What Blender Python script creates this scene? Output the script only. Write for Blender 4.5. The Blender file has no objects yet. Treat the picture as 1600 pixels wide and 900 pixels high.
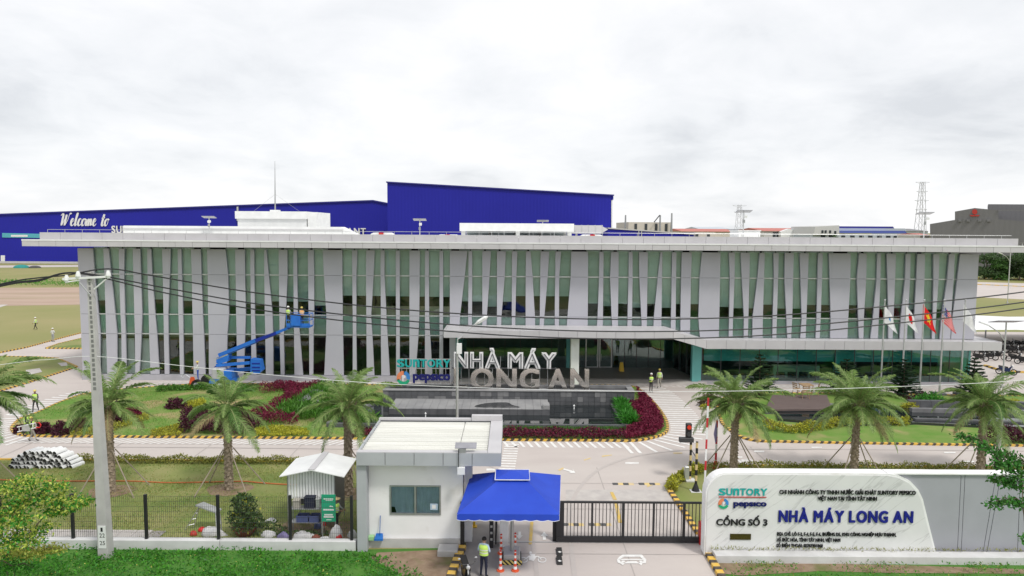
import bpy, math, random
import numpy as np
from mathutils import Vector, Matrix, Euler
random.seed(7); rng = np.random.default_rng(7)
S = bpy.context.scene; COL = S.collection
R = math.radians
# ------------------------------------------------------------------ camera
H, FPX, PITCH, ROLL = 14.5, 1130.0, math.atan((450-357)/1130.0), 0.0065
fw = Vector((0, math.cos(PITCH), -math.sin(PITCH))); u0 = Vector((0, math.sin(PITCH), math.cos(PITCH)))
rt = Vector((1, 0, 0))*math.cos(ROLL)+u0*math.sin(ROLL); up = u0*math.cos(ROLL)-Vector((1, 0, 0))*math.sin(ROLL)
cd = bpy.data.cameras.new('camera'); cam = bpy.data.objects.new('camera', cd); COL.objects.link(cam)
cam.matrix_world = Matrix(((rt.x, up.x, -fw.x, 0), (rt.y, up.y, -fw.y, 0), (rt.z, up.z, -fw.z, H), (0, 0, 0, 1)))
cd.sensor_width = 36; cd.lens = FPX/1600*36; cd.clip_end = 6000; cd.clip_start = .5
S.camera = cam
# ------------------------------------------------------------------ world, sun, exposure
SUN_EL, SUN_AZ = R(56), R(140)
w = bpy.data.worlds.new('World'); S.world = w; w.use_nodes = True
nt = w.node_tree; nt.nodes.clear()
def wn(t): return nt.nodes.new(t)
out = wn('ShaderNodeOutputWorld'); bg = wn('ShaderNodeBackground'); bg.inputs[1].default_value = 0.1
sky = wn('ShaderNodeTexSky'); sky.sky_type = 'NISHITA'; sky.sun_disc = False
sky.sun_elevation = SUN_EL; sky.sun_rotation = SUN_AZ
tc = wn('ShaderNodeTexCoord'); sep = wn('ShaderNodeSeparateXYZ'); nt.links.new(tc.outputs['Generated'], sep.inputs[0])
def wmath(op, a, b=None):
    n = wn('ShaderNodeMath'); n.operation = op
    for i, x in enumerate((a, b)):
        if x is None: continue
        if isinstance(x, (int, float)): n.inputs[i].default_value = x
        else: nt.links.new(x, n.inputs[i])
    return n.outputs[0]
zz = wmath('ADD', wmath('MAXIMUM', sep.outputs[2], 0.0), 0.26)
cmb = wn('ShaderNodeCombineXYZ')
nt.links.new(wmath('DIVIDE', sep.outputs[0], zz), cmb.inputs[0]); nt.links.new(wmath('DIVIDE', sep.outputs[1], zz), cmb.inputs[1])
def wnoise(scale, det, rough, dist):
    n = wn('ShaderNodeTexNoise'); n.inputs['Scale'].default_value = scale; n.inputs['Detail'].default_value = det
    n.inputs['Roughness'].default_value = rough; n.inputs['Distortion'].default_value = dist
    nt.links.new(cmb.outputs[0], n.inputs['Vector']); return n.outputs[0]
n1 = wnoise(0.75, 9, .54, .35); n2 = wnoise(2.6, 8, .58, .4)
mixn = wmath('ADD', wmath('MULTIPLY', n1, .7), wmath('MULTIPLY', n2, .3))
ramp = wn('ShaderNodeValToRGB'); nt.links.new(mixn, ramp.inputs[0])
cr = ramp.color_ramp; cr.elements[0].position = .36; cr.elements[0].color = (.56, .575, .60, 1)
cr.elements[1].position = .545; cr.elements[1].color = (.77, .77, .78, 1)
e = cr.elements.new(.45); e.color = (.685, .695, .712, 1)
mul = wn('ShaderNodeMix'); mul.data_type = 'RGBA'; mul.blend_type = 'MULTIPLY'; mul.inputs[0].default_value = 1
nt.links.new(ramp.outputs[0], mul.inputs[6]); mul.inputs[7].default_value = (9.6, 9.6, 9.6, 1)
mx = wn('ShaderNodeMix'); mx.data_type = 'RGBA'; mx.inputs[0].default_value = .94
nt.links.new(sky.outputs[0], mx.inputs[6]); nt.links.new(mul.outputs[2], mx.inputs[7])
nt.links.new(mx.outputs[2], bg.inputs[0]); nt.links.new(bg.outputs[0], out.inputs[0])
sd = bpy.data.lights.new('sun', 'SUN'); sd.energy = 1.5; sd.angle = R(10); sd.color = (1, .96, .9)
sun = bpy.data.objects.new('sun', sd); COL.objects.link(sun)
# sun_rotation is measured from +Y towards +X (azimuth 140: behind the camera, to the right)
sv = Vector((math.sin(SUN_AZ)*math.cos(SUN_EL), math.cos(SUN_AZ)*math.cos(SUN_EL), math.sin(SUN_EL)))
sun.rotation_euler = sv.to_track_quat('Z', 'Y').to_euler()
S.view_settings.view_transform = 'Standard'; S.view_settings.look = 'None'; S.view_settings.gamma = 1
S.view_settings.use_curve_mapping = False; S.view_settings.exposure = 0.50
S.cycles.max_bounces = 8; S.cycles.transparent_max_bounces = 16
# ------------------------------------------------------------------ where a point of the place lies
def ray(px, py): return rt*((px-800)/FPX)+up*((450-py)/FPX)+fw
def G(px, py, z=0.0):                      # on the level z
    d = ray(px, py); t = (z-H)/d.z; return Vector((d.x*t, d.y*t, z))
def F(px, py, Y):                          # on the upright plane at distance Y
    d = ray(px, py); t = Y/d.y; return Vector((d.x*t, Y, H+d.z*t))
def G2(px, py, z=0.0): p = G(px, py, z); return (p.x, p.y)
# ------------------------------------------------------------------ materials
M = {}
def mat(name, c, c2=None, scale=3.0, rough=.6, metal=0, bump=0, bscale=60, spec=.4, lo=.35, hi=.65, det=6, dist=0, stretch=None, c3=None, s3=.5):
    m = bpy.data.materials.new(name); m.use_nodes = True; t = m.node_tree; b = t.nodes['Principled BSDF']
    b.inputs['Base Color'].default_value = (*c, 1); b.inputs['Roughness'].default_value = rough
    b.inputs['Metallic'].default_value = metal; b.inputs['Specular IOR Level'].default_value = spec
    tcn = t.nodes.new('ShaderNodeTexCoord'); vec = tcn.outputs['Object']
    if stretch:
        mp = t.nodes.new('ShaderNodeMapping'); mp.inputs['Scale'].default_value = stretch; t.links.new(vec, mp.inputs[0]); vec = mp.outputs[0]
    def noise(s, d=6, ds=0):
        n = t.nodes.new('ShaderNodeTexNoise'); n.inputs['Scale'].default_value = s; n.inputs['Detail'].default_value = d
        n.inputs['Distortion'].default_value = ds; t.links.new(vec, n.inputs['Vector']); return n.outputs[0]
    def rmp(src, a, bb, lo, hi):
        r = t.nodes.new('ShaderNodeMapRange'); r.inputs[1].default_value = lo; r.inputs[2].default_value = hi; t.links.new(src, r.inputs[0])
        x = t.nodes.new('ShaderNodeMix'); x.data_type = 'RGBA'; t.links.new(r.outputs[0], x.inputs[0])
        for k, q in ((6, a), (7, bb)):
            if isinstance(q, tuple): x.inputs[k].default_value = (*q, 1)
            else: t.links.new(q, x.inputs[k])
        return x.outputs[2]
    if c2 is None: c2 = tuple(v*.86 for v in c)
    col = rmp(noise(scale, det, dist), c, c2, lo, hi)
    if c3: col = rmp(noise(s3, 5, .4), col, c3, .52, .68)
    t.links.new(col, b.inputs['Base Color'])
    if bump:
        bn = t.nodes.new('ShaderNodeBump'); bn.inputs['Strength'].default_value = bump; bn.inputs['Distance'].default_value = .02
        t.links.new(noise(bscale, 4), bn.inputs['Height']); t.links.new(bn.outputs[0], b.inputs['Normal'])
    M[name] = m; return m
def leafmat(name, c, rough=.55, trans=.25):
    m = bpy.data.materials.new(name); m.use_nodes = True; t = m.node_tree; b = t.nodes['Principled BSDF']; o = t.nodes['Material Output']
    geo = t.nodes.new('ShaderNodeNewGeometry'); hs = t.nodes.new('ShaderNodeHueSaturation'); hs.inputs['Color'].default_value = (*c, 1)
    r = t.nodes.new('ShaderNodeMapRange'); r.inputs[3].default_value = .6; r.inputs[4].default_value = 1.5
    t.links.new(geo.outputs['Random Per Island'], r.inputs[0]); t.links.new(r.outputs[0], hs.inputs['Value'])
    t.links.new(hs.outputs[0], b.inputs['Base Color']); b.inputs['Roughness'].default_value = rough; b.inputs['Specular IOR Level'].default_value = .3
    tr = t.nodes.new('ShaderNodeBsdfTranslucent'); t.links.new(hs.outputs[0], tr.inputs[0])
    ms = t.nodes.new('ShaderNodeMixShader'); ms.inputs[0].default_value = trans
    t.links.new(b.outputs[0], ms.inputs[1]); t.links.new(tr.outputs[0], ms.inputs[2]); t.links.new(ms.outputs[0], o.inputs[0])
    M[name] = m; return m
def glassmat(name, tint, refl=1.0, ior=1.55):
    m = bpy.data.materials.new(name); m.use_nodes = True; t = m.node_tree; t.nodes.remove(t.nodes['Principled BSDF']); o = t.nodes['Material Output']
    fr = t.nodes.new('ShaderNodeFresnel'); fr.inputs[0].default_value = ior
    mu = t.nodes.new('ShaderNodeMath'); mu.operation = 'MULTIPLY'; mu.inputs[1].default_value = refl; mu.use_clamp = True; t.links.new(fr.outputs[0], mu.inputs[0])
    tr = t.nodes.new('ShaderNodeBsdfTransparent'); tr.inputs[0].default_value = (*tint, 1)
    gl = t.nodes.new('ShaderNodeBsdfGlossy'); gl.inputs['Roughness'].default_value = .015; gl.inputs[0].default_value = (.9, .95, .95, 1)
    tcn = t.nodes.new('ShaderNodeTexCoord'); n = t.nodes.new('ShaderNodeTexNoise'); n.inputs['Scale'].default_value = .35; n.inputs['Detail'].default_value = 2
    t.links.new(tcn.outputs['Object'], n.inputs['Vector']); bn = t.nodes.new('ShaderNodeBump'); bn.inputs['Strength'].default_value = .3; bn.inputs['Distance'].default_value = .06
    t.links.new(n.outputs[0], bn.inputs['Height']); t.links.new(bn.outputs[0], gl.inputs['Normal'])
    ms = t.nodes.new('ShaderNodeMixShader'); t.links.new(mu.outputs[0], ms.inputs[0]); t.links.new(tr.outputs[0], ms.inputs[1]); t.links.new(gl.outputs[0], ms.inputs[2])
    t.links.new(ms.outputs[0], o.inputs[0]); M[name] = m; return m
def stripemat(name, ca, cb, period, duty, axis='X', slant=0.0, rough=.6):    # painted bands along a UV-free local axis
    m = mat(name, ca, rough=rough); t = m.node_tree; b = t.nodes['Principled BSDF']
    tcn = t.nodes.new('ShaderNodeTexCoord'); sp = t.nodes.new('ShaderNodeSeparateXYZ'); t.links.new(tcn.outputs['Object'], sp.inputs[0])
    def mm(op, a, bb):
        n = t.nodes.new('ShaderNodeMath'); n.operation = op
        for i, x in enumerate((a, bb)):
            if isinstance(x, (int, float)): n.inputs[i].default_value = x
            else: t.links.new(x, n.inputs[i])
        return n.outputs[0]
    a = {'X': 0, 'Y': 1, 'Z': 2}[axis]; s = mm('ADD', sp.outputs[a], mm('MULTIPLY', sp.outputs[2 if a != 2 else 0], slant))
    g = mm('LESS_THAN', mm('FRACT', mm('DIVIDE', s, period), 0.0), duty)
    x = t.nodes.new('ShaderNodeMix'); x.data_type = 'RGBA'; t.links.new(g, x.inputs[0])
    old = b.inputs['Base Color'].links[0].from_socket; x.inputs[6].default_value = (*cb, 1); t.links.new(old, x.inputs[7]); t.links.new(x.outputs[2], b.inputs['Base Color'])
    return m
mat('field', (.235, .235, .085), (.29, .26, .115), .06, .95, bump=.3, bscale=8, c3=(.16, .20, .06), s3=.02)
mat('bare_earth', (.36, .26, .20), (.44, .33, .26), .12, .95, bump=.3, bscale=6, c3=(.30, .26, .15), s3=.05, stretch=(.4, 1.6, 1))
mat('lawn', (.20, .24, .065), (.26, .255, .10), .5, .95, bump=.6, bscale=25, c3=(.13, .19, .045), s3=.17)
mat('lush_lawn', (.11, .23, .03), (.18, .25, .06), .7, .95, bump=.6, bscale=25, c3=(.34, .27, .13), s3=.30)
mat('verge', (.05, .16, .02), (.08, .20, .03), 1.2, .95, bump=.8, bscale=14)
mat('soil', (.22, .15, .10), (.30, .22, .15), 2.2, .95, bump=.5, bscale=18, c3=(.14, .15, .05), s3=.7)
mat('concrete_road', (.53, .48, .45), (.48, .43, .405), .35, .8, bump=.12, bscale=80, c3=(.53, .49, .46), s3=.08, stretch=(.5, 1.4, 1))
mat('paving', (.52, .49, .46), (.43, .40, .385), 1.5, .8, bump=.1)
mat('dark_paving', (.27, .25, .24), (.33, .31, .29), 1.2, .8, bump=.1)
mat('marking', (.80, .80, .78), (.68, .67, .65), 4, .7)
mat('marking_yellow', (.62, .42, .08), (.55, .42, .20), 3, .7)
mat('worn_yellow', (.66, .50, .20), (.58, .47, .30), 2, .8)
mat('rubber', (.03, .03, .03), rough=.8); mat('rubber_grey', (.10, .10, .10), rough=.8)
mat('cladding', (.455, .455, .505), (.425, .425, .475), .5, .45, spec=.5, lo=.3, hi=.7)
mat('cladding_side', (.50, .50, .54), rough=.5)
mat('fascia', (.54, .53, .545), (.50, .49, .505), .8, .45, spec=.5)
mat('white_wall', (.84, .84, .84), (.79, .79, .79), .8, .7, bump=.06, bscale=30, c3=(.72, .71, .69), s3=.9)
mat('white_metal', (.80, .81, .81), (.73, .74, .74), 1.5, .45)
mat('white_roof', (.80, .80, .76), (.70, .70, .66), .9, .5, stretch=(.2, 3, 1))
mat('grey_wall', (.375, .38, .42), (.345, .35, .385), .7, .6, bump=.05)
mat('grey_column', (.42, .44, .46), (.37, .39, .41), 1.0, .6)
mat('plinth', (.40, .40, .43), (.34, .34, .36), 1.2, .6)
mat('silver', (.62, .63, .64), rough=.35, metal=.6); mat('steel', (.45, .46, .47), rough=.4, metal=.7)
mat('chrome', (.86, .82, .78), (.78, .74, .70), 2, .22, metal=.92)
mat('black_metal', (.025, .025, .028), rough=.45); mat('dark_metal', (.06, .06, .065), rough=.5)
mat('spandrel', (.50, .61, .58), (.42, .54, .51), .5, .3); mat('blind', (.58, .68, .65), (.50, .61, .58), .35, .7, stretch=(.3, 1, 2.5))
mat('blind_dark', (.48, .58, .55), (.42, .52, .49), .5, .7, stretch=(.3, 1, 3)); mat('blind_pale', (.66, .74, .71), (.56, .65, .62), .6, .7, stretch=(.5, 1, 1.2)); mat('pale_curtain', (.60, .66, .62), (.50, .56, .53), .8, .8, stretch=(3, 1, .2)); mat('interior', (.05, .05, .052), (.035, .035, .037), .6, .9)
mat('lobby_back', (.10, .17, .17), (.07, .12, .12), .8, .7); mat('interior_floor', (.18, .17, .16), rough=.5); mat('tan_wall', (.42, .36, .28), (.36, .31, .25), .5, .8)
mat('interior_teal', (.16, .46, .44), (.13, .40, .38), .6, .6)
glassmat('glass', (.91, .965, .945), 1.15); glassmat('lobby_glass', (.70, .86, .84), 2.4); glassmat('teal_glass', (.70, .92, .90), 1.4)
glassmat('clear_glass', (.80, .86, .88), .9)
mat('slate', (.085, .088, .095), (.12, .122, .13), 1.3, .45, bump=.15, bscale=25); mat('slate_light', (.22, .22, .225), (.16, .16, .165), 1.2, .5, bump=.1)
mat('slate_top', (.30, .30, .30), (.24, .24, .245), .9, .6)
mat('wet_slate', (.05, .052, .055), rough=.15)
mat('water', (.012, .016, .018), (.02, .024, .026), .4, .015, spec=1.0, bump=.012, bscale=2.2); M['water'].node_tree.nodes['Principled BSDF'].inputs['IOR'].default_value = 1.6
mat('blue_sheet', (.018, .020, .30), (.016, .018, .27), .05, .5, spec=.2)
mat('blue_trim', (.03, .03, .24), rough=.6); mat('teal_band', (.10, .42, .50), rough=.6); mat('letter_white', (.80, .80, .80), rough=.5)
mat('letter_dark', (.16, .16, .17), rough=.5)
mat('factory_grey', (.13, .13, .14), (.15, .15, .16), .05, .6); mat('factory_grey_light', (.20, .20, .21), rough=.6)
mat('red_roof', (.50, .17, .14), rough=.7); mat('cream', (.62, .58, .52), (.57, .53, .48), .2, .8); mat('pale_block', (.60, .60, .60), rough=.8)
mat('blue_roof', (.10, .14, .45), rough=.6); mat('pale_blue_wall', (.50, .55, .60), rough=.8); mat('red_paint', (.50, .04, .03), rough=.5)
mat('window_dark', (.05, .06, .07), rough=.2)
mat('tent_blue', (.013, .06, .50), (.011, .05, .45), 1.2, .6, bump=.35, bscale=2.6); mat('piping_white', (.7, .72, .78), rough=.6)
mat('concrete_pole', (.50, .49, .48), (.43, .42, .415), 1.6, .85, bump=.2, bscale=40)
mat('white_concrete', (.66, .66, .66), (.55, .55, .55), 1.1, .8, bump=.15, bscale=25); mat('hole_shade', (.2, .2, .2))
mat('trunk', (.36, .29, .22), (.20, .16, .12), 9, .95, bump=1, bscale=22); mat('bark', (.17, .13, .09), (.10, .08, .06), 6, .95, bump=.6)
mat('stake', (.36, .30, .24), (.28, .24, .19), 6, .9); mat('timber', (.38, .26, .15), (.30, .20, .11), 5, .7); mat('deck', (.115, .085, .08), (.145, .11, .10), 3, .8, stretch=(.3, 6, 1))
leafmat('dead_leaf', (.30, .23, .12), .7, .2); leafmat('palm_leaf', (.235, .35, .11), .5, .4); leafmat('palm_leaf_dark', (.12, .23, .06), .5, .35); leafmat('rachis', (.24, .27, .11), .5, .1)
leafmat('burgundy', (.16, .014, .042), .6, .2); leafmat('dark_burgundy', (.070, .016, .030), .6, .15); leafmat('yellow_leaf', (.40, .40, .04), .6, .3)
leafmat('hedge_leaf', (.24, .25, .055), .6, .25); leafmat('lily', (.075, .20, .025), .5, .3); leafmat('weed', (.07, .26, .022), .5, .35)
leafmat('pine', (.022, .055, .022), .6, .1); leafmat('tree_leaf', (.06, .14, .03), .5, .25); leafmat('tree_leaf_yellow', (.42, .48, .09), .5, .35); leafmat('far_leaf', (.055, .10, .035), .7, .2)
leafmat('pot_leaf', (.06, .11, .03), .5, .2); leafmat('brown_leaf', (.10, .08, .04), .6, .2); leafmat('bright_leaf', (.05, .22, .025), .5, .3); leafmat('branch_leaf', (.05, .20, .03), .45, .3)
leafmat('tuft_yellow', (.46, .45, .10), .6, .3)
mat('hivis', (.55, .80, .16), (.50, .72, .14), 8, .8); mat('reflective', (.72, .74, .66), rough=.5); mat('hivis_orange', (.85, .45, .18), rough=.8)
mat('skin', (.38, .22, .15), rough=.6); mat('navy', (.018, .022, .045), rough=.9); mat('shirt_grey', (.34, .36, .38), rough=.9); mat('shirt_blue', (.42, .54, .66), rough=.9)
mat('shirt_white', (.62, .63, .60), rough=.9); mat('trouser_dark', (.04, .037, .038), rough=.9); mat('trouser_khaki', (.40, .38, .33), rough=.9); mat('shirt_dark', (.05, .05, .055), rough=.9)
mat('shoe', (.02, .02, .02), rough=.6); mat('helmet_white', (.80, .80, .78), rough=.3); mat('helmet_yellow', (.72, .58, .14), rough=.35); mat('hair', (.015, .013, .012), rough=.7); mat('straw', (.62, .48, .25), rough=.9); mat('overall_blue', (.04, .09, .40), rough=.9)
mat('lift_blue', (.02, .17, .62), (.017, .14, .55), 2, .4, spec=.5); mat('lift_blue_dark', (.01, .03, .30), rough=.4); mat('lift_grey', (.5, .5, .52), rough=.5)
mat('orange', (.80, .13, .04), rough=.5); mat('orange_cord', (.60, .17, .06), rough=.7); mat('red', (.60, .02, .02), rough=.4); mat('yellow', (.75, .48, .03), rough=.5); mat('sack_white', (.62, .62, .62), (.52, .52, .54), 6, .8, bump=.3); mat('sack_purple', (.25, .22, .42), rough=.8)
mat('green_sign', (.02, .36, .20), (.02, .33, .18), 2, .5); mat('terracotta', (.24, .07, .045), rough=.7); mat('blue_plastic', (.01, .13, .45), rough=.4); mat('green_plastic', (.35, .62, .30), rough=.5); mat('crate_blue', (.07, .09, .22), rough=.6)
mat('teal_text', (.02, .42, .40), rough=.4); mat('navy_text', (.012, .015, .14), rough=.4); mat('royal_text', (.015, .02, .26), rough=.4); mat('black_text', (.02, .02, .022), rough=.5); mat('logo_orange', (.78, .26, .12), rough=.5); mat('logo_blue', (.05, .25, .62), rough=.5); mat('logo_green', (.02, .40, .20), rough=.5); mat('plaque', (.10, .08, .02), (.07, .055, .015), 20, .35, metal=.5)
mat('flag_red', (.72, .012, .012), rough=.8); mat('flag_yellow', (.85, .62, .03), rough=.8); mat('flag_white', (.78, .78, .80), rough=.8); mat('flag_blue', (.03, .04, .22), rough=.8); mat('lens_red', (.7, .06, .03), rough=.2)
mat('bike_blue', (.02, .04, .12), rough=.25); mat('bike_black', (.02, .02, .022), rough=.3); mat('bike_red', (.25, .02, .02), rough=.3); mat('wheel_rubber', (.02, .02, .02), rough=.8)
mat('panel_pv', (.30, .30, .33), rough=.25); mat('teal_tarp', (.02, .25, .24), rough=.7)
# veined marble of the sign wall
def marble():
    m = mat('marble', (.74, .74, .745), (.68, .68, .69), .8, .35); t = m.node_tree; b = t.nodes['Principled BSDF']
    tcn = t.nodes.new('ShaderNodeTexCoord'); mp = t.nodes.new('ShaderNodeMapping'); mp.inputs['Rotation'].default_value = (0, R(40), 0); mp2 = t.nodes.new('ShaderNodeMapping'); mp2.inputs['Scale'].default_value = (.13, 1, 1.2)
    n = t.nodes.new('ShaderNodeTexNoise'); n.inputs['Scale'].default_value = 1.5; n.inputs['Detail'].default_value = 5; n.inputs['Distortion'].default_value = .35
    t.links.new(tcn.outputs['Object'], mp.inputs[0]); t.links.new(mp.outputs[0], mp2.inputs[0]); t.links.new(mp2.outputs[0], n.inputs['Vector'])
    r = t.nodes.new('ShaderNodeValToRGB'); t.links.new(n.outputs[0], r.inputs[0]); c = r.color_ramp
    c.elements[0].position = .465; c.elements[0].color = (0, 0, 0, 1); c.elements[1].position = .505; c.elements[1].color = (0, 0, 0, 1); e = c.elements.new(.487); e.color = (.42, .42, .42, 1)
    x = t.nodes.new('ShaderNodeMix'); x.data_type = 'RGBA'; t.links.new(r.outputs[0], x.inputs[0]); old = b.inputs['Base Color'].links[0].from_socket
    t.links.new(old, x.inputs[6]); x.inputs[7].default_value = (.36, .355, .36, 1); t.links.new(x.outputs[2], b.inputs['Base Color'])
marble()
stripemat('kerb_paint', (.78, .46, .035), (.035, .030, .028), .5, .55, 'X', .55)
stripemat('post_red_white', (.80, .80, .80), (.50, .03, .04), 1.0, .55, 'Z'); stripemat('post_yellow_black', (.72, .56, .28), (.02, .02, .02), .62, .5, 'Z')
stripemat('cone_paint', (.80, .09, .04), (.82, .82, .82), .24, .5, 'Z'); stripemat('block_paint', (.02, .02, .02), (.74, .60, .18), .2, .5, 'X', 1.0)
def sheetrib(name, c, period, axis=0, depth=.5):       # fine ribs of far sheet cladding
    m = mat(name, c, tuple(v*.93 for v in c), .08, .5, spec=.2); t = m.node_tree; b = t.nodes['Principled BSDF']
    tcn = t.nodes.new('ShaderNodeTexCoord'); wv = t.nodes.new('ShaderNodeTexWave'); wv.bands_direction = 'XYZ'[axis]; wv.inputs['Scale'].default_value = .314/period
    t.links.new(tcn.outputs['Object'], wv.inputs[0]); bn = t.nodes.new('ShaderNodeBump'); bn.inputs['Strength'].default_value = depth; bn.inputs['Distance'].default_value = .05
    t.links.new(wv.outputs[1], bn.inputs['Height']); t.links.new(bn.outputs[0], b.inputs['Normal']); return m
sheetrib('warehouse_blue', (.019, .021, .33), 1.1); sheetrib('factory_rib', (.19, .188, .195), 1.5)  # factory_rib grey is lifted: distance haze put into its colour
# ------------------------------------------------------------------ objects
def put(o, parent=None):
    COL.objects.link(o)
    if parent is not None:
        o.parent = parent
        if parent.type == 'EMPTY': o.matrix_parent_inverse = Matrix.Translation(-parent.location)
    return o
def tag(o, label, cat, group=None):
    o['label'] = label; o['category'] = cat
    if group: o['group'] = group
    return o
def T(name, label, cat, loc=(0, 0, 0), group=None):
    return tag(put(bpy.data.objects.new(name, None)), label, cat, group) if loc == (0, 0, 0) else _T(name, label, cat, loc, group)
def _T(name, label, cat, loc, group):
    o = bpy.data.objects.new(name, None); o.location = loc; COL.objects.link(o); return tag(o, label, cat, group)
def kind(o, k): o['kind'] = k; return o
class MB:
    def __init__(s): s.v = []; s.f = []; s.m = []
    def add(s, vs, fs, m=0):
        n = len(s.v); s.v += [tuple(p) for p in vs]; s.f += [tuple(i+n for i in f) for f in fs]; s.m += [m]*len(fs); return s
    def box(s, x0, x1, y0, y1, z0, z1, m=0):
        return s.add([(x0, y0, z0), (x1, y0, z0), (x1, y1, z0), (x0, y1, z0), (x0, y0, z1), (x1, y0, z1), (x1, y1, z1), (x0, y1, z1)],
                     [(0, 3, 2, 1), (4, 5, 6, 7), (0, 1, 5, 4), (1, 2, 6, 5), (2, 3, 7, 6), (3, 0, 4, 7)], m)
    def bev(s, x0, x1, y0, y1, z0, z1, b=.03, m=0):       # box with chamfered upright edges and top
        pts = [(x0+b, y0), (x1-b, y0), (x1, y0+b), (x1, y1-b), (x1-b, y1), (x0+b, y1), (x0, y1-b), (x0, y0+b)]
        cx, cy = (x0+x1)/2, (y0+y1)/2
        ins = [(x+(b if x < cx else -b)*.7, y+(b if y < cy else -b)*.7) for x, y in pts]
        vs = [(x, y, z0) for x, y in pts]+[(x, y, z1-b) for x, y in pts]+[(x, y, z1) for x, y in ins]
        fs = [tuple(range(7, -1, -1)), tuple(range(16, 24))]
        for k in (0, 8):
            for i in range(8): fs.append((k+i, k+(i+1) % 8, k+8+(i+1) % 8, k+8+i))
        return s.add(vs, fs, m)
    def ob(s, c, sx, sy, sz, rot=(0, 0, 0), m=0):
        E = Euler(rot).to_matrix(); c = Vector(c); q = []
        for z in (-1, 1):
            for x, y in ((-1, -1), (1, -1), (1, 1), (-1, 1)): q.append(c+E @ Vector((x*sx/2, y*sy/2, z*sz/2)))
        return s.add(q, [(0, 3, 2, 1), (4, 5, 6, 7), (0, 1, 5, 4), (1, 2, 6, 5), (2, 3, 7, 6), (3, 0, 4, 7)], m)
    def tube(s, pts, r, n=6, m=0, cap=True):
        pts = [Vector(p) for p in pts]; k = len(pts); rs = r if isinstance(r, (list, tuple)) else [r]*k; vs = []; fs = []
        a = None
        for i, p in enumerate(pts):
            d = (pts[min(i+1, k-1)]-pts[max(i-1, 0)]).normalized()
            if a is None: a = d.orthogonal().normalized()
            else: a = (a-d*a.dot(d)).normalized()
            b = d.cross(a)
            for j in range(n): t = 2*math.pi*j/n; vs.append(p+(a*math.cos(t)+b*math.sin(t))*rs[i])
        for i in range(k-1):
            for j in range(n): fs.append((i*n+j, i*n+(j+1) % n, (i+1)*n+(j+1) % n, (i+1)*n+j))
        if cap: fs += [tuple(range(n-1, -1, -1)), tuple(range((k-1)*n, k*n))]
        return s.add(vs, fs, m)
    def prism(s, pts, z0, z1, m=0):                        # plan outline, upright
        a = sum(p[0]*q[1]-q[0]*p[1] for p, q in zip(pts, pts[1:]+pts[:1]))
        if a < 0: pts = pts[::-1]
        n = len(pts); vs = [(x, y, z0) for x, y in pts]+[(x, y, z1) for x, y in pts]
        return s.add(vs, [tuple(range(n-1, -1, -1)), tuple(range(n, 2*n))]+[(i, (i+1) % n, n+(i+1) % n, n+i) for i in range(n)], m)
    def prismY(s, pts, y0, y1, m=0):                       # outline in X and Z, extruded along Y
        a = sum(p[0]*q[1]-q[0]*p[1] for p, q in zip(pts, pts[1:]+pts[:1]))
        if a < 0: pts = pts[::-1]
        n = len(pts); vs = [(x, y0, z) for x, z in pts]+[(x, y1, z) for x, z in pts]
        return s.add(vs, [tuple(range(n)), tuple(range(2*n-1, n-1, -1))]+[(i, n+i, n+(i+1) % n, (i+1) % n) for i in range(n)], m)
    def prismX(s, pts, x0, x1, m=0):                       # outline in Y and Z, extruded along X
        a = sum(p[0]*q[1]-q[0]*p[1] for p, q in zip(pts, pts[1:]+pts[:1]))
        if a < 0: pts = pts[::-1]
        n = len(pts); vs = [(x0, y, z) for y, z in pts]+[(x1, y, z) for y, z in pts]
        return s.add(vs, [tuple(range(n-1, -1, -1)), tuple(range(n, 2*n))]+[(i, (i+1) % n, n+(i+1) % n, n+i) for i in range(n)], m)
    def ell(s, c, rx, ry, rz, nu=10, nv=6, m=0, v0=-1.0):   # ellipsoid (from latitude v0)
        vs = []; fs = []; a0 = math.asin(v0)
        for i in range(nv+1):
            la = a0+(math.pi/2-a0)*i/nv
            for j in range(nu): t = 2*math.pi*j/nu; vs.append((c[0]+rx*math.cos(la)*math.cos(t), c[1]+ry*math.cos(la)*math.sin(t), c[2]+rz*math.sin(la)))
        for i in range(nv):
            for j in range(nu): fs.append((i*nu+j, i*nu+(j+1) % nu, (i+1)*nu+(j+1) % nu, (i+1)*nu+j))
        return s.add(vs, fs, m)
    def build(s, name, mats, parent=None, smooth=False):
        me = bpy.data.meshes.new(name); me.from_pydata(s.v, [], s.f)
        mats = [mats] if isinstance(mats, str) else mats
        for k in mats: me.materials.append(M[k])
        if len(mats) > 1: me.polygons.foreach_set('material_index', s.m)
        if smooth: me.polygons.foreach_set('use_smooth', [True]*len(s.f))
        me.update(); return put(bpy.data.objects.new(name, me), parent)
def setting(o): return kind(o, 'structure')
def sheet(name, pts, z, m, thick=None):
    b = MB()
    if thick: b.prism(pts, z-thick, z)
    else:
        a = sum(p[0]*q[1]-q[0]*p[1] for p, q in zip(pts, pts[1:]+pts[:1])); pts = pts if a > 0 else pts[::-1]
        b.add([(x, y, z) for x, y in pts], [tuple(range(len(pts)))])
    return setting(b.build(name, m))
def copy_tree(o, parent=None):
    c = o.copy(); COL.objects.link(c)
    if parent is not None: c.parent = parent; c.matrix_parent_inverse = o.matrix_parent_inverse.copy()
    for ch in list(o.children): copy_tree(ch, c)
    return c
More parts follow.
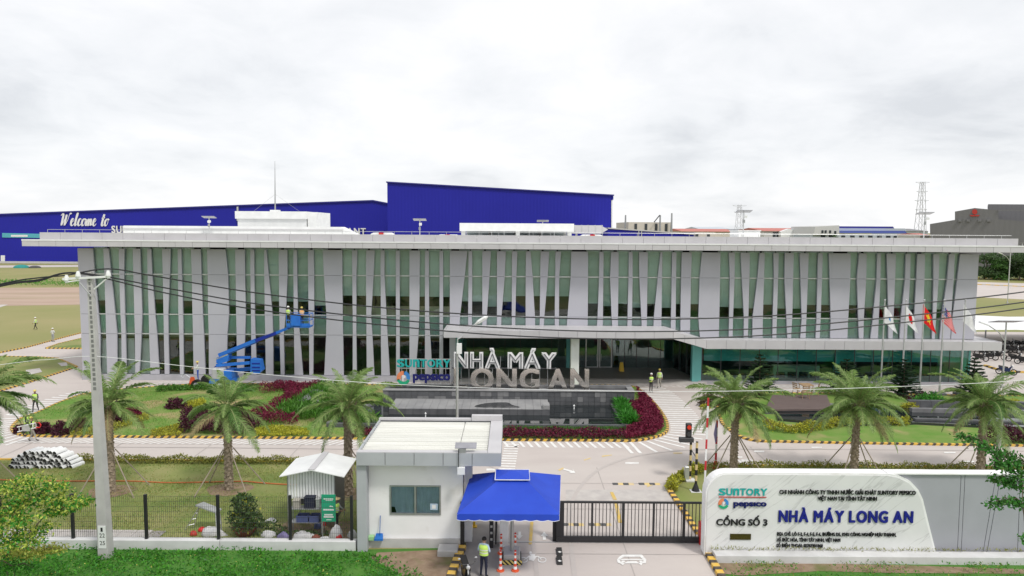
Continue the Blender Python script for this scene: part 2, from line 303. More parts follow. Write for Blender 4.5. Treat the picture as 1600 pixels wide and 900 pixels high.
# leaves: many small faces at given points
def leaves(name, P, size, m, parent=None, asp=.45, upz=0.0, jit=.35, mats2=None, frac2=.3):
    P = np.asarray(P, dtype=np.float64); n = len(P)
    a = rng.normal(size=(n, 3)); a[:, 2] = a[:, 2]*(1-abs(upz)*.5)+upz*1.2; a /= np.linalg.norm(a, axis=1)[:, None]
    r = rng.normal(size=(n, 3)); b = np.cross(a, r); b /= np.linalg.norm(b, axis=1)[:, None]
    s = (size*(1+jit*rng.uniform(-1, 1, n)))[:, None]
    q = np.stack([P, P+a*s*.5+b*s*asp*.5, P+a*s, P+a*s*.5-b*s*asp*.5], 1).reshape(-1, 3)
    me = bpy.data.meshes.new(name); me.vertices.add(4*n); me.vertices.foreach_set('co', q.ravel())
    me.loops.add(4*n); me.loops.foreach_set('vertex_index', np.arange(4*n, dtype=np.int32))
    me.polygons.add(n); me.polygons.foreach_set('loop_start', np.arange(0, 4*n, 4, dtype=np.int32))
    me.materials.append(M[m])
    if mats2: me.materials.append(M[mats2]); me.polygons.foreach_set('material_index', (rng.random(n) < frac2).astype(np.int32))
    me.update(calc_edges=True); return put(bpy.data.objects.new(name, me), parent)
def inpoly(P, poly):
    x, y = P[:, 0], P[:, 1]; c = np.zeros(len(P), bool); j = len(poly)-1
    for i in range(len(poly)):
        xi, yi = poly[i]; xj, yj = poly[j]
        k = ((yi > y) != (yj > y)) & (x < (xj-xi)*(y-yi)/((yj-yi) or 1e-9)+xi); c ^= k; j = i
    return c
def fill(poly, n):
    q = np.array(poly); lo, hi = q.min(0), q.max(0); out = np.zeros((0, 2))
    while len(out) < n:
        p = rng.uniform(lo, hi, (n*3, 2)); out = np.vstack([out, p[inpoly(p, poly)]])
    return out[:n]
def bed(name, poly, z0, h, n, size, m, label=None, cat=None, upz=.5, asp=.45, m2=None, frac2=.3, lump=1.0):
    p = fill(poly, n); hh = h*(.55+.45*np.sin(p[:, 0]*2.3*lump+1.1)*np.cos(p[:, 1]*2.9*lump))*.5+h*.45
    z = z0+hh*np.sqrt(rng.random(n)); o = leaves(name, np.column_stack([p, z]), size, m, None, asp, upz, mats2=m2, frac2=frac2)
    return tag(o, label, cat) if label else kind(o, 'stuff')
def mound(c, rx, ry, rz, n):
    d = rng.normal(size=(n, 3)); d /= np.linalg.norm(d, axis=1)[:, None]; d[:, 2] = np.abs(d[:, 2])
    k = 1+.13*np.sin(5*d[:, 0]+c[0]*3)*np.cos(4*d[:, 1]+2)+.07*np.sin(11*d[:, 0]+7*d[:, 2])
    r = (.62+.38*np.sqrt(rng.random(n)))*k
    return np.array(c)+d*r[:, None]*np.array([rx, ry, rz])
def alongp(pl, n, wdt, h, z0=0.0):
    pl = np.array(pl, float); seg = np.linalg.norm(np.diff(pl, axis=0), axis=1); cum = np.concatenate([[0], np.cumsum(seg)])
    s = rng.uniform(0, cum[-1], n); i = np.clip(np.searchsorted(cum, s)-1, 0, len(seg)-1); t = (s-cum[i])/seg[i]
    d = np.diff(pl, axis=0)/seg[:, None]; base = pl[i]+(pl[i+1]-pl[i])*t[:, None]; nr = np.column_stack([-d[i][:, 1], d[i][:, 0]])
    off = rng.uniform(-1, 1, n); x = base+nr*(off*wdt/2)[:, None]; k = 1+.2*np.sin(s*2.1)+.12*np.sin(s*5.3)
    return np.column_stack([x, z0+h*k*np.sqrt(1-.7*off**2)*np.sqrt(rng.random(n))])
# lettering: one mesh per word
def textmesh(s, depth=.02, bold=.0, shear=0.0):
    if bold <= 0: return textmesh1(s, depth, bold, shear)
    me = textmesh1(s, depth, 0, shear); n = len(me.vertices); co = np.empty(n*3); me.vertices.foreach_get('co', co); co = co.reshape(-1, 3); fs = [tuple(p.vertices) for p in me.polygons]; b = MB(); e = bold
    for dx, dy, k in ((-e, -e*.6, 0), (e, -e*.6, 1), (-e, e*.6, 2), (e, e*.6, 3), (0, 0, 4)): q = co.copy(); q[:, 0] += dx; q[:, 1] += dy; q[:, 2] = np.where(q[:, 2] > 0, q[:, 2]+.008*k, q[:, 2]-.001*k); b.add(q.tolist(), fs)
    m2 = bpy.data.meshes.new('t'); m2.from_pydata(b.v, [], b.f); m2.update(); return m2
def textmesh1(s, depth=.02, bold=.0, shear=0.0):
    cu = bpy.data.curves.new('t', 'FONT'); cu.body = s; cu.extrude = depth/2; cu.offset = bold; cu.shear = shear; cu.resolution_u = 3
    o = bpy.data.objects.new('t', cu); COL.objects.link(o); dg = bpy.context.evaluated_depsgraph_get(); dg.update()
    me = bpy.data.meshes.new_from_object(o.evaluated_get(dg)); bpy.data.objects.remove(o); bpy.data.curves.remove(cu); return me
def fitmesh(me, x0, x1, z0, z1, Y, keep=None):       # text lies in XY; stand it up in XZ facing -Y
    n = len(me.vertices); co = np.empty(n*3); me.vertices.foreach_get('co', co); co = co.reshape(-1, 3)
    lo, hi = (co.min(0), co.max(0)) if keep is None else keep
    X = x0+(co[:, 0]-lo[0])/(hi[0]-lo[0])*(x1-x0); Z = z0+(co[:, 1]-lo[1])/(hi[1]-lo[1])*(z1-z0); q = np.column_stack([X, Y-co[:, 2], Z])
    me.vertices.foreach_set('co', q.ravel()); me.update(); return (lo, hi)
def word(name, s, x0, x1, z0, z1, Y, m, parent=None, depth=.05, bold=.02, shear=0.0):
    me = textmesh(s, depth, bold, shear); fitmesh(me, x0, x1, z0, z1, Y); me.materials.clear(); me.materials.append(M[m]); me.name = name
    return put(bpy.data.objects.new(name, me), parent)
def bbox(me):
    co = np.empty(len(me.vertices)*3); me.vertices.foreach_get('co', co); co = co.reshape(-1, 3); return co.min(0), co.max(0)
def letters(s, x0, x1, z0, z1, Y, layers, parent, names='letter', depth=.2, gap=.10, space=.36):
    # one object per letter (capital height spans z0..z1; accents rise above); layers: (material, bold, forward)
    caph = bbox(textmesh('H', depth))[1][1]; cur = 0; place = []
    for ch in s:
        if ch == ' ': cur += space; continue
        lo, hi = bbox(textmesh(ch, depth, layers[0][1])); place.append((ch, cur, lo, hi)); cur += hi[0]-lo[0]+gap
    tot = cur-gap; sx = (x1-x0)/tot; sz = (z1-z0)/caph; outs = []
    for ch, c, lo, hi in place:
        base = None
        for m, bold, fwd in layers:
            me = textmesh(ch, depth/sx if base is None else .02, bold); n = len(me.vertices); co = np.empty(n*3); me.vertices.foreach_get('co', co); co = co.reshape(-1, 3)
            q = np.column_stack([x0+(co[:, 0]-lo[0]+c)*sx, Y-co[:, 2]*sx-fwd-(depth/2 if base is not None else 0), z0+co[:, 1]*sz]); me.vertices.foreach_set('co', q.ravel()); me.materials.clear(); me.materials.append(M[m]); me.update()
            o = put(bpy.data.objects.new(names if base is None else 'inlay', me), parent if base is None else base)
            if base is None: base = o
        outs.append(base)
    return outs
# ================================================================== GROUND
sheet('ground', [(-4000, -700), (4000, -700), (4000, 5200), (-4000, 5200)], 0.0, 'field')
def kerb(pl, w=.20, h=.15, z=0.0, per=.5, duty=.54, closed=False, slant=.13, name='kerb', mats=('worn_kerb_yellow', 'kerb_black')):
    pl = [Vector((p[0], p[1], 0)) for p in pl]
    if closed: pl = pl+[pl[0]]
    L = [0]
    for a, b in zip(pl, pl[1:]): L.append(L[-1]+(b-a).length)
    def at(s):
        s = min(max(s, 0), L[-1]); i = 0
        while i < len(L)-2 and L[i+1] < s: i += 1
        d = (pl[i+1]-pl[i]).normalized(); return pl[i]+d*(s-L[i]), Vector((-d.y, d.x, 0))
    b = MB(); s = 0; k = 0; zu = Vector((0, 0, 1))
    while s < L[-1]-.02:
        e = min(s+(per*duty if k % 2 == 0 else per*(1-duty)), L[-1]); q = []
        for zz, off in ((z, 0), (z+h, slant)):
            for t in (s, e):
                p, n = at(t+off); q += [p-n*w/2+zu*zz, p+n*w/2+zu*zz]
        b.add(q, [(0, 2, 3, 1), (4, 5, 7, 6), (0, 4, 6, 2), (1, 3, 7, 5), (0, 1, 5, 4), (2, 6, 7, 3)], k % 2); s = e; k += 1
    return setting(b.build(name, list(mats)))
mat('worn_kerb_yellow', (.74, .45, .05), (.62, .42, .13), 6, .75); mat('kerb_black', (.05, .042, .038), (.11, .09, .07), 5, .8)
def spline(pts, n=6, closed=False):      # Catmull-Rom through plan points
    P = [np.array(p[:2], float) for p in pts]; out = []; k = len(P)
    rngi = range(k) if closed else range(k-1)
    for i in rngi:
        if closed: a, b, c, d = P[(i-1) % k], P[i], P[(i+1) % k], P[(i+2) % k]
        else: a, b, c, d = P[max(i-1, 0)], P[i], P[i+1], P[min(i+2, k-1)]
        for t in np.linspace(0, 1, n, endpoint=False): out.append(tuple(.5*((2*b)+(c-a)*t+(2*a-5*b+4*c-d)*t*t+(3*b-3*c+d-a)*t**3)))
    if not closed: out.append(tuple(P[-1]))
    return out
YF = 67.3                                 # the office building's front
# bare earth and mown field behind on the left
sheet('bare_earth', [G2(-400, 452), G2(130, 449), G2(420, 447), G2(420, 476), G2(130, 476), G2(0, 478), G2(-400, 482)], .012, 'bare_earth')
sheet('service_road', [G2(-300, 417), G2(180, 413.5), G2(180, 416.5), G2(-300, 421)], .012, 'concrete_road')
sheet('path', [G2(-120, 503), G2(-5, 482), G2(13, 476), G2(4, 476), G2(-40, 481), G2(-140, 497)], .018, 'paving')
# concrete forecourt and roads
fore = [(-95, 43.8), (12.2, 43.8), (12.2, 43.7), (95, 43.3), (95, 78), (-41, 78), G2(200, 503), G2(122, 522), G2(95, 529), G2(40, 544), G2(0, 552), G2(-150, 574), (-95, 62)]
sheet('forecourt', fore, .02, 'concrete_road')
drv = [G2(786, 712), G2(738, 790), G2(730, 850), G2(706, 900), G2(640, 1050), (-3.4, 4), (11.5, 4), G2(1215, 1050), G2(1125, 900), G2(1103, 866), G2(1092, 838), G2(1046, 770), G2(1044, 752), G2(1058, 742), G2(1084, 730), G2(1110, 722), G2(1110, 712)]
sheet('driveway', drv, .028, 'concrete_road')
sheet('forecourt', [(-6.5, 36), (.4, 36), (.4, 43.9), (-6.5, 43.9)], .024, 'concrete_road')
sheet('apron', [G2(884, 783), G2(884, 766), G2(1044, 766), G2(1054, 783)], .034, 'paving')
sheet('lawn', [(-95, 31.9), (-6.5, 31.9), (-6.5, 43.75), (-95, 43.75)], .012, 'lawn')
sheet('lawn', [G2(1108, 868), G2(1094, 838), G2(1048, 772), G2(1046, 756), G2(1062, 743), G2(1086, 733), (12.5, 43.6), (95, 43.2), (95, 31)], .012, 'lawn')
sheet('verge', [(-95, 4), (-4.2, 4), G2(640, 1050), G2(704, 900), G2(724, 856), G2(560, 859), (-95, 31.5)], .010, 'verge')
sheet('verge', [(95, 4), (11.5, 4), G2(1215, 1050), G2(1127, 900), G2(1108, 872), (95, 30.6)], .010, 'verge')
sheet('soil', [G2(590, 864), G2(722, 858), G2(704, 900), G2(668, 940), G2(628, 900), G2(600, 884), G2(578, 872)], .020, 'soil')
sheet('soil', [G2(1120, 880), G2(1240, 880), G2(1420, 884), G2(1600, 890), G2(1600, 897), G2(1400, 896), G2(1280, 893), G2(1160, 900), G2(1130, 897)], .020, 'soil')
# pedestrian lane and paver strip
sheet('walkway', [G2(735, 812), G2(779, 812), G2(779, 862), G2(781, 900), G2(782, 960), G2(680, 960), G2(708, 900), G2(727, 856)], .036, 'dark_paving')
ps = setting(MB().add([(-31, 32.5, .03), (-16.4, 32.5, .03), (-16.4, 33.4, .03), (-31, 33.4, .03)], [(0, 1, 2, 3)]).build('paver_strip', 'dark_paving'))
pm = None
for k in range(20):
    x = -31+k*.7
    b = MB().bev(0, .68, 0, .86, 0, .06, .012)
    if pm is None: o = b.build('paver', 'paving', ps); pm = o
    else: o = put(pm.copy(), ps)
    o.location = (x, 32.52, .02)
# ---- planted island on the left of the gate road
isl = spline([G2(62, 683), G2(200, 684), G2(400, 685.5), G2(590, 687), G2(790, 689), G2(940, 690), G2(988, 690.5), G2(1022, 685), G2(1041, 676), G2(1042, 662), G2(1033, 645), G2(1019, 628), G2(1004, 614), G2(990, 606), G2(960, 603.5), G2(800, 603), G2(620, 603), G2(480, 602), G2(400, 601.5), G2(330, 601), G2(255, 605), G2(150, 614), G2(102, 627), G2(57, 647), G2(34, 655), G2(21, 666), G2(19, 673), G2(30, 680)], 5, True)
setting(MB().prism(isl, 0, .12).build('island', 'lush_lawn')); kerb(isl, closed=True)
isr = spline([G2(1126, 656), G2(1132, 666), G2(1150, 680), G2(1178, 690), G2(1240, 692), G2(1400, 695), G2(1600, 698), G2(1800, 701), G2(1860, 690), G2(1850, 640), G2(1750, 626), G2(1600, 621), G2(1450, 618.5), G2(1300, 616.5), G2(1190, 616), G2(1140, 620), G2(1122, 634)], 5, True)
setting(MB().prism(isr, 0, .12).build('island', 'lush_lawn')); kerb(isr, closed=True)
ia = [G2(72, 545), G2(130, 545.5), G2(220, 545), G2(220, 520), G2(126, 530), G2(92, 538)]
setting(MB().prism(ia, 0, .11).build('island', 'lawn')); kerb(ia, closed=True)
ib = [G2(120, 574), G2(50, 597), G2(0, 612), G2(-90, 632), G2(-120, 600), G2(-60, 566), G2(0, 558), G2(60, 559), G2(90, 561)]
setting(MB().prism(ib, 0, .11).build('island', 'lawn')); kerb(ib, closed=True)
sheet('paving_slab', [G2(90, 569), G2(104, 568), G2(106, 573), G2(96, 574)], .125, 'paving'); sheet('paving_slab', [G2(40, 580), G2(62, 577), G2(66, 583), G2(44, 588)], .125, 'paving')
kerb([G2(-120, 572), G2(0, 552), G2(40, 544), G2(95, 529), G2(122, 522), G2(170, 511)])
kerb([G2(1046, 768), G2(1068, 800), G2(1091, 836)], w=.26, per=.62); kerb([G2(1047, 768), G2(1045, 757), G2(1050, 748)])
kerb([G2(1104, 864), G2(1114, 882), G2(1126, 902), G2(1140, 926)], w=.30, per=.62, h=.2); kerb([G2(723, 856), G2(715, 876), G2(706, 900), G2(697, 925)], w=.34, per=.62, h=.2)
kerb([(-95, 43.78), (-6.4, 43.78)], w=.12, h=.1, mats=('worn_kerb_yellow', 'worn_kerb_yellow')); kerb([G2(1112, 730), (16, 43.55), (60, 43.4)], w=.12, h=.1, mats=('worn_kerb_yellow', 'cream_kerb')) if mat('cream_kerb', (.55, .50, .38)) else 0
# ---- painted markings
def marks(name, polys, z, m='marking'):
    b = MB()
    for p in polys:
        a = sum(u[0]*v[1]-v[0]*u[1] for u, v in zip(p, p[1:]+p[:1])); p = p if a > 0 else p[::-1]
        b.add([(q[0], q[1], z+len(b.f) % 7*.0009) for q in p], [tuple(range(len(p)))])
    return setting(b.build(name, m))
def bars(pl, step, wdt, l0, l1, side=1, slant=0.0, s0=0, s1=None, lens=None):
    P = [np.array(p[:2]) for p in pl]; L = np.concatenate([[0], np.cumsum([np.linalg.norm(b-a) for a, b in zip(P, P[1:])])]); out = []; s = s0; s1 = s1 or L[-1]
    while s < s1:
        i = max(0, min(int(np.searchsorted(L, s))-1, len(P)-2)); d = (P[i+1]-P[i])/max(L[i+1]-L[i], 1e-6); p = P[i]+d*(s-L[i]); n = np.array([-d[1], d[0]])*side
        ll = l1 if lens is None else lens(s)
        a = p+n*l0+d*slant*l0; e = p+n*ll+d*slant*ll; h = d*wdt/2
        out.append([tuple(a-h), tuple(a+h), tuple(e+h), tuple(e-h)]); s += step
    return out
zl = []
front = [G2(x, y) for x, y in ((62, 683), (200, 684), (400, 685.5), (590, 687))]; zl += bars(front, .52, .17, .22, 1.45, -1, -.75)
frontr = [G2(x, y) for x, y in ((786, 689), (940, 690), (970, 690))]; zl += bars(frontr, .53, .2, .22, 1.5, -1, .25)
cur = spline([G2(x, y) for x, y in ((970, 690), (1000, 689.5), (1022, 685), (1041, 676), (1042, 662), (1033, 645), (1019, 628), (1004, 614), (992, 607))], 6)
zl += bars(cur, .58, .22, .22, 2.7, -1, .1)
tip = spline([G2(x, y) for x, y in ((150, 614), (102, 627), (57, 647), (34, 655), (21, 666), (19, 673), (30, 680), (60, 683))], 6); zl += bars(tip, .58, .2, .22, 2.1, -1, 0)
zl += bars([(-33, 65.6), (10.8, 65.6)], .62, .2, 0, 1.1, 1, .9) + bars([(12.0, 65.8), (46, 65.8)], .62, .2, 0, 1.1, 1, -.8)
zl += bars([G2(780, 733), G2(790, 690)], .5, .2, 0, .95, -1, 0)
marks('zebra_marking', zl, .030)
mat('joint', (.40, .365, .345), rough=.9); mat('tyre_mark', (.455, .415, .395), (.475, .435, .41), 3, .85)
jl = []
for y_ in (47.2, 50.6): jl.append([(-40, y_), (-6, y_), (-6, y_+.05), (-40, y_+.05)])
for k in range(19): x_ = -92+k*6; jl.append([(x_, 43.9), (x_+.05, 43.9), (x_+.05, 47.4), (x_, 47.4)]) if x_ < -5 or x_ > 14 else None
for y_ in (40.2, 36.4, 31.2, 28.0, 25.2): jl.append([G2(800 if y_ > 33 else 790, 800)[:1]+(y_,), (9.2 if y_ > 33 else 8.6, y_), (9.2 if y_ > 33 else 8.6, y_+.05), G2(800 if y_ > 33 else 790, 800)[:1]+(y_+.05,)])
jl += [[(5.2, 24), (5.25, 24), (5.25, 43), (5.2, 43)], [(14, 47), (60, 46.6), (60, 46.65), (14, 47.05)]]
marks('paving_joint', jl, .0295 if False else .032, 'joint')
tl_ = []
for off in (0, 1.5):
    s_ = spline([(2.6+off, 24), (2.8+off, 32), (3.4+off, 38), (6+off*.9, 43.5+off*.2), (11, 46.5+off), (20, 47+off)], 8)
    for p, q in zip(s_, s_[1:]): d_ = np.array(q)-np.array(p); n_ = np.array([-d_[1], d_[0]])/np.linalg.norm(d_)*.11; tl_.append([tuple(np.array(p)-n_), tuple(np.array(q)-n_), tuple(np.array(q)+n_), tuple(np.array(p)+n_)])
    s_ = spline([(1.2+off, 24), (1.0+off, 33), (.4+off, 39), (-2+off*.9, 44+off*.3), (-8, 46.2+off), (-30, 46.5+off)], 8)
    for p, q in zip(s_, s_[1:]): d_ = np.array(q)-np.array(p); n_ = np.array([-d_[1], d_[0]])/np.linalg.norm(d_)*.10; tl_.append([tuple(np.array(p)-n_), tuple(np.array(q)-n_), tuple(np.array(q)+n_), tuple(np.array(p)+n_)])
marks('tyre_mark', tl_[:len(tl_)//2], .0362, 'tyre_mark')
def gpoly(pts): return [G2(*p) for p in pts]
marks('lane_marking', [gpoly([(977, 723), (998, 723), (998, 725.5), (977, 725.5)]), gpoly([(1147, 720), (1170, 720), (1170, 722), (1147, 722)]), gpoly([(1178, 705), (1194, 705), (1194, 707), (1178, 707)]), gpoly([(1200, 720), (1216, 720), (1216, 722.5), (1200, 722.5)]), gpoly([(1268, 699), (1284, 699), (1284, 700.5), (1268, 700.5)]), gpoly([(1475, 707), (1493, 707), (1493, 709), (1475, 709)]), gpoly([(1504, 721), (1522, 721), (1522, 723), (1504, 723)]), gpoly([(760, 733), (789, 733), (789, 736), (760, 736)])], .034)
marks('arrow_marking', [gpoly([(881, 733), (896, 737), (894, 732.5), (899, 740), (888, 740.5), (892, 739), (880, 735)]), gpoly([(810, 832), (814, 832), (814, 838), (817, 838), (811, 844), (806, 838), (810, 838)]), gpoly([(848, 845), (853, 845), (853, 839), (856, 839), (850, 832), (845, 839), (848, 839)])], .046)
marks('centre_line_marking', [gpoly([(829, 810), (834, 810), (831, 852), (826, 852)]), gpoly([(953, 770), (958, 770), (964, 782), (958, 782)]), gpoly([(960, 787), (965, 787), (972, 818), (966, 818)])], .046, 'marking_yellow')
marks('worn_marking', [gpoly([(912, 719), (922, 716), (923, 717.5), (913, 720.5)]), gpoly([(940, 713), (956, 711), (956, 712.5), (941, 714.5)]), gpoly([(872, 735), (880, 731), (881, 733), (874, 737)]), gpoly([(1052, 708), (1066, 708), (1066, 709.5), (1052, 709.5)]), gpoly([(1010, 760), (1020, 757), (1021, 758.5), (1012, 762)])], .036, 'worn_yellow')
# a car and a motorcycle pictogram painted on the lane
CAR = [(964, 876), (967, 872), (973, 868), (1003, 868), (1007, 873), (1010, 876), (1009, 882), (1004, 882), (1002, 885), (998, 882), (976, 882), (973, 885), (969, 882), (965, 881)]
CARW = [(974, 873.5), (978, 870), (998, 870), (1002, 873.5)]
def ring(outer, inner):                   # frame between two outlines of equal count
    return [[outer[i], outer[(i+1) % len(outer)], inner[(i+1) % len(outer)], inner[i]] for i in range(len(outer))]
ci = [(987+(x-987)*.80, 876.5+(y-876.5)*.58) for x, y in CAR]
polys = [gpoly(q) for q in ring(CAR, ci)]+[gpoly([(968, 875), (1006, 875), (1006, 876.6), (968, 876.6)]), gpoly([(971, 877.5), (976, 877.5), (976, 880), (971, 880)]), gpoly([(999, 877.5), (1004, 877.5), (1004, 880), (999, 880)]), gpoly([(980, 878.5), (995, 878.5), (995, 880.4), (980, 880.4)])]
marks('car_marking', polys, .046)
def circ(cx, cy, rx, ry, n=14): return [(cx+rx*math.cos(6.2832*i/n), cy+ry*math.sin(6.2832*i/n)) for i in range(n)]
mp = []
for cx in (818, 847): mp += ring(circ(cx, 876.5, 7, 4.4), circ(cx, 876.5, 5.2, 3.0))
mp += [[(818, 876), (826, 870), (828, 871), (819, 877)], [(826, 869.5), (842, 870.5), (847, 876), (844.5, 876), (840, 872.2), (826, 871.2)], [(826, 871), (838, 872), (834, 878), (826, 877)], [(836, 868), (829, 866.5), (829, 867.5), (836, 869.5)], circ(829, 864.6, 2.2, 1.5, 8), [(826, 866.5), (831, 866.5), (836, 870), (830, 870)]]
marks('motorcycle_marking', [gpoly(q) for q in mp], .046)
marks('disabled_bay_marking', [gpoly(q) for q in ring(circ(1166, 722, 11, 4), circ(1166, 722, 9, 3))]+[gpoly([(1150, 714), (1160, 714), (1160, 716), (1150, 716)])], .034)
# rubber speed strips (black and yellow pieces)
def speed_strip(px0, px1, py, label):
    a, b_ = G(px0, py), G(px1, py); root = T('speed_bump', label, 'speed bump', (a.x, a.y, .03), 'rubber speed bumps on the gate road'); n = 4; d = (b_.x-a.x)/n
    for k in range(n):
        MB().prismX([(a.y-.17, .03), (a.y-.08, .075), (a.y+.08, .075), (a.y+.17, .03)], a.x+k*d+.01, a.x+(k+1)*d-.01).build('strip', ['rubber_grey', 'worn_yellow'][k % 2], root)
speed_strip(957, 990, 757, 'worn black and yellow speed bump beyond the gate, left of the far pair'); speed_strip(998, 1031, 757, 'worn black and yellow speed bump beyond the gate, right of the far pair')
speed_strip(880, 912, 820.5, 'black and yellow speed bump behind the left end of the gate'); speed_strip(920, 955, 820.5, 'black and yellow speed bump seen through the gate, beside its left end')
for (py, lb) in ((862, 'black rubber wheel stop with a white diamond, nearer the gate'), (876, 'black rubber wheel stop with a white ring, farther from the gate')):
    p = G(874, py+2); o = T('wheel_stop', lb, 'wheel stop', (p.x, p.y, .03), 'wheel stops in front of the gate')
    MB().prismX([(p.y-.36, .03), (p.y-.30, .13), (p.y+.30, .13), (p.y+.36, .03)], p.x-.12, p.x+.12).build('body', 'rubber', o); MB().ob((p.x, p.y-.18, .134), .12, .12, .01, (0, 0, .78)).build('reflector', 'marking', o)

# ================================================================== OFFICE BUILDING
LV = [F(800, y, YF).z for y in (392.2, 432.3, 494.8, 525.4, 588.4)]     # facade seam levels, top to bottom
PYL = [387, 427.2, 489.7, 520.2, 583.3]
def lpx(i, px): return PYL[i]+.0076*(px-122)
bld = T('office_building', 'long two storey grey panelled office building with leaning fins and green glass', 'office building', (0, YF, 0))
fins = []
def seg(x0, sc, rows, full):
    for L, Rr in rows:
        n = len(L); f = []
        for i in range(n):
            a = x0+L[i]/sc; b = x0+Rr[i]/sc; f.append((F(a, lpx(i, a), YF).x, F(b, lpx(i, b), YF).x))
        fins.append((f, full))
seg(110, 4.09, [([45, 52, 60, 64, 74], [143, 155, 178, 190, 187]), ([210, 217, 225, 228, 235], [243, 260, 285, 297, 298]), ([308, 312, 320, 326, 328], [345, 342, 347, 352, 358]),
 ([398, 402, 408, 412, 415], [445, 450, 457, 453, 440]), ([490, 493, 500, 503, 512], [515, 522, 540, 552, 568]), ([585, 590, 595, 597, 603], [640, 635, 623, 625, 630]), ([685, 688, 690, 695, 700], [708, 712, 718, 720, 723]),
 ([770, 775, 780, 783, 788], [832, 837, 845, 852, 862])], 1)
seg(300, 4.09, [([95, 100, 103, 107, 108], [213, 230, 235, 225, 218]), ([275, 278, 282, 285, 288], [337, 338, 342, 338, 328]), ([372, 373, 377, 378, 380], [397, 398, 400, 404, 412]), ([460, 462, 465, 468, 472], [475, 490, 513, 517, 518]),
 ([553, 555, 558, 560, 567], [608, 610, 597, 585, 590]), ([648, 648, 650, 652, 655], [670, 672, 675, 688, 708]), ([740, 742, 745, 748, 750], [778, 780, 779, 775, 773])], 1)
seg(490, 4.092, [([58, 65, 82, 80, 68], [183, 183, 185, 187, 192]), ([245, 247, 250, 250, 250], [280, 273, 272, 272, 275]), ([335, 335, 337, 338, 340], [390, 383, 367, 375, 388]), ([428, 428, 430, 430, 433], [453, 453, 465, 472, 487]),
 ([525, 525, 527, 528, 527], [550]*5), ([613]*5, [680, 678, 675, 670, 650]), ([712]*5, [737, 737, 738, 745, 760]), ([805, 805, 805, 805, 803], [828, 828, 827, 827, 828])], 1)
seg(700, 4.286, [([12, 12, 12, 12], [130, 112, 80, 75]), ([137, 137, 135, 135], [162, 162, 160, 160]), ([230, 230, 230, 228], [288, 278, 260, 255]), ([328, 328, 328, 326], [388, 380, 358, 354]), ([428, 428, 427, 427], [465, 458, 451, 450]),
 ([522, 520, 520, 520], [553, 567, 582, 586]), ([620, 618, 615, 613], [678, 668, 645, 636]), ([720, 718, 715, 715], [757, 745, 743, 742]), ([825, 822, 800, 790], [938, 938, 936, 935])], 0)
seg(900, 4.09, [([150, 148, 138, 128], [177, 175, 172, 170]), ([225, 218, 228, 236], [273, 272, 268, 268]), ([338, 336, 330, 326], [362, 362, 358, 355]), ([403, 405, 418, 423], [460, 457, 453, 452]), ([540, 523, 498, 492], [553, 550, 546, 544]), ([615, 612, 608, 604], [642, 640, 637, 636]), ([677, 672, 668, 668], [740, 735, 730, 728])], 0)
seg(1100, 4.186, [([-12, -28, -36, -26], [108, 105, 100, 97]), ([163, 170, 165, 162], [202, 200, 190, 187]), ([240, 248, 262, 260], [300, 297, 290, 287]), ([365, 350, 318, 317], [397, 393, 385, 383]), ([455, 458, 450, 447], [488, 485, 477, 473]), ([530, 527, 540, 545], [587, 583, 577, 570]),
 ([627, 632, 640, 630], [685, 680, 670, 665]), ([748, 743, 737, 730], [777, 772, 763, 757])], 0)
seg(1300, 3.829, [([-18, -13, -7, -11], [112, 110, 97, 92]), ([163, 150, 158, 162], [208, 205, 190, 188]), ([272, 268, 245, 230], [293, 290, 280, 275]), ([328, 333, 339, 337], [383, 378, 368, 363]), ([443, 438, 412, 405], [470, 467, 453, 448]), ([512, 505, 492, 497], [557, 553, 545, 540]),
 ([607, 608, 604, 598], [643, 638, 622, 615]), ([703, 690, 655, 645], [735, 728, 712, 708]), ([768, 750, 720, 712], [880, 877, 872, 868])], 0)
NF = len(fins); XL = fins[0][0][0][0]; XR = fins[-1][0][0][1]; YG = YF+.16
for i, (f, full) in enumerate(fins):
    if i == 0: f = [(XL, r) for l, r in f]
    if i == NF-1: f = [(l, XR) for l, r in f]
    fins[i] = (f, full)
    for k in range(len(f)-1):
        (l0, r0), (l1, r1) = f[k], f[k+1]; g = .014
        MB().prismY([(l0, LV[k]-g), (r0, LV[k]-g), (r1, LV[k+1]+g), (l1, LV[k+1]+g)], YF+random.uniform(-.006, .006), YG).build('facade_panel', 'cladding', bld)
    b = MB()                               # darker backing seen in the joints
    for k in range(len(f)-1):
        (l0, r0), (l1, r1) = f[k], f[k+1]; b.prismY([(l0+.05, LV[k]), (r0-.05, LV[k]), (r1-.05, LV[k+1]), (l1+.05, LV[k+1])], YF+.06, YG-.02)
    b.build('panel_backing', 'dark_metal', bld)
rr = random.Random(3)
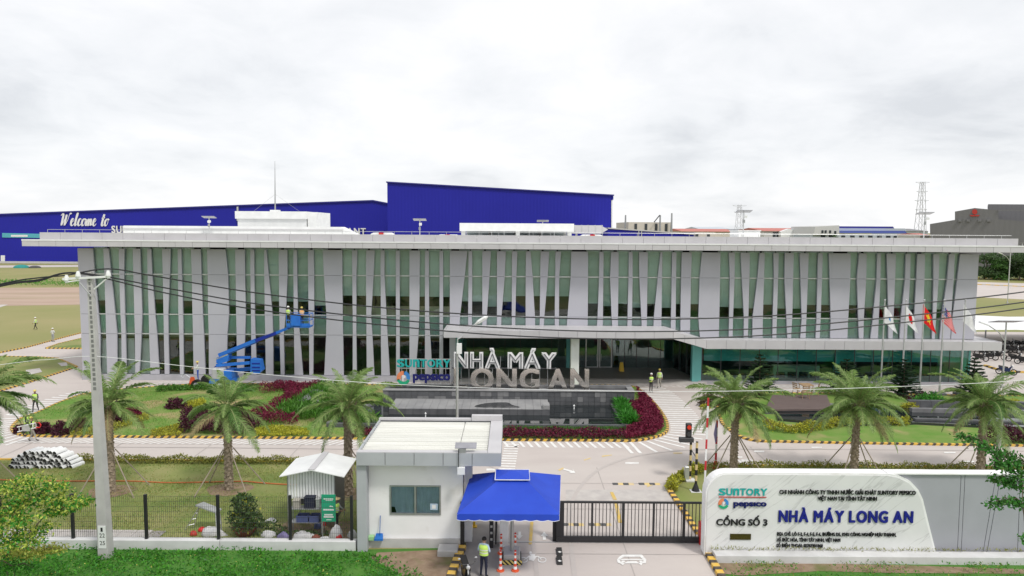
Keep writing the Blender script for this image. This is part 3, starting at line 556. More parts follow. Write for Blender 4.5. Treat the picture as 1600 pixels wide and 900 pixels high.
for i in range(NF-1):
    (f, fa), (g, ga) = fins[i], fins[i+1]; n = min(len(f), len(g)); c = [((f[k][0]+f[k][1])/2, (g[k][0]+g[k][1])/2) for k in range(n)]
    for k in range(n-1):
        MB().prismY([(c[k][0]+.01, LV[k]), (c[k][1]-.01, LV[k]), (c[k+1][1]-.01, LV[k+1]), (c[k+1][0]+.01, LV[k+1])], YG+.02, YG+.04).build('pane', 'glass', bld)
    xa = min(f[k][1] for k in range(3))-.12; xb = max(g[k][0] for k in range(3))+.12; xm = (xa+xb)/2; px = 800+xm*FPX/YF
    if 530 < px < 705: bot = 466+.0076*(px-800)
    elif 715 < px < 810: bot = 472+rr.choice([-2, 0, 8])
    elif 810 < px < 900: bot = 463
    elif px < 330: bot = rr.choice([462, 474, 486, 472, 486])
    else: bot = rr.choice([474, 478, 480, 480])
    z0 = F(800, bot+.0076*(800-px)*0, YF).z if bot < 485 else LV[2]
    if xb-xa > .2: MB().box(xa, xb, YG+.22+i % 2*.01, YG+.24+i % 2*.01, z0, LV[0]+.1).build('blind', rr.choice(['blind', 'blind', 'blind_dark', 'blind_pale']), bld)
for k in (1, 2, 3):
    MB().box(XL+.3, XR-.3 if k < 3 else fins[23][0][3][0], YG-.05, YG+.015, LV[k]-.05, LV[k]+.05).build('transom', 'silver', bld)
MB().box(XL+.2, XR-.2, YG+.12, YG+.2, LV[3]-.1, LV[2]+.05).build('spandrel', 'spandrel', bld)
MB().box(XL+.2, XR-.2, YG+.25, 92, LV[3]-.3, LV[2]-.2).build('floor_slab', 'interior_floor', bld)
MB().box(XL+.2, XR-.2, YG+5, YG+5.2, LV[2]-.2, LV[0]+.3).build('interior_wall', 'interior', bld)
MB().box(F(530, 470, YF).x, F(708, 470, YF).x, YG+.14, YG+.16, LV[2]-.1, F(800, 480, YF).z).build('low_blind', 'tan_wall', bld)
MB().box(XL, XL+.3, YG, 92, .6, LV[0]).build('side_wall', 'cladding_side', bld); MB().box(XR-.3, XR, YG, 92, LV[3], LV[0]).build('side_wall', 'cladding_side', bld)
MB().box(XL, XR, 92, 92.3, 0, LV[0]).build('rear_wall', 'cladding_side', bld)
XC = fins[23][0][3][0]                    # left end of the entrance lobby
MB().box(XL-.04, XC, YF-.06, YG+.5, 0, LV[4]-.02).build('plinth', 'plinth', bld)
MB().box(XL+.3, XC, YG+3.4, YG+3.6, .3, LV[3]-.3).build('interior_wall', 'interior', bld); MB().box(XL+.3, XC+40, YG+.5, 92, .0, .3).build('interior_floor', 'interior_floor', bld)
for i in range(7): # pale curtains on the ground floor near the left end
    f, g = fins[i][0], fins[i+1][0]
    if i in (0, 1, 2, 3): MB().box(f[4][1]-.6, g[4][0]+.3, YG+.3, YG+.33, LV[4], LV[3]-.5).build('curtain', 'pale_curtain', bld)
# ---- roof: slab with a stepped fascia of separate panels
zr0, zr1, zr2 = F(800, 389.5, 65.3).z, F(800, 381.5, 65.3).z, F(800, 367.8, 66.5).z
xr0, xr1 = F(34, 380, 65.3).x, F(1606, 385, 65.3).x; xu0, xu1 = F(62, 372, 66.5).x, F(1591, 380, 66.5).x
roof = MB().box(xr0+.1, xr1-.1, 65.4, 93, zr0+.04, zr1).build('roof', 'fascia', bld)
MB().box(xu0+.1, xu1-.1, 66.6, 92.5, zr1, zr2-.25).build('roof_deck', 'white_roof', roof)
def panels(x0, x1, step, mk, parent, m='fascia'):
    n = max(1, round((x1-x0)/step)); d = (x1-x0)/n
    for k in range(n): mk(x0+k*d+.012, x0+(k+1)*d-.012).build('fascia_panel', m, parent)
panels(xr0, xr1, 1.55, lambda a, b: MB().box(a, b, 65.3+random.uniform(-.006, .006), 65.42, zr0, zr1+.03), roof)
MB().box(xr0-.01, xr1, 65.27, 65.4, zr1+.032, zr1+.16).build('roof_trim', 'white_metal', roof)
panels(xu0, xu1, 1.9, lambda a, b: MB().box(a, b, 66.5+random.uniform(-.006, .006), 66.62, zr1+.01, zr2), roof)
panels(65.3, 93, 1.55, lambda a, b: MB().box(xr0-.02, xr0+.1, a+.13, b, zr0, zr1+.03), roof)
b = MB(); x = xu0+.5
while x < xu1: b.tube([(x, 66.9, zr2-.3), (x, 66.9, zr2+.28)], .018, 5); x += 1.6
b.tube([(xu0+.5, 66.9, zr2+.27), (xu1-.4, 66.9, zr2+.27)], .018, 5); b.build('roof_rail', 'silver', roof)
# ---- entrance canopy: high part over the lobby, folding down to the long low canopy on the right
zc0, zc1, zd0, zd1 = 4.85, 5.5, 3.62, 4.42; YC1, YC2 = 63.3, 65.6
cxa = F(693, 523, YC1).x; cxb = F(1052, 525, YC1).x; cxc = F(1104, 540, YC2).x; cxd = F(1566, 540, YC2).x
can = MB().box(cxa+.12, cxb, YC1+.12, YF-.02, zc0+.05, zc1-.03).build('canopy', 'fascia', bld)
panels(cxa, cxb, 1.75, lambda a, b: MB().box(a, b, YC1, YC1+.11, zc0, zc1), can)
panels(YC1, YF-.05, 1.6, lambda a, b: MB().box(cxa-.02, cxa+.11, a+.13, b, zc0, zc1), can)
def pan3(a0, a1, y0, y1, za, zb, zc, zd): return MB().add([(a0, y0, za), (a1, y1, zb), (a1, y1, zd), (a0, y0, zc), (a0, y0+.12, za), (a1, y1+.12, zb), (a1, y1+.12, zd), (a0, y0+.12, zc)], [(0, 1, 2, 3), (5, 4, 7, 6), (0, 4, 5, 1), (3, 2, 6, 7), (0, 3, 7, 4), (1, 5, 6, 2)])
for k in range(3):
    t0, t1 = k/3+.004, (k+1)/3-.004; L = lambda a, b, t: a+(b-a)*t
    pan3(L(cxb, cxc, t0), L(cxb, cxc, t1), L(YC1, YC2, t0), L(YC1, YC2, t1), L(zc0, zd0, t0), L(zc0, zd0, t1), L(zc1, zd1, t0), L(zc1, zd1, t1)).build('fascia_panel', 'fascia', can)
MB().add([(cxb, YC1+.1, zc1-.03), (cxc, YC2+.1, zd1-.03), (cxc, YF-.02, zd1-.03), (cxb, YF-.02, zc1-.03), (cxb, YC1+.1, zc0+.05), (cxc, YC2+.1, zd0+.05), (cxc, YF-.02, zd0+.05), (cxb, YF-.02, zc0+.05)], [(0, 1, 2, 3), (7, 6, 5, 4), (0, 3, 7, 4), (1, 5, 6, 2)]).build('canopy_fold', 'fascia', can)
ca2 = MB().box(cxc, cxd-.1, YC2+.12, YF-.02, zd0+.05, zd1-.03).build('canopy', 'fascia', bld)
MB().box(XR+.02, cxd-.1, YF-.02, 78, zd0+.05, zd1-.03).build('canopy_return', 'fascia', ca2)
panels(cxc, cxd, 1.75, lambda a, b: MB().box(a, b, YC2, YC2+.11, zd0, zd1), ca2)
panels(YC2, 78, 1.75, lambda a, b: MB().box(cxd-.11, cxd+.02, a+.13, b, zd0, zd1), ca2)
# ---- lobby: raised floor, recessed dark glass, doors, column
YL = 73.6; zp = .22
xl0, xl1 = F(693, 560, YL).x, F(1050, 575, YL).x; xg0 = F(1096, 590, YF).x; xg1 = F(1512, 590, YF).x
lob = MB().prism([(XC+.3, 66.2), (F(1085, 591, 66.2).x, 66.2), (xg0+1, 67.6), (xg0+1, 76), (XC+.3, 76)], 0.02, zp).build('lobby_floor', 'paving', bld)
MB().box(XC-.02, F(712, 550, YF).x, YF-.05, YL, .0, zc0+.05).build('pier', 'cladding', bld)
MB().box(F(712, 550, YF).x, F(716.5, 550, YF).x, YF+.05, YL, zp, zc0+.05).build('pier', 'interior_teal', bld)
xk0, xk1 = F(892, 550, 64.6).x, F(905, 550, 64.6).x
MB().bev(xk0, xk1, 64.6, 65.3, 0.02, zc0+.04, .03).build('column', 'white_wall', bld)
def glaze(x0, x1, n, Y, z0, z1, m, parent, fr='steel', mid=None):
    d = (x1-x0)/n
    for k in range(n):
        MB().box(x0+k*d+.03, x0+(k+1)*d-.03, Y, Y+.03, z0, z1).build('pane', m, parent)
        MB().box(x0+k*d-.025, x0+k*d+.025, Y-.03, Y+.06, z0, z1).build('mullion', fr, parent)
    if mid: MB().box(x0, x1, Y-.025, Y+.055, mid-.03, mid+.03).build('transom', fr, parent)
zl1 = zc0+.05
xd0, xd1 = F(914, 560, YL).x, F(957, 560, YL).x
glaze(F(716, 560, YL).x, F(886, 560, YL).x, 7, YL-.2, zp, zl1, 'lobby_glass', bld, 'dark_metal', 3.4)
MB().box(F(884.5, 560, YL).x, F(890, 560, YL).x, YL-.35, YL+.1, zp, zl1).build('pier', 'interior_teal', bld)
glaze(F(890, 560, YL).x, xd0, 1, YL, zp, zl1, 'lobby_glass', bld, 'dark_metal')
glaze(xd1, xl1, 5, YL, zp, zl1, 'lobby_glass', bld, 'dark_metal', 3.2)
dw = (xd1-xd0)/2
for k in range(2):
    a = xd0+k*dw; fr = MB(); A, B = a+.04, a+dw-.04; ht = 3.35
    for q in ((A, A+.12, zp, ht), (B-.12, B, zp, ht), (A+.12, B-.12, zp, zp+.16), (A+.12, B-.12, ht-.12, ht)): fr.box(q[0], q[1], YL-.06, YL+.04, q[2], q[3])
    d = fr.build('door', 'silver', bld); MB().box(A+.12, B-.12, YL-.02, YL+.01, zp+.16, ht-.12).build('pane', 'lobby_glass', d)
    hx = B-.2 if k == 0 else A+.2; MB().tube([(hx, YL-.12, 1.0), (hx, YL-.12, 1.7)], .025, 6).build('handle', 'steel', d)
MB().box(xd0, xd1, YL-.02, YL+.01, 3.4, zl1).build('pane', 'lobby_glass', bld)
# diagonal glass wall from the lobby to the front glazing
for k in range(4):
    t0, t1 = k/4, (k+1)/4; q = lambda t: (xl1+(xg0-xl1)*t, YL+(YF-YL)*t)
    a, c = q(t0+.01), q(t1-.01); b = MB().prism([a, c, (c[0]+.03, c[1]+.03), (a[0]+.03, a[1]+.03)], zp, zl1-.3-.9*t1); b.build('pane', 'teal_glass', bld)
    a = q(t1); MB().box(a[0]-.04, a[0]+.04, a[1]-.04, a[1]+.04, zp, zl1-.3-.9*t1).build('mullion', 'dark_metal', bld)
MB().box(F(716, 560, YL).x, xl1+8, YL+4, YL+4.2, zp, zl1).build('interior_wall', 'lobby_back', bld)
MB().box(F(716, 560, YL).x, xl1+3, YL+.1, YL+8, zl1, zl1+.1).build('ceiling', 'interior', bld)
MB().box(xl0+1, xl0+9, YL+3, YL+4, zp, 1.3).build('reception_desk', 'interior_floor', bld)
# front glazing right of the lobby
zg0 = .32
MB().box(xg0-.3, xg1+.2, YF-.05, YF+.5, 0.02, zg0).build('plinth', 'plinth', bld)
MB().box(xg0-.9, xg0-.05, YF-.03, YF+.6, zp, zd0+.05).build('column', 'interior_teal', bld)
glaze(xg0, xg1, 14, YF+.02, zg0, zd0+.05, 'teal_glass', bld, 'dark_metal')
for px in (1310, 1508): MB().box(F(px-4, 560, YF).x, F(px+4, 560, YF).x, YF+.12, YF+.5, zg0, zd0+.05).build('column', 'interior_teal', bld)
MB().box(xg0+.3, xg1-.3, YF+.35, YF+.40, 2.15, zd0).build('blind', 'interior_teal', bld)
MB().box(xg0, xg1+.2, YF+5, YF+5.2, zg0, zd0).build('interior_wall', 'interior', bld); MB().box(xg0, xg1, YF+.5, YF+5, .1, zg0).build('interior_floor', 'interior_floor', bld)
MB().box(xg1, xg1+.2, YF+.05, 92, 0.02, zd0).build('side_wall', 'interior_teal', bld)
MB().box(F(1216, 580, YF).x, F(1290, 580, YF).x, YF+1.3, YF+2.0, zg0, 1.55).build('counter', 'tan_wall', bld)
for px in (1228, 1246, 1264, 1282): MB().box(F(px-7, 580, YF).x, F(px+7, 580, YF).x, YF+1.27, YF+1.295, zg0+.05, .95).build('counter_panel', 'interior', bld)
b = MB()
for k in range(2):
    c = F(1212+k*40, 560, YF).x; b.tube([(c-1.1+2.6*t, YF+.9, 2.0+.55*math.sin(math.pi*t)) for t in [i/8 for i in range(9)]], .05, 5)
b.build('arch_rail', 'silver', bld)
tag(MB().bev(F(931, 583, 71).x, F(951, 583, 71).x, 70.6, 71.7, zp, zp+.03, .01).build('door_mat', 'rubber'), 'black door mat on the pale floor before the lobby doors', 'door mat')
wf = F(971, 578, 71.8); o = T('wet_floor_sign', 'small yellow folding wet floor sign on the lobby floor beside the glass doors', 'floor sign', (wf.x, 71.8, zp))
for s in (-1, 1):
    b = MB().add([(wf.x-.24, 71.8+s*.3, zp), (wf.x+.24, 71.8+s*.3, zp), (wf.x+.15, 71.8+s*.03, zp+.95), (wf.x-.15, 71.8+s*.03, zp+.95), (wf.x-.24, 71.8+s*.33, zp), (wf.x+.24, 71.8+s*.33, zp), (wf.x+.15, 71.8+s*.06, zp+.95), (wf.x-.15, 71.8+s*.06, zp+.95)], [(0, 1, 2, 3), (7, 6, 5, 4), (0, 4, 5, 1), (1, 5, 6, 2), (3, 2, 6, 7), (0, 3, 7, 4)]); b.build('board', 'yellow', o)
# letters over the doors (only their lower halves show below the canopy)
MB().box(F(928, 533, YL).x, F(954, 533, YL).x, YL-.5, YL-.45, 4.42, 4.66).build('sign_strip', 'letter_white', bld)
# ---- roof-top rooms and plant
def boxpx(px0, px1, yt, yb, Y0, Y1):
    a, c = F(px0, yt, Y0), F(px1, yb, Y0); return (a.x, c.x, Y0, Y1, F((px0+px1)/2, yb, Y0).z, F((px0+px1)/2, yt, Y0).z)
zdk = zr2-.25
def rbox(name, lbl, cat, px0, px1, yt, Y0, Y1, m='white_metal', group=None):
    x0, x1, y0, y1, z0, z1 = boxpx(px0, px1, yt, yt+10, Y0, Y1); o = T(name, lbl, cat, (x0, Y0, zdk), group); return o, (x0, x1, y0, y1, zdk, z1)
o, q = rbox('plant_room', 'tall white plant room box with a projecting top band on the roof', 'plant room', 371, 478, 331, 78, 84)
MB().box(*q).build('wall', 'white_metal', o); MB().box(q[0]-.2, q[1]+.1, 77.8, 84.1, q[5]-.75, q[5]+.05).build('parapet', 'white_metal', o); MB().box(q[1]+.1, q[1]+1.1, 78.3, 84, zdk, q[5]).build('stair_tower', 'white_metal', o)
o, q = rbox('plant_room', 'long low white roof enclosure with a sloping right end', 'plant room', 193, 532, 353.5, 75, 77)
MB().prismY([(q[0], zdk), (q[1]+1.9, zdk), (q[1], q[5]), (q[0], q[5])], 75, 77).build('wall', 'white_metal', o); MB().box(q[0]-.05, q[1]+.3, 74.9, 75.02, q[5]-.34, q[5]-.26).build('trim', 'fascia', o)
o, q = rbox('roof_pavilion', 'white open fronted roof pavilion with windows behind blue glass', 'roof pavilion', 723, 892, 349, 77, 84)
MB().box(q[0]-.3, q[1]+.3, 76.6, 84, q[5]-.85, q[5]).build('roof', 'white_metal', o); MB().box(q[0], q[1], 83.4, 83.9, zdk, q[5]-.85).build('wall', 'white_metal', o)
for px in (724, 809, 890): c = F(px, 360, 77).x; MB().box(c-.22, c+.22, 77, 77.5, zdk, q[5]-.85).build('post', 'white_metal', o)
for k in range(9): c = q[0]+.4+(q[1]-q[0]-.8)*k/8; MB().box(c-.03, c+.03, 77.2, 77.26, zdk, q[5]-.85).build('window_frame', 'silver', o)
for k in range(4): a = q[0]+.5+(q[1]-q[0]-.8)*k/4; MB().box(a, a+2.2, 77.21, 77.23, zdk, q[5]-.86).build('window', 'clear_glass', o)
p0, p1 = F(893, 358, 80), F(950, 358, 80); o = T('roof_duct', 'large white corrugated air duct with a pointed end beside the roof pavilion', 'air duct', (p0.x, 80, zdk)); zt = F(920, 352, 80).z; zb = F(920, 365, 80).z
MB().prismY([(p0.x, zb), (p0.x, zt), (p1.x-.8, zt), (p1.x, (zt+zb)/2), (p1.x-.8, zb)], 80, 81.5).build('body', 'fascia', o)
for k in range(5): c = p0.x+.4+k*.75; MB().box(c-.03, c+.03, 79.96, 81.54, zb-.03, zt+.03).build('rib', 'silver', o)
for k in range(2): c = p0.x+.6+k*2; MB().box(c-.1, c+.1, 80.5, 80.7, zdk, zb).build('support', 'silver', o)
for k, (px, py, lb) in enumerate(((597, 366, 'white roof vent cowl with red fan cap behind the parapet, left one'), (700, 369, 'white roof vent cowl with red fan cap next to the roof pavilion'), (925, 369, 'white roof vent cowl with red fan cap under the air duct'))):
    c = F(px, py, 72); zt = F(px, py-2.5, 72).z; o = T('roof_vent', lb, 'roof vent', (c.x, 72, zdk), 'white vents along the roof edge')
    MB().prismY([(c.x-1.3, zdk), (c.x+1.3, zdk), (c.x+1.0, zt-.1), (c.x+.8, zt), (c.x-.8, zt), (c.x-1.0, zt-.1)], 71.6, 73.2).build('cowl', 'white_metal', o)
    MB().box(c.x-.22, c.x+.22, 71.4, 71.6, zt-.22, zt+.02).build('fan_cap', 'red_paint', o); MB().tube([(c.x-.2, 71.5, zdk), (c.x-.2, 71.5, zt-.3)], .05, 5).build('pipe', 'dark_metal', o); MB().tube([(c.x+.25, 71.5, zdk), (c.x+.25, 71.5, zt-.3)], .05, 5).build('pipe', 'dark_metal', o)
o, q = rbox('roof_hatch', 'small plain white box standing on the right part of the roof', 'roof hatch', 1154, 1188, 361, 74, 77); MB().bev(*q, .05).build('wall', 'white_metal', o); MB().box(q[0]-.06, q[1]+.06, 73.94, 77.06, q[5], q[5]+.08).build('lid', 'white_metal', o)
m0, m1 = F(430, 331, 79), F(429.5, 252, 79); o = T('lightning_mast', 'thin tall lightning mast on top of the white plant room', 'mast', (m0.x, 79, m0.z))
MB().tube([m0, m0.lerp(m1, .5), m1], [.09, .06, .02], 6).build('mast', 'steel', o); MB().box(m0.x-.45, m0.x+.45, 78.6, 79.4, m0.z-.05, m0.z+.2).build('base', 'white_metal', o)
for s in (-1, 1): MB().tube([m0.lerp(m1, .35), (m0.x+s*2.6, 79.5, m0.z)], .012, 4).build('guy_wire', 'steel', o)
def solar_lamp(px, ytop, ybot, Y, lbl, base=None, hd=1.0, arm=0):
    a, t = F(px, ybot, Y), F(px, ytop, Y); z0 = a.z if base is None else base; o = T('solar_lamp', lbl, 'solar lamp', (a.x, Y, z0), 'solar lamps'); MB().tube([(a.x, Y, z0), (a.x, Y, t.z)], .06*hd, 6).build('pole', 'silver', o)
    MB().ob((a.x, Y, t.z+.05), 1.6*hd, .9*hd, .05, (R(-14), 0, 0)).build('solar_panel', 'panel_pv', o); MB().ob((a.x+.1, Y-.25, t.z-.5*hd), .3*hd, .35*hd, .26*hd, (.3, 0, 0)).build('lamp_head', 'white_metal', o); MB().box(a.x-.12*hd, a.x+.12*hd, Y-.14, Y-.06, t.z-1.2*hd, t.z-.85*hd).build('control_box', 'steel', o)
solar_lamp(327, 340, 353, 74, 'solar lamp on the roof in front of the blue wall, far left', zdk, .8); solar_lamp(656, 344, 368, 72, 'solar lamp on the roof before the tall blue block', zdk, .8); solar_lamp(848, 346, 352, 79, 'short solar lamp rising behind the roof pavilion', zdk, .8)
solar_lamp(1161, 331, 372, 71, 'tall solar lamp beside the small white roof box', zdk, .9); solar_lamp(1443, 334, 376, 71, 'tall solar lamp on the roof before the lattice pylon', zdk, .9)
# ================================================================== BACKGROUND BUILDINGS
def pxpoly(pts, Y): return [(F(x, y, Y).x, F(x, y, Y).z) for x, y in pts]
YW = 276.0
def flatz(p): return [(x, max(z, 0)) for x, z in p]
lo = lambda p, Y: [(x, z) for x, z in pxpoly(p, Y)]
wl = T('warehouse', 'long blue warehouse with sloping gable and white welcome lettering behind the left office half', 'warehouse', (-150, YW, 0))
pts = lo([(-420, 351.5), (371, 322.2), (583, 314.5), (609, 319.5)], YW); xa, xb = pts[0][0], pts[-1][0]
MB().prismY([(xa, 0.02)]+pts+[(xb, 0.02)], YW, YW+140).build('wall', 'warehouse_blue', wl)
for a, c in zip(pts, pts[1:]): MB().prismY([(a[0], a[1]+.02), (c[0], c[1]+.02), (c[0], c[1]+.5), (a[0], a[1]+.5)], YW-.5, YW+140.5).build('roof_edge', 'blue_trim', wl)
q = lo([(4, 364), (230, 369), (230, 374), (4, 371)], YW); MB().prismY(q, YW-.25, YW-.02).build('teal_panel', 'teal_band', wl); q = lo([(18, 367), (44, 367), (44, 370), (18, 370)], YW); MB().prismY(q, YW-.3, YW-.26).build('panel_lettering', 'letter_white', wl)
q = lo([(2, 399), (8, 399), (8, 413), (2, 413)], YW); MB().prismY(q, YW-.3, YW-.02).build('door', 'white_metal', wl); MB().box(xa, xb, YW-.35, YW-.02, .02, .8).build('base_wall', 'fascia', wl)
q = lo([(371, 323), (373.5, 323), (373.5, 345), (371, 345)], YW); MB().prismY(q, YW-.8, YW-.02).build('downpipe', 'silver', wl)
# the script greeting: brush strokes built as ribbons of changing width
STR = {'W': [[(0, .82), (.18, .98), (.3, .9), (.26, .4), (.24, .05), (.5, .45), (.72, .9), (.66, .45), (.64, .05), (.95, .5), (1.12, 1.0), (1.3, .95)]], 'e': [[(.05, .28), (.3, .36), (.38, .55), (.24, .6), (.1, .4), (.12, .1), (.3, .03), (.5, .2)]],
       'l': [[(.0, .2), (.28, .7), (.36, 1.0), (.26, 1.02), (.16, .6), (.1, .1), (.2, .03), (.36, .18)]], 'c': [[(.42, .5), (.32, .6), (.14, .5), (.06, .2), (.2, .02), (.46, .16)]], 'o': [[(.3, .58), (.1, .46), (.06, .15), (.2, .02), (.38, .16), (.42, .42), (.3, .58), (.55, .5)]],
       'm': [[(.05, .55), (.08, .02), (.22, .42), (.34, .58), (.36, .3), (.36, .02), (.5, .42), (.62, .58), (.66, .3), (.68, .05), (.84, .16)]], 't': [[(.26, .95), (.14, .4), (.12, .08), (.24, .02), (.42, .18)], [(.0, .64), (.4, .68)]]}
wx, wz = F(94, 354, YW).x, F(94, 353, YW).z; cur = 0; u = (F(172, 354, YW).x-wx)/7.0; b = MB()
for ch, adv in zip('Welcome to', (1.3, .5, .4, .48, .52, .86, .52, .55, .42, .5)):
    for st in STR.get(ch, []):
        s = spline(st, 5); k = len(s)
        for i in range(k-1):
            (ax, az), (cx, cz) = s[i], s[i+1]; sh = .28; A = (wx+(cur+ax+az*sh)*u*1.12, wz+az*u*1.75); C = (wx+(cur+cx+cz*sh)*u*1.12, wz+cz*u*1.75); dx, dz = C[0]-A[0], C[1]-A[1]; l = math.hypot(dx, dz) or 1
            t = .15+.17*max(0, -dz/l); nx, nz = -dz/l*t+.07, dx/l*t+.03
            b.add([(A[0]-nx, YW-.3-i*.004, A[1]-nz), (C[0]-nx, YW-.3-i*.004, C[1]-nz), (C[0]+nx, YW-.3-i*.004, C[1]+nz), (A[0]+nx, YW-.3-i*.004, A[1]+nz)], [(0, 1, 2, 3)])
    cur += adv
b.build('lettering', 'letter_white', wl)
letters('SUNTORY', F(175.5, 366, YW).x, F(243, 366, YW).x, F(185, 364.3, YW).z, F(185, 353.2, YW).z, YW-.3, [('letter_white', .03, 0)], wl, gap=.12, depth=.3)
letters('PLANT', F(527, 366, YW).x, F(572, 366, YW).x, F(555, 367.0, YW).z, F(555, 356.6, YW).z, YW-.3, [('letter_white', .03, 0)], wl, gap=.12, depth=.3)
YB = 236.0; wb = T('warehouse', 'tallest deep blue warehouse block with a sloping top edge behind the office', 'warehouse', (0, YB, 0)); q = lo([(605, 285.5), (955, 306)], YB); MB().prismY([(q[0][0], .02), q[0], q[1], (q[1][0], .02)], YB, YB+120).build('wall', 'warehouse_blue', wb)
MB().prismY([(q[0][0]-.3, q[0][1]+.02), (q[1][0]+.9, q[1][1]+.02), (q[1][0]+.9, q[1][1]+.4), (q[0][0]-.3, q[0][1]+.4)], YB-.5, YB+121).build('roof_edge', 'blue_trim', wb); q2 = lo([(955.5, 306), (958.5, 306.5), (958.5, 312), (955.5, 312)], YB); MB().prismY(q2, YB, YB+120).build('gutter_box', 'blue_sheet', wb)
q2 = lo([(955.4, 312.5), (957.5, 312.5), (957.5, 360), (955.4, 360)], YB); MB().prismY(q2, YB+.2, YB+120).build('side_wall', 'white_metal', wb)
YR = 205.0; wr = T('warehouse', 'low blue shed with a sloping roof line, right of the tall blue block', 'warehouse', (40, YR, 0)); q = lo([(950, 357.5), (1084, 366.8)], YR); MB().prismY([(q[0][0], .02), q[0], q[1], (q[1][0], .02)], YR, YR+60).build('wall', 'warehouse_blue', wr)
MB().prismY([(q[0][0], q[0][1]+.02), (q[1][0]+.3, q[1][1]+.02), (q[1][0]+.3, q[1][1]+.35), (q[0][0], q[0][1]+.35)], YR-.3, YR+60).build('roof_edge', 'fascia', wr); c = F(1000, 365, YR); MB().tube([(c.x-.4, YR-.3, 0), (c.x-.4, YR-.3, c.z+.9)], .12, 5).build('ladder', 'silver', wr); MB().tube([(c.x+.4, YR-.3, 0), (c.x+.4, YR-.3, c.z+.9)], .12, 5).build('ladder', 'silver', wr)
def block(name, lbl, px0, px1, yt, Y, dep, m, slits=(), slm='window_dark', roofm=None, sw=1.2, sh=.8):
    a, c = F(px0, yt, Y), F(px1, yt, Y); o = T(name, lbl, 'building', ((a.x+c.x)/2, Y, 0)); MB().box(a.x, c.x, Y, Y+dep, .02, a.z).build('wall', m, o)
    for s in slits: x = F(s, yt, Y).x; MB().box(x-sw/2, x+sw/2, Y-.2, Y-.02, a.z*(1-sh), a.z*.96).build('window', slm, o)
    if roofm: MB().prismX([(Y-1, a.z), (Y+dep+1, a.z), (Y+dep/2, a.z+dep*.035)], a.x-.6, c.x+.6).build('roof', roofm, o)
    return o
block('factory_block', 'pale cream block with four dark upright slits beyond the blue shed', 982, 1049, 347, 340, 40, 'cream', (993.5, 1009.5, 1025.5, 1041))
for px, yt, lb in ((977, 336, 'thin grey vent stack left of the cream block'), (1031, 336, 'thin dark crane mast above the cream block'), (1049, 333, 'pale slender tower right of the cream block')):
    c = F(px, 362, 338); t = F(px, yt, 338); o = T('vent_stack', lb, 'stack', (c.x, 338, 0)); MB().tube([(c.x, 338, 0), (c.x, 338, t.z)], [.7, .35], 6).build('pole', 'steel', o)
    if px == 1031: e = F(1022, 347, 338); MB().tube([(c.x-.2, 338, t.z), (e.x, 338, e.z)], .25, 5).build('jib', 'dark_metal', o)
block('factory_block', 'low cream wall with two dark slits at the end of the blue shed', 1086, 1118, 363, 215, 15, 'cream', (1089, 1107), sw=.8)
block('factory_hall', 'distant low hall with a dull red roof behind the cream wall', 1066, 1150, 361.5, 560, 60, 'cream', roofm='red_roof'); block('factory_hall', 'distant long hall with a pale grey roof above the dull red roof', 1092, 1140, 357.5, 760, 60, 'pale_block', roofm='pale_blue_wall')
block('factory_hall', 'distant grey roofed hall behind the small white roof box', 1140, 1182, 361, 640, 50, 'pale_block', roofm='factory_grey_light')
o = block('factory_hall', 'low white factory with red roof and twin white gables left of the blue roofed one', 1194, 1269, 361, 400, 50, 'pale_block', (1212, 1222, 1232), roofm='red_roof', sw=3, sh=.5)
for px in (1231, 1254):
    q = lo([(px-13, 380), (px-13, 362), (px, 357.5), (px+13, 362), (px+13, 380)], 398); MB().prismY([(x, max(z, .02)) for x, z in q], 396, 399.9).build('gable', 'white_metal', o)
o = block('factory_hall', 'pale blue factory with a long stepped blue roof and rows of small windows', 1270, 1416, 366, 370, 70, 'pale_blue_wall', [1286, 1298, 1318, 1332, 1346, 1360, 1374, 1388, 1400, 1411], sw=2.2, sh=.35)
q = lo([(1270, 366), (1273, 354), (1310, 352), (1310, 366)], 369); MB().prismY(q, 368, 400).build('office_wing', 'pale_block', o)
for px, py in ((1285, 362), (1290, 362), (1297, 362), (1305, 363)): c = F(px, py, 368); MB().box(c.x-.5, c.x+.5, 367.8, 367.98, c.z-.7, c.z+.7).build('window', 'window_dark', o)
q = lo([(1316, 364.5), (1318, 360.5), (1412, 360.5), (1416, 364.5)], 372); MB().prismY(q, 371, 430).build('roof', 'blue_roof', o); q = lo([(1300, 361), (1304, 356.5), (1412, 357), (1416, 361)], 392); MB().prismY(q, 391, 440).build('upper_roof', 'pale_blue_wall', o); q = lo([(1302, 356.8), (1306, 353.5), (1394, 354), (1396, 357)], 412); MB().prismY(q, 411, 440).build('ridge_roof', 'blue_trim', o)
block('factory_hall', 'distant dark blue grey sheds between the blue roof and the pylon', 1416, 1450, 361, 520, 50, 'pale_blue_wall', roofm='factory_grey_light'); block('factory_hall', 'small hall with a red roof edge beside the dark grey factory', 1438, 1453, 367, 330, 20, 'pale_block', roofm='red_roof')
YK = 300.0; K0 = F(1453, 350, YK); KE = Vector((.84, -.54, 0)); KN = Vector((.54, .84, 0))
gf = T('factory', 'dark grey sheet clad factory with a stepped gable and red emblem at the right edge', 'factory', (K0.x, YK, 0))
def kf(px, py, off=0.0):
    r_ = ray(px, py); o_ = K0+KN*off-Vector((0, 0, H)); t = o_.dot(KN)/r_.dot(KN); return Vector((0, 0, H))+r_*t
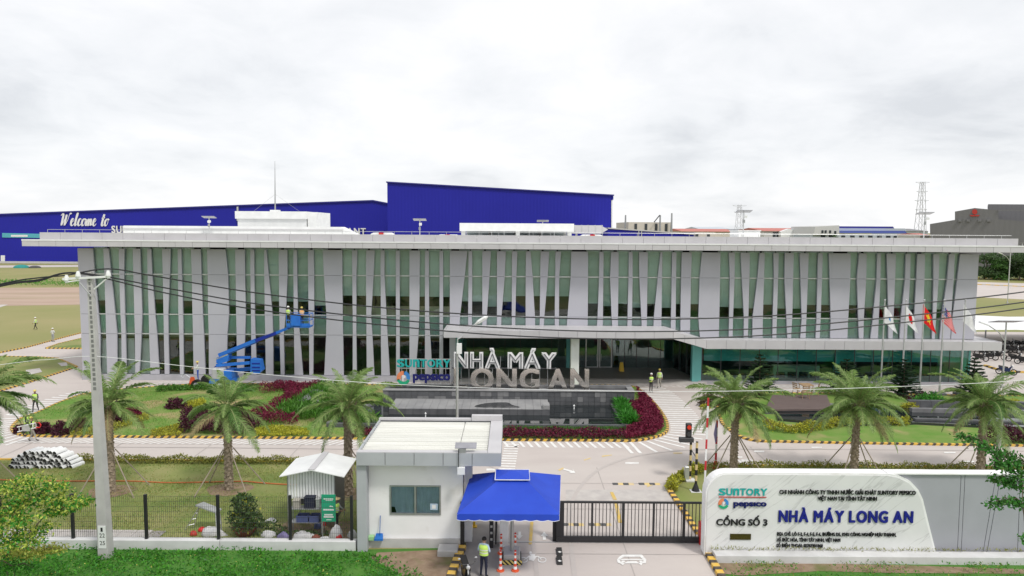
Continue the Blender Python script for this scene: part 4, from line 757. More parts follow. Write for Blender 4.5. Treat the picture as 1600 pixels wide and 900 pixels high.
def kprism(pts, off, dep, nm, m):
    P = [kf(x, y, off) if y is not None else None for x, y in pts]; P = [Vector((p.x, p.y, max(p.z, .02))) for p in P]; n = len(P); return MB().add([tuple(p) for p in P]+[tuple(p+KN*dep) for p in P], [tuple(range(n-1, -1, -1)), tuple(range(n, 2*n))]+[(i, (i+1) % n, n+(i+1) % n, n+i) for i in range(n)]).build(nm, m, gf)
kprism([(1453, 430), (1453, 350), (1492, 343.5), (1492, 330.5), (1523, 325), (1560, 328.5), (1560, 342.5), (1720, 355), (1720, 430)], 0, 60, 'wall', 'factory_rib')
kprism([(1544, 400), (1544, 319), (1720, 320), (1720, 400)], 61, 30, 'upper_hall', 'factory_rib'); kprism([(1559, 328), (1720, 329), (1720, 330.2), (1559, 329.2)], -.4, .35, 'eaves', 'factory_grey_light')
for px in (1500, 1513, 1531, 1545): kprism([(px-2.6, 342.6), (px+2.6, 342.6), (px+2.6, 346.4), (px-2.6, 346.4)], -.8, .7, 'vent_hood', 'factory_grey_light')
kprism([(1523+4.2*math.cos(t), 331+4.2*math.sin(t)) for t in [q_*.628 for q_ in range(10)]], -.4, .3, 'emblem', 'red_paint'); kprism([(1515, 336), (1531, 336), (1529, 338), (1517, 338)], -.4, .3, 'emblem', 'red_paint')
def pylon(px, yt, Y, wb_, lbl, arms=3, r=.18):
    c = F(px, 372, Y); h = F(px, yt, Y).z; o = T('lattice_pylon', lbl, 'pylon', (c.x, Y, 0)); n = 8; lv = [h*(1-(1-k/n)**1.25) for k in range(n+1)]; wd = lambda z: wb_*(1-z/h*.68)/2; b = MB()
    for sx in (-1, 1):
        for sy in (-1, 1): b.tube([(c.x+sx*wd(z), Y+sy*wd(z), z) for z in (0, h*.5, h)], r, 4)
    for z0, z1 in zip(lv, lv[1:]):
        for s in (-1, 1):
            for sy in (-1, 1): b.tube([(c.x+s*wd(z0), Y+sy*wd(z0), z0), (c.x-s*wd(z1), Y+sy*wd(z1), z1)], r*.55, 3)
    b.build('lattice', 'steel', o)
    for k in range(arms):
        z = h*(1-.0-.13*k)-.3; L = wb_*(.72 if k % 2 == 0 else .58); b = MB(); b.tube([(c.x-L, Y, z), (c.x+L, Y, z)], r*.8, 4); b.tube([(c.x-L, Y, z), (c.x, Y, z-1.6)], r*.5, 3); b.tube([(c.x+L, Y, z), (c.x, Y, z-1.6)], r*.5, 3); b.build('cross_arm', 'steel', o)
    return o
pylon(1437, 284, 520, 7.0, 'tall steel lattice pylon left of the dark grey factory', 4, .17); pylon(1154, 320, 420, 5.5, 'slender distant lattice pylon behind the white roof box', 2, .10)
# far woods and trees
P = np.column_stack([rng.uniform(-100, 900, 14000), rng.uniform(760, 800, 14000), 7*rng.random(14000)**.7]); P[:, 2] *= .6+.4*np.sin(P[:, 0]*.05)*np.sin(P[:, 0]*.017+1); kind(leaves('far_wood', P, 2.2, 'far_leaf'), 'stuff')
def crown_tree(name, lbl, x, y, h, r, n, leaf='far_leaf', ls=.7, grp=None, trunk=.25, nc=7, low=.3):
    o = T(name, lbl, 'tree', (x, y, 0), grp); MB().tube([(x, y, 0), (x+.1*r, y, h*.45), (x, y, h*.8)], [trunk, trunk*.7, trunk*.25], 6).build('trunk', 'bark', o); q = []
    for k in range(nc): a = rng.uniform(0, 6.28); rr_ = rng.uniform(0, r*.65); z = h*rng.uniform(low+.15, .85); q.append(mound((x+rr_*math.cos(a), y+rr_*math.sin(a), z-h*.1), r*rng.uniform(.4, .6), r*rng.uniform(.4, .6), h*rng.uniform(.16, .26), n//nc))
    leaves('crown', np.vstack(q), ls, leaf, o); return o
tk = 0
for px, py, h, r, lf, lb in ((1538, 436, 9, 5.5, 'far_leaf', 'dark bushy tree beside the office corner, beyond the yellow kerb road'), (1556, 437, 7, 4.5, 'tree_leaf', 'bright green low tree in the row beyond the right hand road'), (1574, 437, 8, 5, 'far_leaf', 'dark tree in the row behind the right end lamp posts'), (1592, 438, 9.5, 5.5, 'far_leaf', 'tall dark tree at the right picture edge under the roof line'), (1618, 438, 9, 6, 'far_leaf', 'tree just past the right picture edge'), (1650, 440, 9, 6, 'far_leaf', 'tree well past the right picture edge')):
    c = G(px, py); crown_tree('roadside_tree', lb, c.x, c.y, h, r, 1900, lf, .75, 'trees beyond the right hand road', low=-.1)
P = []
for px, py in ((1124, 376), (1134, 376), (1146, 376)):
    c = F(px, 376, 190); crown_tree('garden_tree', {1124: 'small dark tree next to the low cream wall', 1134: 'small bushy tree in the middle of three beyond the roof', 1146: 'small tree touching the white roof box'}[px], c.x, 190, F(px, 366, 190).z, 2.0, 500, 'far_leaf', .5, 'small trees seen over the roof')
c = F(1308, 372, 360); crown_tree('garden_tree', 'round dark tree before the pale blue factory', c.x, 360, F(1308, 366, 360).z, 4, 500, 'far_leaf', .9)
sheet('service_road', [G2(1500, 440), G2(1720, 446), G2(1760, 476), G2(1500, 463)], .014, 'concrete_road'); kerb([G2(1500, 443.5), G2(1720, 454)], w=.5, h=.2, per=2, mats=('worn_kerb_yellow', 'cream_kerb')); kerb([G2(1500, 434), G2(1720, 440)], w=.6, h=.25, per=2, mats=('worn_kerb_yellow', 'cream_kerb'))
a, c = G(1500, 432), G(1720, 437); fo = T('steel_fence', 'dark green rail fence below the trees beyond the right hand road', 'fence', (a.x, a.y, 0))
for k in range(24): p = a.lerp(c, k/23); MB().tube([(p.x, p.y, 0), (p.x, p.y, 2.3)], .09, 4).build('post', 'dark_metal', fo)
for z in (.5, 1.3, 2.1): MB().tube([(a.x, a.y, z), (c.x, c.y, z)], .05, 4).build('rail', 'dark_metal', fo)
p = G(1553, 434); o = T('gate_pillar', 'white pillar standing in the dark fence beyond the right hand road', 'pillar', (p.x, p.y-1, 0)); MB().bev(p.x-.8, p.x+.8, p.y-1.8, p.y-.4, 0, 3.4, .1).build('shaft', 'white_wall', o); MB().box(p.x-1, p.x+1, p.y-2, p.y-.2, 3.4, 3.6).build('cap', 'white_wall', o)
p = G(38, 418.5); o = T('tarp_heap', 'teal tarpaulin heap on the far lawn before the blue warehouse', 'tarpaulin', (p.x, p.y, 0)); MB().add(*(lambda m: (m.v, m.f))(MB().ell((p.x-1, p.y, 0), 2.6, 2, 1.1, 10, 4, v0=0))).build('cover', 'teal_tarp', o); MB().ell((p.x+3.6, p.y, 0), 2.2, 1.5, .8, 8, 4, v0=0).build('pipes', 'dark_metal', o)
P = np.column_stack([rng.uniform(-150, -45, 5000), rng.uniform(172, 181, 5000), .9*rng.random(5000)]); kind(leaves('tall_grass', P, .7, 'weed', None, .15, .9), 'stuff')

# ================================================================== FOUNTAIN AND NAME SIGNS
XF0, XF1 = F(598, 612, 57.65).x, F(992, 612, 57.65).x
ft = T('fountain', 'stepped dark slate fountain with two pools below the factory name letters', 'fountain', (0, 55.15, .12))
zt1, zt2, zw = 1.36, .72, .27
MB().box(XF0, XF1, 57.77, 58.25, .1, zt1-.01).build('upper_wall', 'slate', ft)
MB().box(XF0, XF1, 59.45, 59.85, .1, zt1+.12).build('back_wall', 'slate_light', ft); MB().box(XF0, XF0+.4, 58.25, 59.45, .1, zt1).build('side_wall', 'slate', ft); MB().box(XF1-.4, XF1, 58.05, 59.45, .1, zt1).build('side_wall', 'slate_light', ft)
MB().box(XF0-.03, XF1+.03, 57.65, 58.27, zt1, zt1+.05).build('coping', 'slate_top', ft); MB().box(XF1-.45, XF1+.05, 58.28, 59.87, zt1+.001, zt1+.05).build('coping', 'slate_top', ft); MB().box(XF0+.4, XF1-.4, 58.25, 59.45, .5, zt1-.12).build('upper_water', 'water', ft)
n = 44; d = (XF1-XF0)/n; tm = {}
for k in range(n):                       # wall tiles, proud of the wall by uneven amounts
    for r_ in range(3):
        h = (zt1-.15)/3; o = MB().box(XF0+k*d+.012, XF0+(k+1)*d-.012, 57.71+random.uniform(-.012, .012), 57.77, .12+r_*h, .12+(r_+1)*h-.02).build('tile', random.choice(['slate', 'slate', 'slate_light', 'slate']), ft)
xm0, xm1 = F(612, 633, 55.65).x, F(859, 641, 54.35).x
MB().box(xm0, xm1, 54.45, 57.65, .1, zt2-.03).build('terrace', 'slate', ft)
nx = 20; d = (xm1-xm0)/nx
for k in range(nx):
    MB().box(xm0+k*d+.008, xm0+(k+1)*d-.008, 54.4, 57.65, zt2-.03, zt2+random.uniform(-.003, .003)).build('terrace_slab', 'slate_top', ft); MB().box(xm0+k*d+.01, xm0+(k+1)*d-.01, 54.37, 54.45, .1, zt2-.05).build('tile', 'slate', ft)
wp = [(F(742, 638, 55.15).x+.1, 54.95), (F(756, 633, 55.15).x, 56.15), (F(790, 631, 55.15).x, 56.55), (F(800, 636, 55.15).x, 55.75), (F(810, 639, 55.15).x, 54.85)]; MB().prism(spline(wp, 4, True), zt2+.004, zt2+.008).build('wet_patch', 'wet_slate', ft)
MB().box(xm1-.5, xm1, 54.39, 55.45, zt2+.004, zt2+.3).build('end_block', 'slate_top', ft)
xw1 = F(970, 655, 53.15).x
MB().prism([(-13.2, 51.45), (F(975, 664, 51.45).x, 51.45), (F(958, 634, 56.15).x, 57.55), (-11.5, 57.55)], .1, zw-.04).build('pool_floor', 'wet_slate', ft)
MB().prism([(-13, 51.45), (F(975, 664, 51.45).x, 51.45), (F(958, 634, 56.15).x, 57.6), (-11, 57.6)], zw-.03, zw).build('water', 'water', ft)
MB().prism([(F(975, 664, 51.45).x, 51.25), (F(979, 664, 51.45).x+.15, 51.25), (F(962, 634, 56.15).x+.2, 57.65), (F(958, 634, 56.15).x, 57.65)], .1, .42).build('rim', 'slate_light', ft); MB().box(-13.3, F(979, 664, 51.45).x+.1, 51.15, 51.47, .1, .40).build('rim', 'slate', ft); MB().prism([(-13.4, 51.45), (-13, 51.45), (-11, 57.6), (-11.4, 57.6)], .1, .42).build('rim', 'slate_light', ft)
for px, py, lb in ((897, 636, 'a'), (665, 652, 'b')):
    c = F(px, py, 56.35 if px > 800 else 53.65); q = tag(MB().tube([(c.x, c.y, zw-.02), (c.x, c.y, zw+.25)], [.05, .03], 6).tube([(c.x, c.y, zw+.25), (c.x, c.y, zw+.36)], [.09, .02], 6).build('fountain_nozzle', 'white_metal'), 'small white fountain nozzle in the water under the right half of the letters' if px > 800 else 'small white fountain nozzle in the lower pool near the guard house roof', 'nozzle')
# slate corner of the planter left of the pools
c0 = G(466, 640); o = tag(MB().prism([G2(466, 640), G2(498, 641), G2(505, 622), G2(488, 622)], .1, .75).build('stone_planter_edge', ['slate_light']), 'sloping grey slate slab among green lilies left of the fountain', 'slate slab')
YS = 59.05
def fx(px, Y=YS): return F(px, 590, Y).x
def fz(py, Y=YS, px=800): return F(px, py, Y).z
# LONG AN in mirror polished metal, NHA MAY in white channel letters above
sg = T('letter_sign', 'giant white channel letters above giant mirror polished letters on the fountain wall', 'letter sign', (0, YS, zt1))
lz0 = fz(607.5, px=815); lz1 = fz(576.5, px=815)
letters('LONG', fx(709.5), fx(840 if False else 843), lz0, lz1, YS, [('chrome', .035, 0)], sg, depth=.34, gap=.09)
letters('AN', fx(856), fx(920), lz0, lz1, YS, [('chrome', .035, 0)], sg, depth=.34, gap=.09)
nz0, nz1 = fz(574.5, px=790), fz(551.5, px=790)
letters('NHÀ', fx(709.5), fx(781), nz0, nz1, YS, [('letter_white', .05, 0), ('letter_dark', -.024, .075)], sg, depth=.16, gap=.10)
letters('MÁY', fx(793), fx(869), nz0, nz1, YS, [('letter_white', .05, 0), ('letter_dark', -.024, .075)], sg, depth=.16, gap=.05)
MB().box(fx(706), fx(872), YS+.02, YS+.10, nz0-.10, nz0-.02).build('rail', 'dark_metal', sg); MB().box(fx(707), fx(922), YS-.15, YS+.3, lz0-.1, lz0-.01).build('base_rail', 'silver', sg)
b = MB()
for k in range(14): x = fx(708)+(fx(868)-fx(708))*k/13; b.box(x-.02, x+.02, YS+.14, YS+.18, lz0, nz0+(.9 if k % 3 == 0 else 0))
b.build('support_frame', 'steel', sg)
# company sign left of the letters, on a thin frame
cs = T('company_sign', 'teal and navy company lettering with round three colour emblem on thin posts by the fountain', 'company sign', (fx(660), YS, zt1)); cz0 = fz(600.5, px=660)
for k in range(12): x = fx(620)+(fx(704)-fx(620))*k/11; MB().box(x-.018, x+.018, YS+.04, YS+.08, cz0, fz(560.5, px=660)).build('post', 'silver', cs)
for y_ in (561, 575.5, 600): MB().box(fx(619), fx(705), YS+.0, YS+.04, fz(y_, px=660)-.03, fz(y_, px=660)+.03).build('rail', 'silver', cs)
def suntory(x0, x1, z0, z1, Y, parent, dep):      # unicase word: the third letter is a lower case n drawn at capital height
    cw = [('S', 0.0, .145), ('U', .155, .285), ('n', .30, .425), ('T', .43, .565), ('O', .565, .715), ('R', .735, .865), ('Y', .86, 1.0)]; W = x1-x0
    for ch, a, c in cw:
        me = textmesh(ch, .02, .035); lo_, hi = bbox(me); fitmesh(me, x0+a*W, x0+c*W, z0, z1, Y); me.materials.clear(); me.materials.append(M['teal_text']); o = put(bpy.data.objects.new('letter', me), parent)
        n = len(me.vertices); co = np.empty(n*3); me.vertices.foreach_get('co', co); co = co.reshape(-1, 3); f = np.abs(co[:, 1]-Y).max() or 1; co[:, 1] = Y+(co[:, 1]-Y)/f*dep/2; me.vertices.foreach_set('co', co.ravel()); me.update()
def emblem(cx, cz, r, Y, parent, dep=.04):
    def arcp(a0, a1, r0, r1, off=(0, 0), n=10):
        o_ = [(cx+r0*math.cos(R(a0+(a1-a0)*k/n)), cz+r0*math.sin(R(a0+(a1-a0)*k/n))) for k in range(n+1)]; i_ = [(cx+off[0]*r+r1*math.cos(R(a1+(a0-a1)*k/n)), cz+off[1]*r+r1*math.sin(R(a1+(a0-a1)*k/n))) for k in range(n+1)]; return o_+i_
    MB().prismY(arcp(88, 205, r, r*.42, (.02, .0)), Y-dep, Y).build('emblem_flame', 'logo_orange', parent); MB().prismY(arcp(-20, 78, r*.98, r*.48, (-.04, .04)), Y-dep, Y).build('emblem_wave', 'logo_blue', parent); MB().prismY(arcp(-28, -158, r*1.06, r*.72, (0, .12)), Y-dep, Y).build('emblem_crescent', 'logo_green', parent)
    MB().prismY([(cx-.18*r, cz-.5*r), (cx-.02*r, cz-.5*r), (cx+.02*r, cz-.1*r), (cx+.28*r, cz), (cx+.3*r, cz+.3*r), (cx, cz+.42*r), (cx-.2*r, cz+.36*r)], Y-dep-.01, Y-.01).build('emblem_centre', 'letter_white', parent)
suntory(fx(620), fx(704), fz(574, px=660), fz(561.5, px=660), YS, cs, .1); emblem(fx(630.5), fz(590, px=632), .56, YS, cs)
def wordcap(name, s, x0, x1, zb, zt, Y, m, parent, depth=.03, bold=.03, ref='H'):
    me = textmesh(s, depth, bold); lo_, hi = bbox(me); c = bbox(textmesh(ref, depth, bold)); fitmesh(me, x0, x1, zb, zt, Y, (np.array([lo_[0], c[0][1], 0]), np.array([hi[0], c[1][1], 0]))); me.materials.clear(); me.materials.append(M[m]); me.name = name; return put(bpy.data.objects.new(name, me), parent)
wordcap('lettering', 'pepsıco', fx(645), fx(703.5), fz(594.2, px=660), fz(584.5, px=660), YS, 'navy_text', cs, .08, .05, 'x')
# ---- right hand pool, deck
dk = T('timber_deck', 'dark brown timber deck with chairs beside the right hand pool', 'deck', (30, 62, .1)); P0, P1, P2, P3 = [Vector((*G2(*p, .5), .5)) for p in ((1207, 617), (1292, 617), (1300, 639), (1195, 640))]
for k in range(12):
    t0, t1 = k/12, (k+.93)/12; a, b_, c, d_ = P0.lerp(P3, t0), P1.lerp(P2, t0), P1.lerp(P2, t1), P0.lerp(P3, t1); MB().prism([(a.x, a.y), (b_.x, b_.y), (c.x, c.y), (d_.x, d_.y)], .36, .5).build('board', 'deck', dk)
MB().prism([(P0.x+.1, P0.y-.1), (P1.x-.1, P1.y-.1), (P2.x-.1, P2.y+.1), (P3.x+.1, P3.y+.1)], .1, .355).build('frame', 'slate', dk)
pl = T('garden_pool', 'dark slate garden pool with low stone walls on the right hand island', 'pool', (40, 55, .1)); q = [G2(1215, 660), G2(1300, 668), G2(1360, 668), G2(1430, 666), G2(1530, 671), G2(1680, 676), G2(1680, 640), G2(1420, 640), G2(1300, 640), G2(1210, 641)]
MB().prism(q, .1, .24).build('pool_floor', 'wet_slate', pl); MB().prism([(x, y) for x, y in q], .245, .30).build('water', 'water', pl)
for (a, c, z1, m) in (((1420, 642), (1700, 647), .85, 'slate'), ((1425, 650), (1700, 656), .6, 'slate_light'), ((1430, 663), (1700, 671), .42, 'slate'), ((1205, 641), (1340, 640), .44, 'slate_light')):
    A, C = G(*a), G(*c); n = 16
    for k in range(n): p, r_ = A.lerp(C, (k+.01)/n), A.lerp(C, (k+.99)/n); MB().prism([(p.x, p.y), (r_.x, r_.y), (r_.x, r_.y+.4), (p.x, p.y+.4)], .1, z1+random.uniform(-.004, .004)).build('wall_stone', m, pl)
# chairs on the deck
def chair():
    o = T('garden_chair', 'wooden chair', 'chair'); MB().bev(-.24, .24, -.24, .24, .42, .46, .02).build('seat', 'timber', o)
    for x in (-1, 1):
        for y in (-1, 1): MB().tube([(x*.25, y*.25, 0), (x*.22, y*.22, .43)], .022, 5).build('leg', 'timber', o)
    for x in (-1, 1): MB().tube([(x*.22, .22, .44), (x*.23, .30, .95)], .022, 5).build('back_post', 'timber', o)
    for k in range(3): MB().box(-.22, .22, .25+k*.022, .275+k*.022, .58+k*.14, .66+k*.14).build('back_slat', 'timber', o)
    return o
ch = chair()
for i, (px, py, a, lb) in enumerate(((1246, 617, 1.9, 'wooden garden chair on the deck, left of the table'), (1258, 622, 3.0, 'wooden garden chair on the deck nearest the pool'), (1273, 617, 4.4, 'wooden garden chair on the deck, right end of the group'))):
    o = ch if i == 0 else copy_tree(ch); c = G(px, py, .5); o.location = (c.x, c.y, .5); o.rotation_euler = (0, 0, a); o.scale = (1.15,)*3; o['label'] = lb; o['group'] = 'chairs on the timber deck'
c = G(1259, 614, .5); o = T('garden_table', 'small wooden table between the chairs on the deck', 'table', (c.x, c.y, .5)); MB().bev(c.x-.5, c.x+.5, c.y-.5, c.y+.5, 1.22, 1.27, .02).build('table_top', 'timber', o); [MB().tube([(c.x+a*.42, c.y+b_*.42, .5), (c.x+a*.42, c.y+b_*.42, 1.22)], .03, 5).build('leg', 'timber', o) for a in (-1, 1) for b_ in (-1, 1)]
# ---- flag poles and flags
def flag(pole, px, py, kindf, Y, z):
    # hanging cloth: u along the fly, v down the hoist
    nu, nv = 26, 20; wdt, hgt = 1.55, 1.15; vs = []; fs = []; ms = []; x0 = F(px, py, Y).x
    for j in range(nv+1):
        for i in range(nu+1):
            u, v = i/nu, j/nv; x = .05+u*(.86+.40*v); zz = z-v*1.55-u*1.1*(1-.1*v)-.1*u*u; y = .09*math.sin(u*8+v*2)*u+.04*math.sin(v*6+u*5)*u
            vs.append((x0+x, Y+y, zz))
    def colr(u, v):
        if kindf == 'vn':
            a = math.atan2((v-.5)*hgt, (u-.5)*wdt)+math.pi/2; rd = math.hypot((v-.5)*hgt, (u-.5)*wdt); k = ((a/(2*math.pi)*5) % 1); e_ = abs(k-.5)*2; e_ = abs(((a/(2*math.pi)*5+.5) % 1)-.5)*2; return 1 if rd < .36-.2*e_ else 0
        if kindf == 'us': return (2 if (i % 3 or j % 3) else 1) if (u < .42 and v < .54) else (0 if int(v*13) % 2 == 0 else 1)
        if kindf == 'jp': return 1 if math.hypot((v-.5)*hgt, (u-.5)*wdt) < .3 else 0
        if kindf == 'co': return 1 if math.hypot((v-.5)*hgt, (u-.5)*wdt) < .13 else 0
        return 0
    for j in range(nv):
        for i in range(nu): fs.append((j*(nu+1)+i, j*(nu+1)+i+1, (j+1)*(nu+1)+i+1, (j+1)*(nu+1)+i)); ms.append(colr((i+.5)/nu, (j+.5)/nv))
    b = MB(); b.v = vs; b.f = fs; b.m = ms; mats = {'vn': ['flag_red', 'flag_yellow'], 'us': ['flag_red', 'flag_white', 'flag_blue'], 'jp': ['flag_white', 'flag_red'], 'co': ['flag_white', 'logo_blue'], 'wh': ['flag_white']}[kindf]
    lb = {'vn': 'red flag with a yellow star hanging limp on the middle pole', 'us': 'striped flag with a blue starred corner hanging limp on its pole', 'jp': 'white flag with a red disc hanging folded on the second pole', 'co': 'white company flag on the leftmost pole', 'wh': 'plain white flag on the rightmost pole by the building corner'}[kindf]
    o = tag(b.build('flag', mats, smooth=True), lb, 'flag', 'flags before the office'); return o
for px, pb, kf, lb in ((1375.5, 616, 'co', 'leftmost of the five white flag poles'), (1408.5, 616, 'jp', 'second white flag pole from the left, behind the conifer'), (1436.5, 616, 'vn', 'middle white flag pole with the red flag'), (1467.5, 616.5, 'us', 'fourth white flag pole from the left'), (1500, 617, 'wh', 'rightmost of the five white flag poles')):
    c = G(px, pb, .12); dx = 8.3*.0; o = T('flag_pole', lb, 'flag pole', (c.x, c.y, .12), 'flag poles before the office'); zt = F(px+4, 470.5, c.y).z
    MB().tube([(c.x, c.y, .12), (c.x, c.y, 4.4), (c.x, c.y, zt)], [.085, .07, .045], 8).build('pole', 'silver', o); MB().ell((c.x, c.y, zt+.08), .09, .09, .09, 8, 6).build('finial', 'silver', o); MB().bev(c.x-.45, c.x+.45, c.y-.4, c.y+.4, .1, .3, .04).build('base', 'slate', o)
    flag(o, px+5, 478, kf, c.y, zt-.25); bpy.data.objects[-1] if False else None

# ================================================================== PLANTING
def pl3(pts, z=.12): return [Vector((*G2(x, y, z), z)) for x, y in pts]
def shrub(px, py, rpx, hpx, m, lb, n=900, ls=.16, cat='shrub', grp=None, name='shrub', asp=.45):
    c = G(px, py, .12); r = rpx*c.y/FPX; h = hpx*c.y/FPX; o = T(name, lb, cat, (c.x, c.y, .12), grp); P = mound((c.x, c.y, .12), r, r*.8, h, n); leaves('foliage', P, ls, m, o, asp); MB().tube([(c.x, c.y, .1), (c.x, c.y, h*.6)], .05, 5).build('stem', 'bark', o); return o
SH = [(98, 678, 17, 20, 'dark burgundy round shrub second from the island tip'), (124, 671, 16, 18, 'dark burgundy round shrub left of the first palm and utility pole'), (66, 676, 15, 17, 'burgundy shrub behind the workers with the ladder'), (31, 675, 8, 10, 'small burgundy shrub at the very tip of the island'), (184, 659, 14, 17, 'burgundy shrub right behind the utility pole'), (207, 651, 14, 15, 'reddish burgundy shrub right of the first palm trunk'), (275, 637, 17, 15, 'brownish burgundy shrub near the lawn top below the lift')]
for px, py, r, h, lb in SH: shrub(px, py, r, h, 'burgundy' if px in (207,) else 'dark_burgundy', lb, 1300, .17, grp='burgundy shrubs on the island')
def hedge(name, pts, w_, h, n, ls, m, lb, z=.12, cat='hedge', **k): P = alongp([G2(x, y, z) for x, y in pts], n, w_, h, z); return tag(leaves(name, P, ls, m, **k), lb, cat)
hedge('hedge', [(284, 671), (300, 670), (360, 672), (398, 674)], 2.6, 1.35, 7000, .17, 'dark_burgundy', 'big dark burgundy hedge around the second palm trunk')
hedge('hedge', [(405, 613), (430, 611), (456, 608), (462, 618), (448, 632), (425, 643), (406, 652), (400, 658), (418, 661), (450, 660), (466, 659)], 1.5, .75, 7500, .15, 'burgundy', 'winding deep red hedge between the lawn and the green lilies')
hedge('hedge', [(428, 606), (506, 607)], 1.0, .6, 2200, .15, 'burgundy', 'short red hedge along the back edge of the island')
rb = [G2(*p, .12) for p in ((994, 612), (1006, 620), (1018, 632), (1034, 657), (1037, 671), (1022, 682), (988, 687), (976, 687), (982, 673), (993, 665), (984, 648), (976, 638), (1002, 630))]
bed('flower_bed', rb, .12, .62, 13000, .17, 'burgundy', 'broad crimson planting bed curving round the right end of the fountain', 'flower bed', .4)
fb = [G2(*p, .12) for p in ((548, 676), (620, 676), (790, 677), (976, 678), (978, 687), (790, 686.5), (545, 684.5))]
bed('flower_bed', fb, .12, .55, 12000, .16, 'dark_burgundy', 'long dark red bed along the front kerb below the fountain', 'flower bed', .4, m2='burgundy', frac2=.45)
tag(leaves('lily_edging', alongp([G2(x, y, .12) for x, y in ((600, 671), (790, 671.5), (985, 672))], 2600, .35, .16, .12), .2, 'lily', None, .16, .9), 'thin green grass edging between the pool and the long red bed', 'edging')
lb_ = [G2(*p, .12) for p in ((962, 632), (976, 640), (986, 660), (994, 668), (978, 670), (968, 650))]
bed('lily_bed', lb_, .12, .8, 2600, .55, 'bright_leaf', 'bright green strap leaved lilies beside the right rim of the pool', 'lily bed', .9, .16)
bed('lily_bed', [G2(*p, .12) for p in ((440, 642), (470, 628), (500, 606), (530, 612), (520, 640), (560, 650), (600, 664), (560, 668), (470, 657), (425, 655))], .12, .7, 5200, .5, 'lily', 'green strap leaved lilies around the slate slab left of the fountain', 'lily bed', .9, .16)
bed('ground_cover', [G2(*p, .12) for p in ((400, 672), (440, 668), (478, 673), (486, 682), (402, 683))], .12, .3, 3000, .14, 'yellow_leaf', 'golden yellow ground cover patch right of the big burgundy hedge', 'ground cover')
bed('ground_cover', [G2(*p, .12) for p in ((236, 676), (280, 664), (286, 674), (280, 682), (236, 682))], .12, .22, 2000, .14, 'yellow_leaf', 'yellow ground cover patch left of the big burgundy hedge', 'ground cover', m2='hedge_leaf')
bed('ground_cover', [G2(*p, .12) for p in ((284, 632), (318, 624), (322, 634), (290, 640))], .12, .3, 1300, .15, 'yellow_leaf', 'yellow ground cover by the top of the lawn left of the second palm', 'ground cover')
bed('ground_cover', [G2(*p, .12) for p in ((108, 672), (150, 666), (212, 650), (232, 646), (232, 656), (160, 680), (110, 682))], .12, .22, 2600, .15, 'yellow_leaf', 'yellow green ground cover running under the first palm', 'ground cover', m2='hedge_leaf', frac2=.5)
hedge('hedge', [(245, 610), (300, 606), (345, 606), (400, 608)], 1.3, .8, 3800, .2, 'bright_leaf', 'bright green low hedge in front of the boom lift', mats2=None) if False else hedge('hedge', [(245, 611), (300, 608), (345, 608), (400, 610)], 1.1, .42, 3000, .18, 'lily', 'bright green low hedge in front of the boom lift')
hedge('hedge', [(1192, 668), (1215, 674), (1245, 676), (1275, 671), (1310, 665), (1360, 663), (1420, 664)], .9, .6, 4800, .16, 'yellow_leaf', 'wavy golden hedge in front of the right hand pool', mats2='hedge_leaf')
hedge('hedge', [(1545, 690), (1600, 690), (1680, 692)], 1.3, 1.1, 3600, .17, 'dark_burgundy', 'dark burgundy hedge behind the last palm at the right edge')
shrub(1452, 633, 26, 18, 'bright_leaf', 'bright green lily clump beside the stone walls below the flag poles', 900, .4, asp=.18); shrub(1440, 628, 22, 14, 'dark_burgundy', 'brown red shrub at the foot of the middle flag pole', 800, .17); shrub(1422, 640, 14, 12, 'yellow_leaf', 'small golden shrub next to the Norfolk pine base', 500, .15); shrub(1468, 632, 14, 10, 'brown_leaf', 'small brownish shrub right of the middle flag pole', 500, .16); shrub(1588, 637, 26, 12, 'yellow_leaf', 'golden shrub under the last palm near the right edge', 900, .16); shrub(1110, 632, 18, 16, 'brown_leaf', 'brownish leafy shrub behind the palm nearest the barrier', 800, .25); shrub(1102, 638, 8, 7, 'yellow_leaf', 'tiny yellow shrub at the left corner of the right hand island', 250, .14)
tag(leaves('hedge', alongp([(-30, 43.4), (-6.8, 43.4)], 9000, .5, .42, .02), .13, 'hedge_leaf'), 'low clipped yellow green hedge between the left lawn and the road', 'hedge')
tag(leaves('hedge', alongp([G2(1106, 735), (14.5, 43.1), (42, 42.8)], 8500, .5, .42, .02), .13, 'hedge_leaf'), 'low yellow green hedge behind the sign wall along the right road', 'hedge')
tag(leaves('hedge', alongp([G2(1049, 770), G2(1051, 760), G2(1062, 750), G2(1078, 742), G2(1096, 738)], 3800, .6, .5, .02), .14, 'yellow_leaf', mats2='hedge_leaf'), 'short curved golden hedge at the corner by the traffic light', 'hedge')
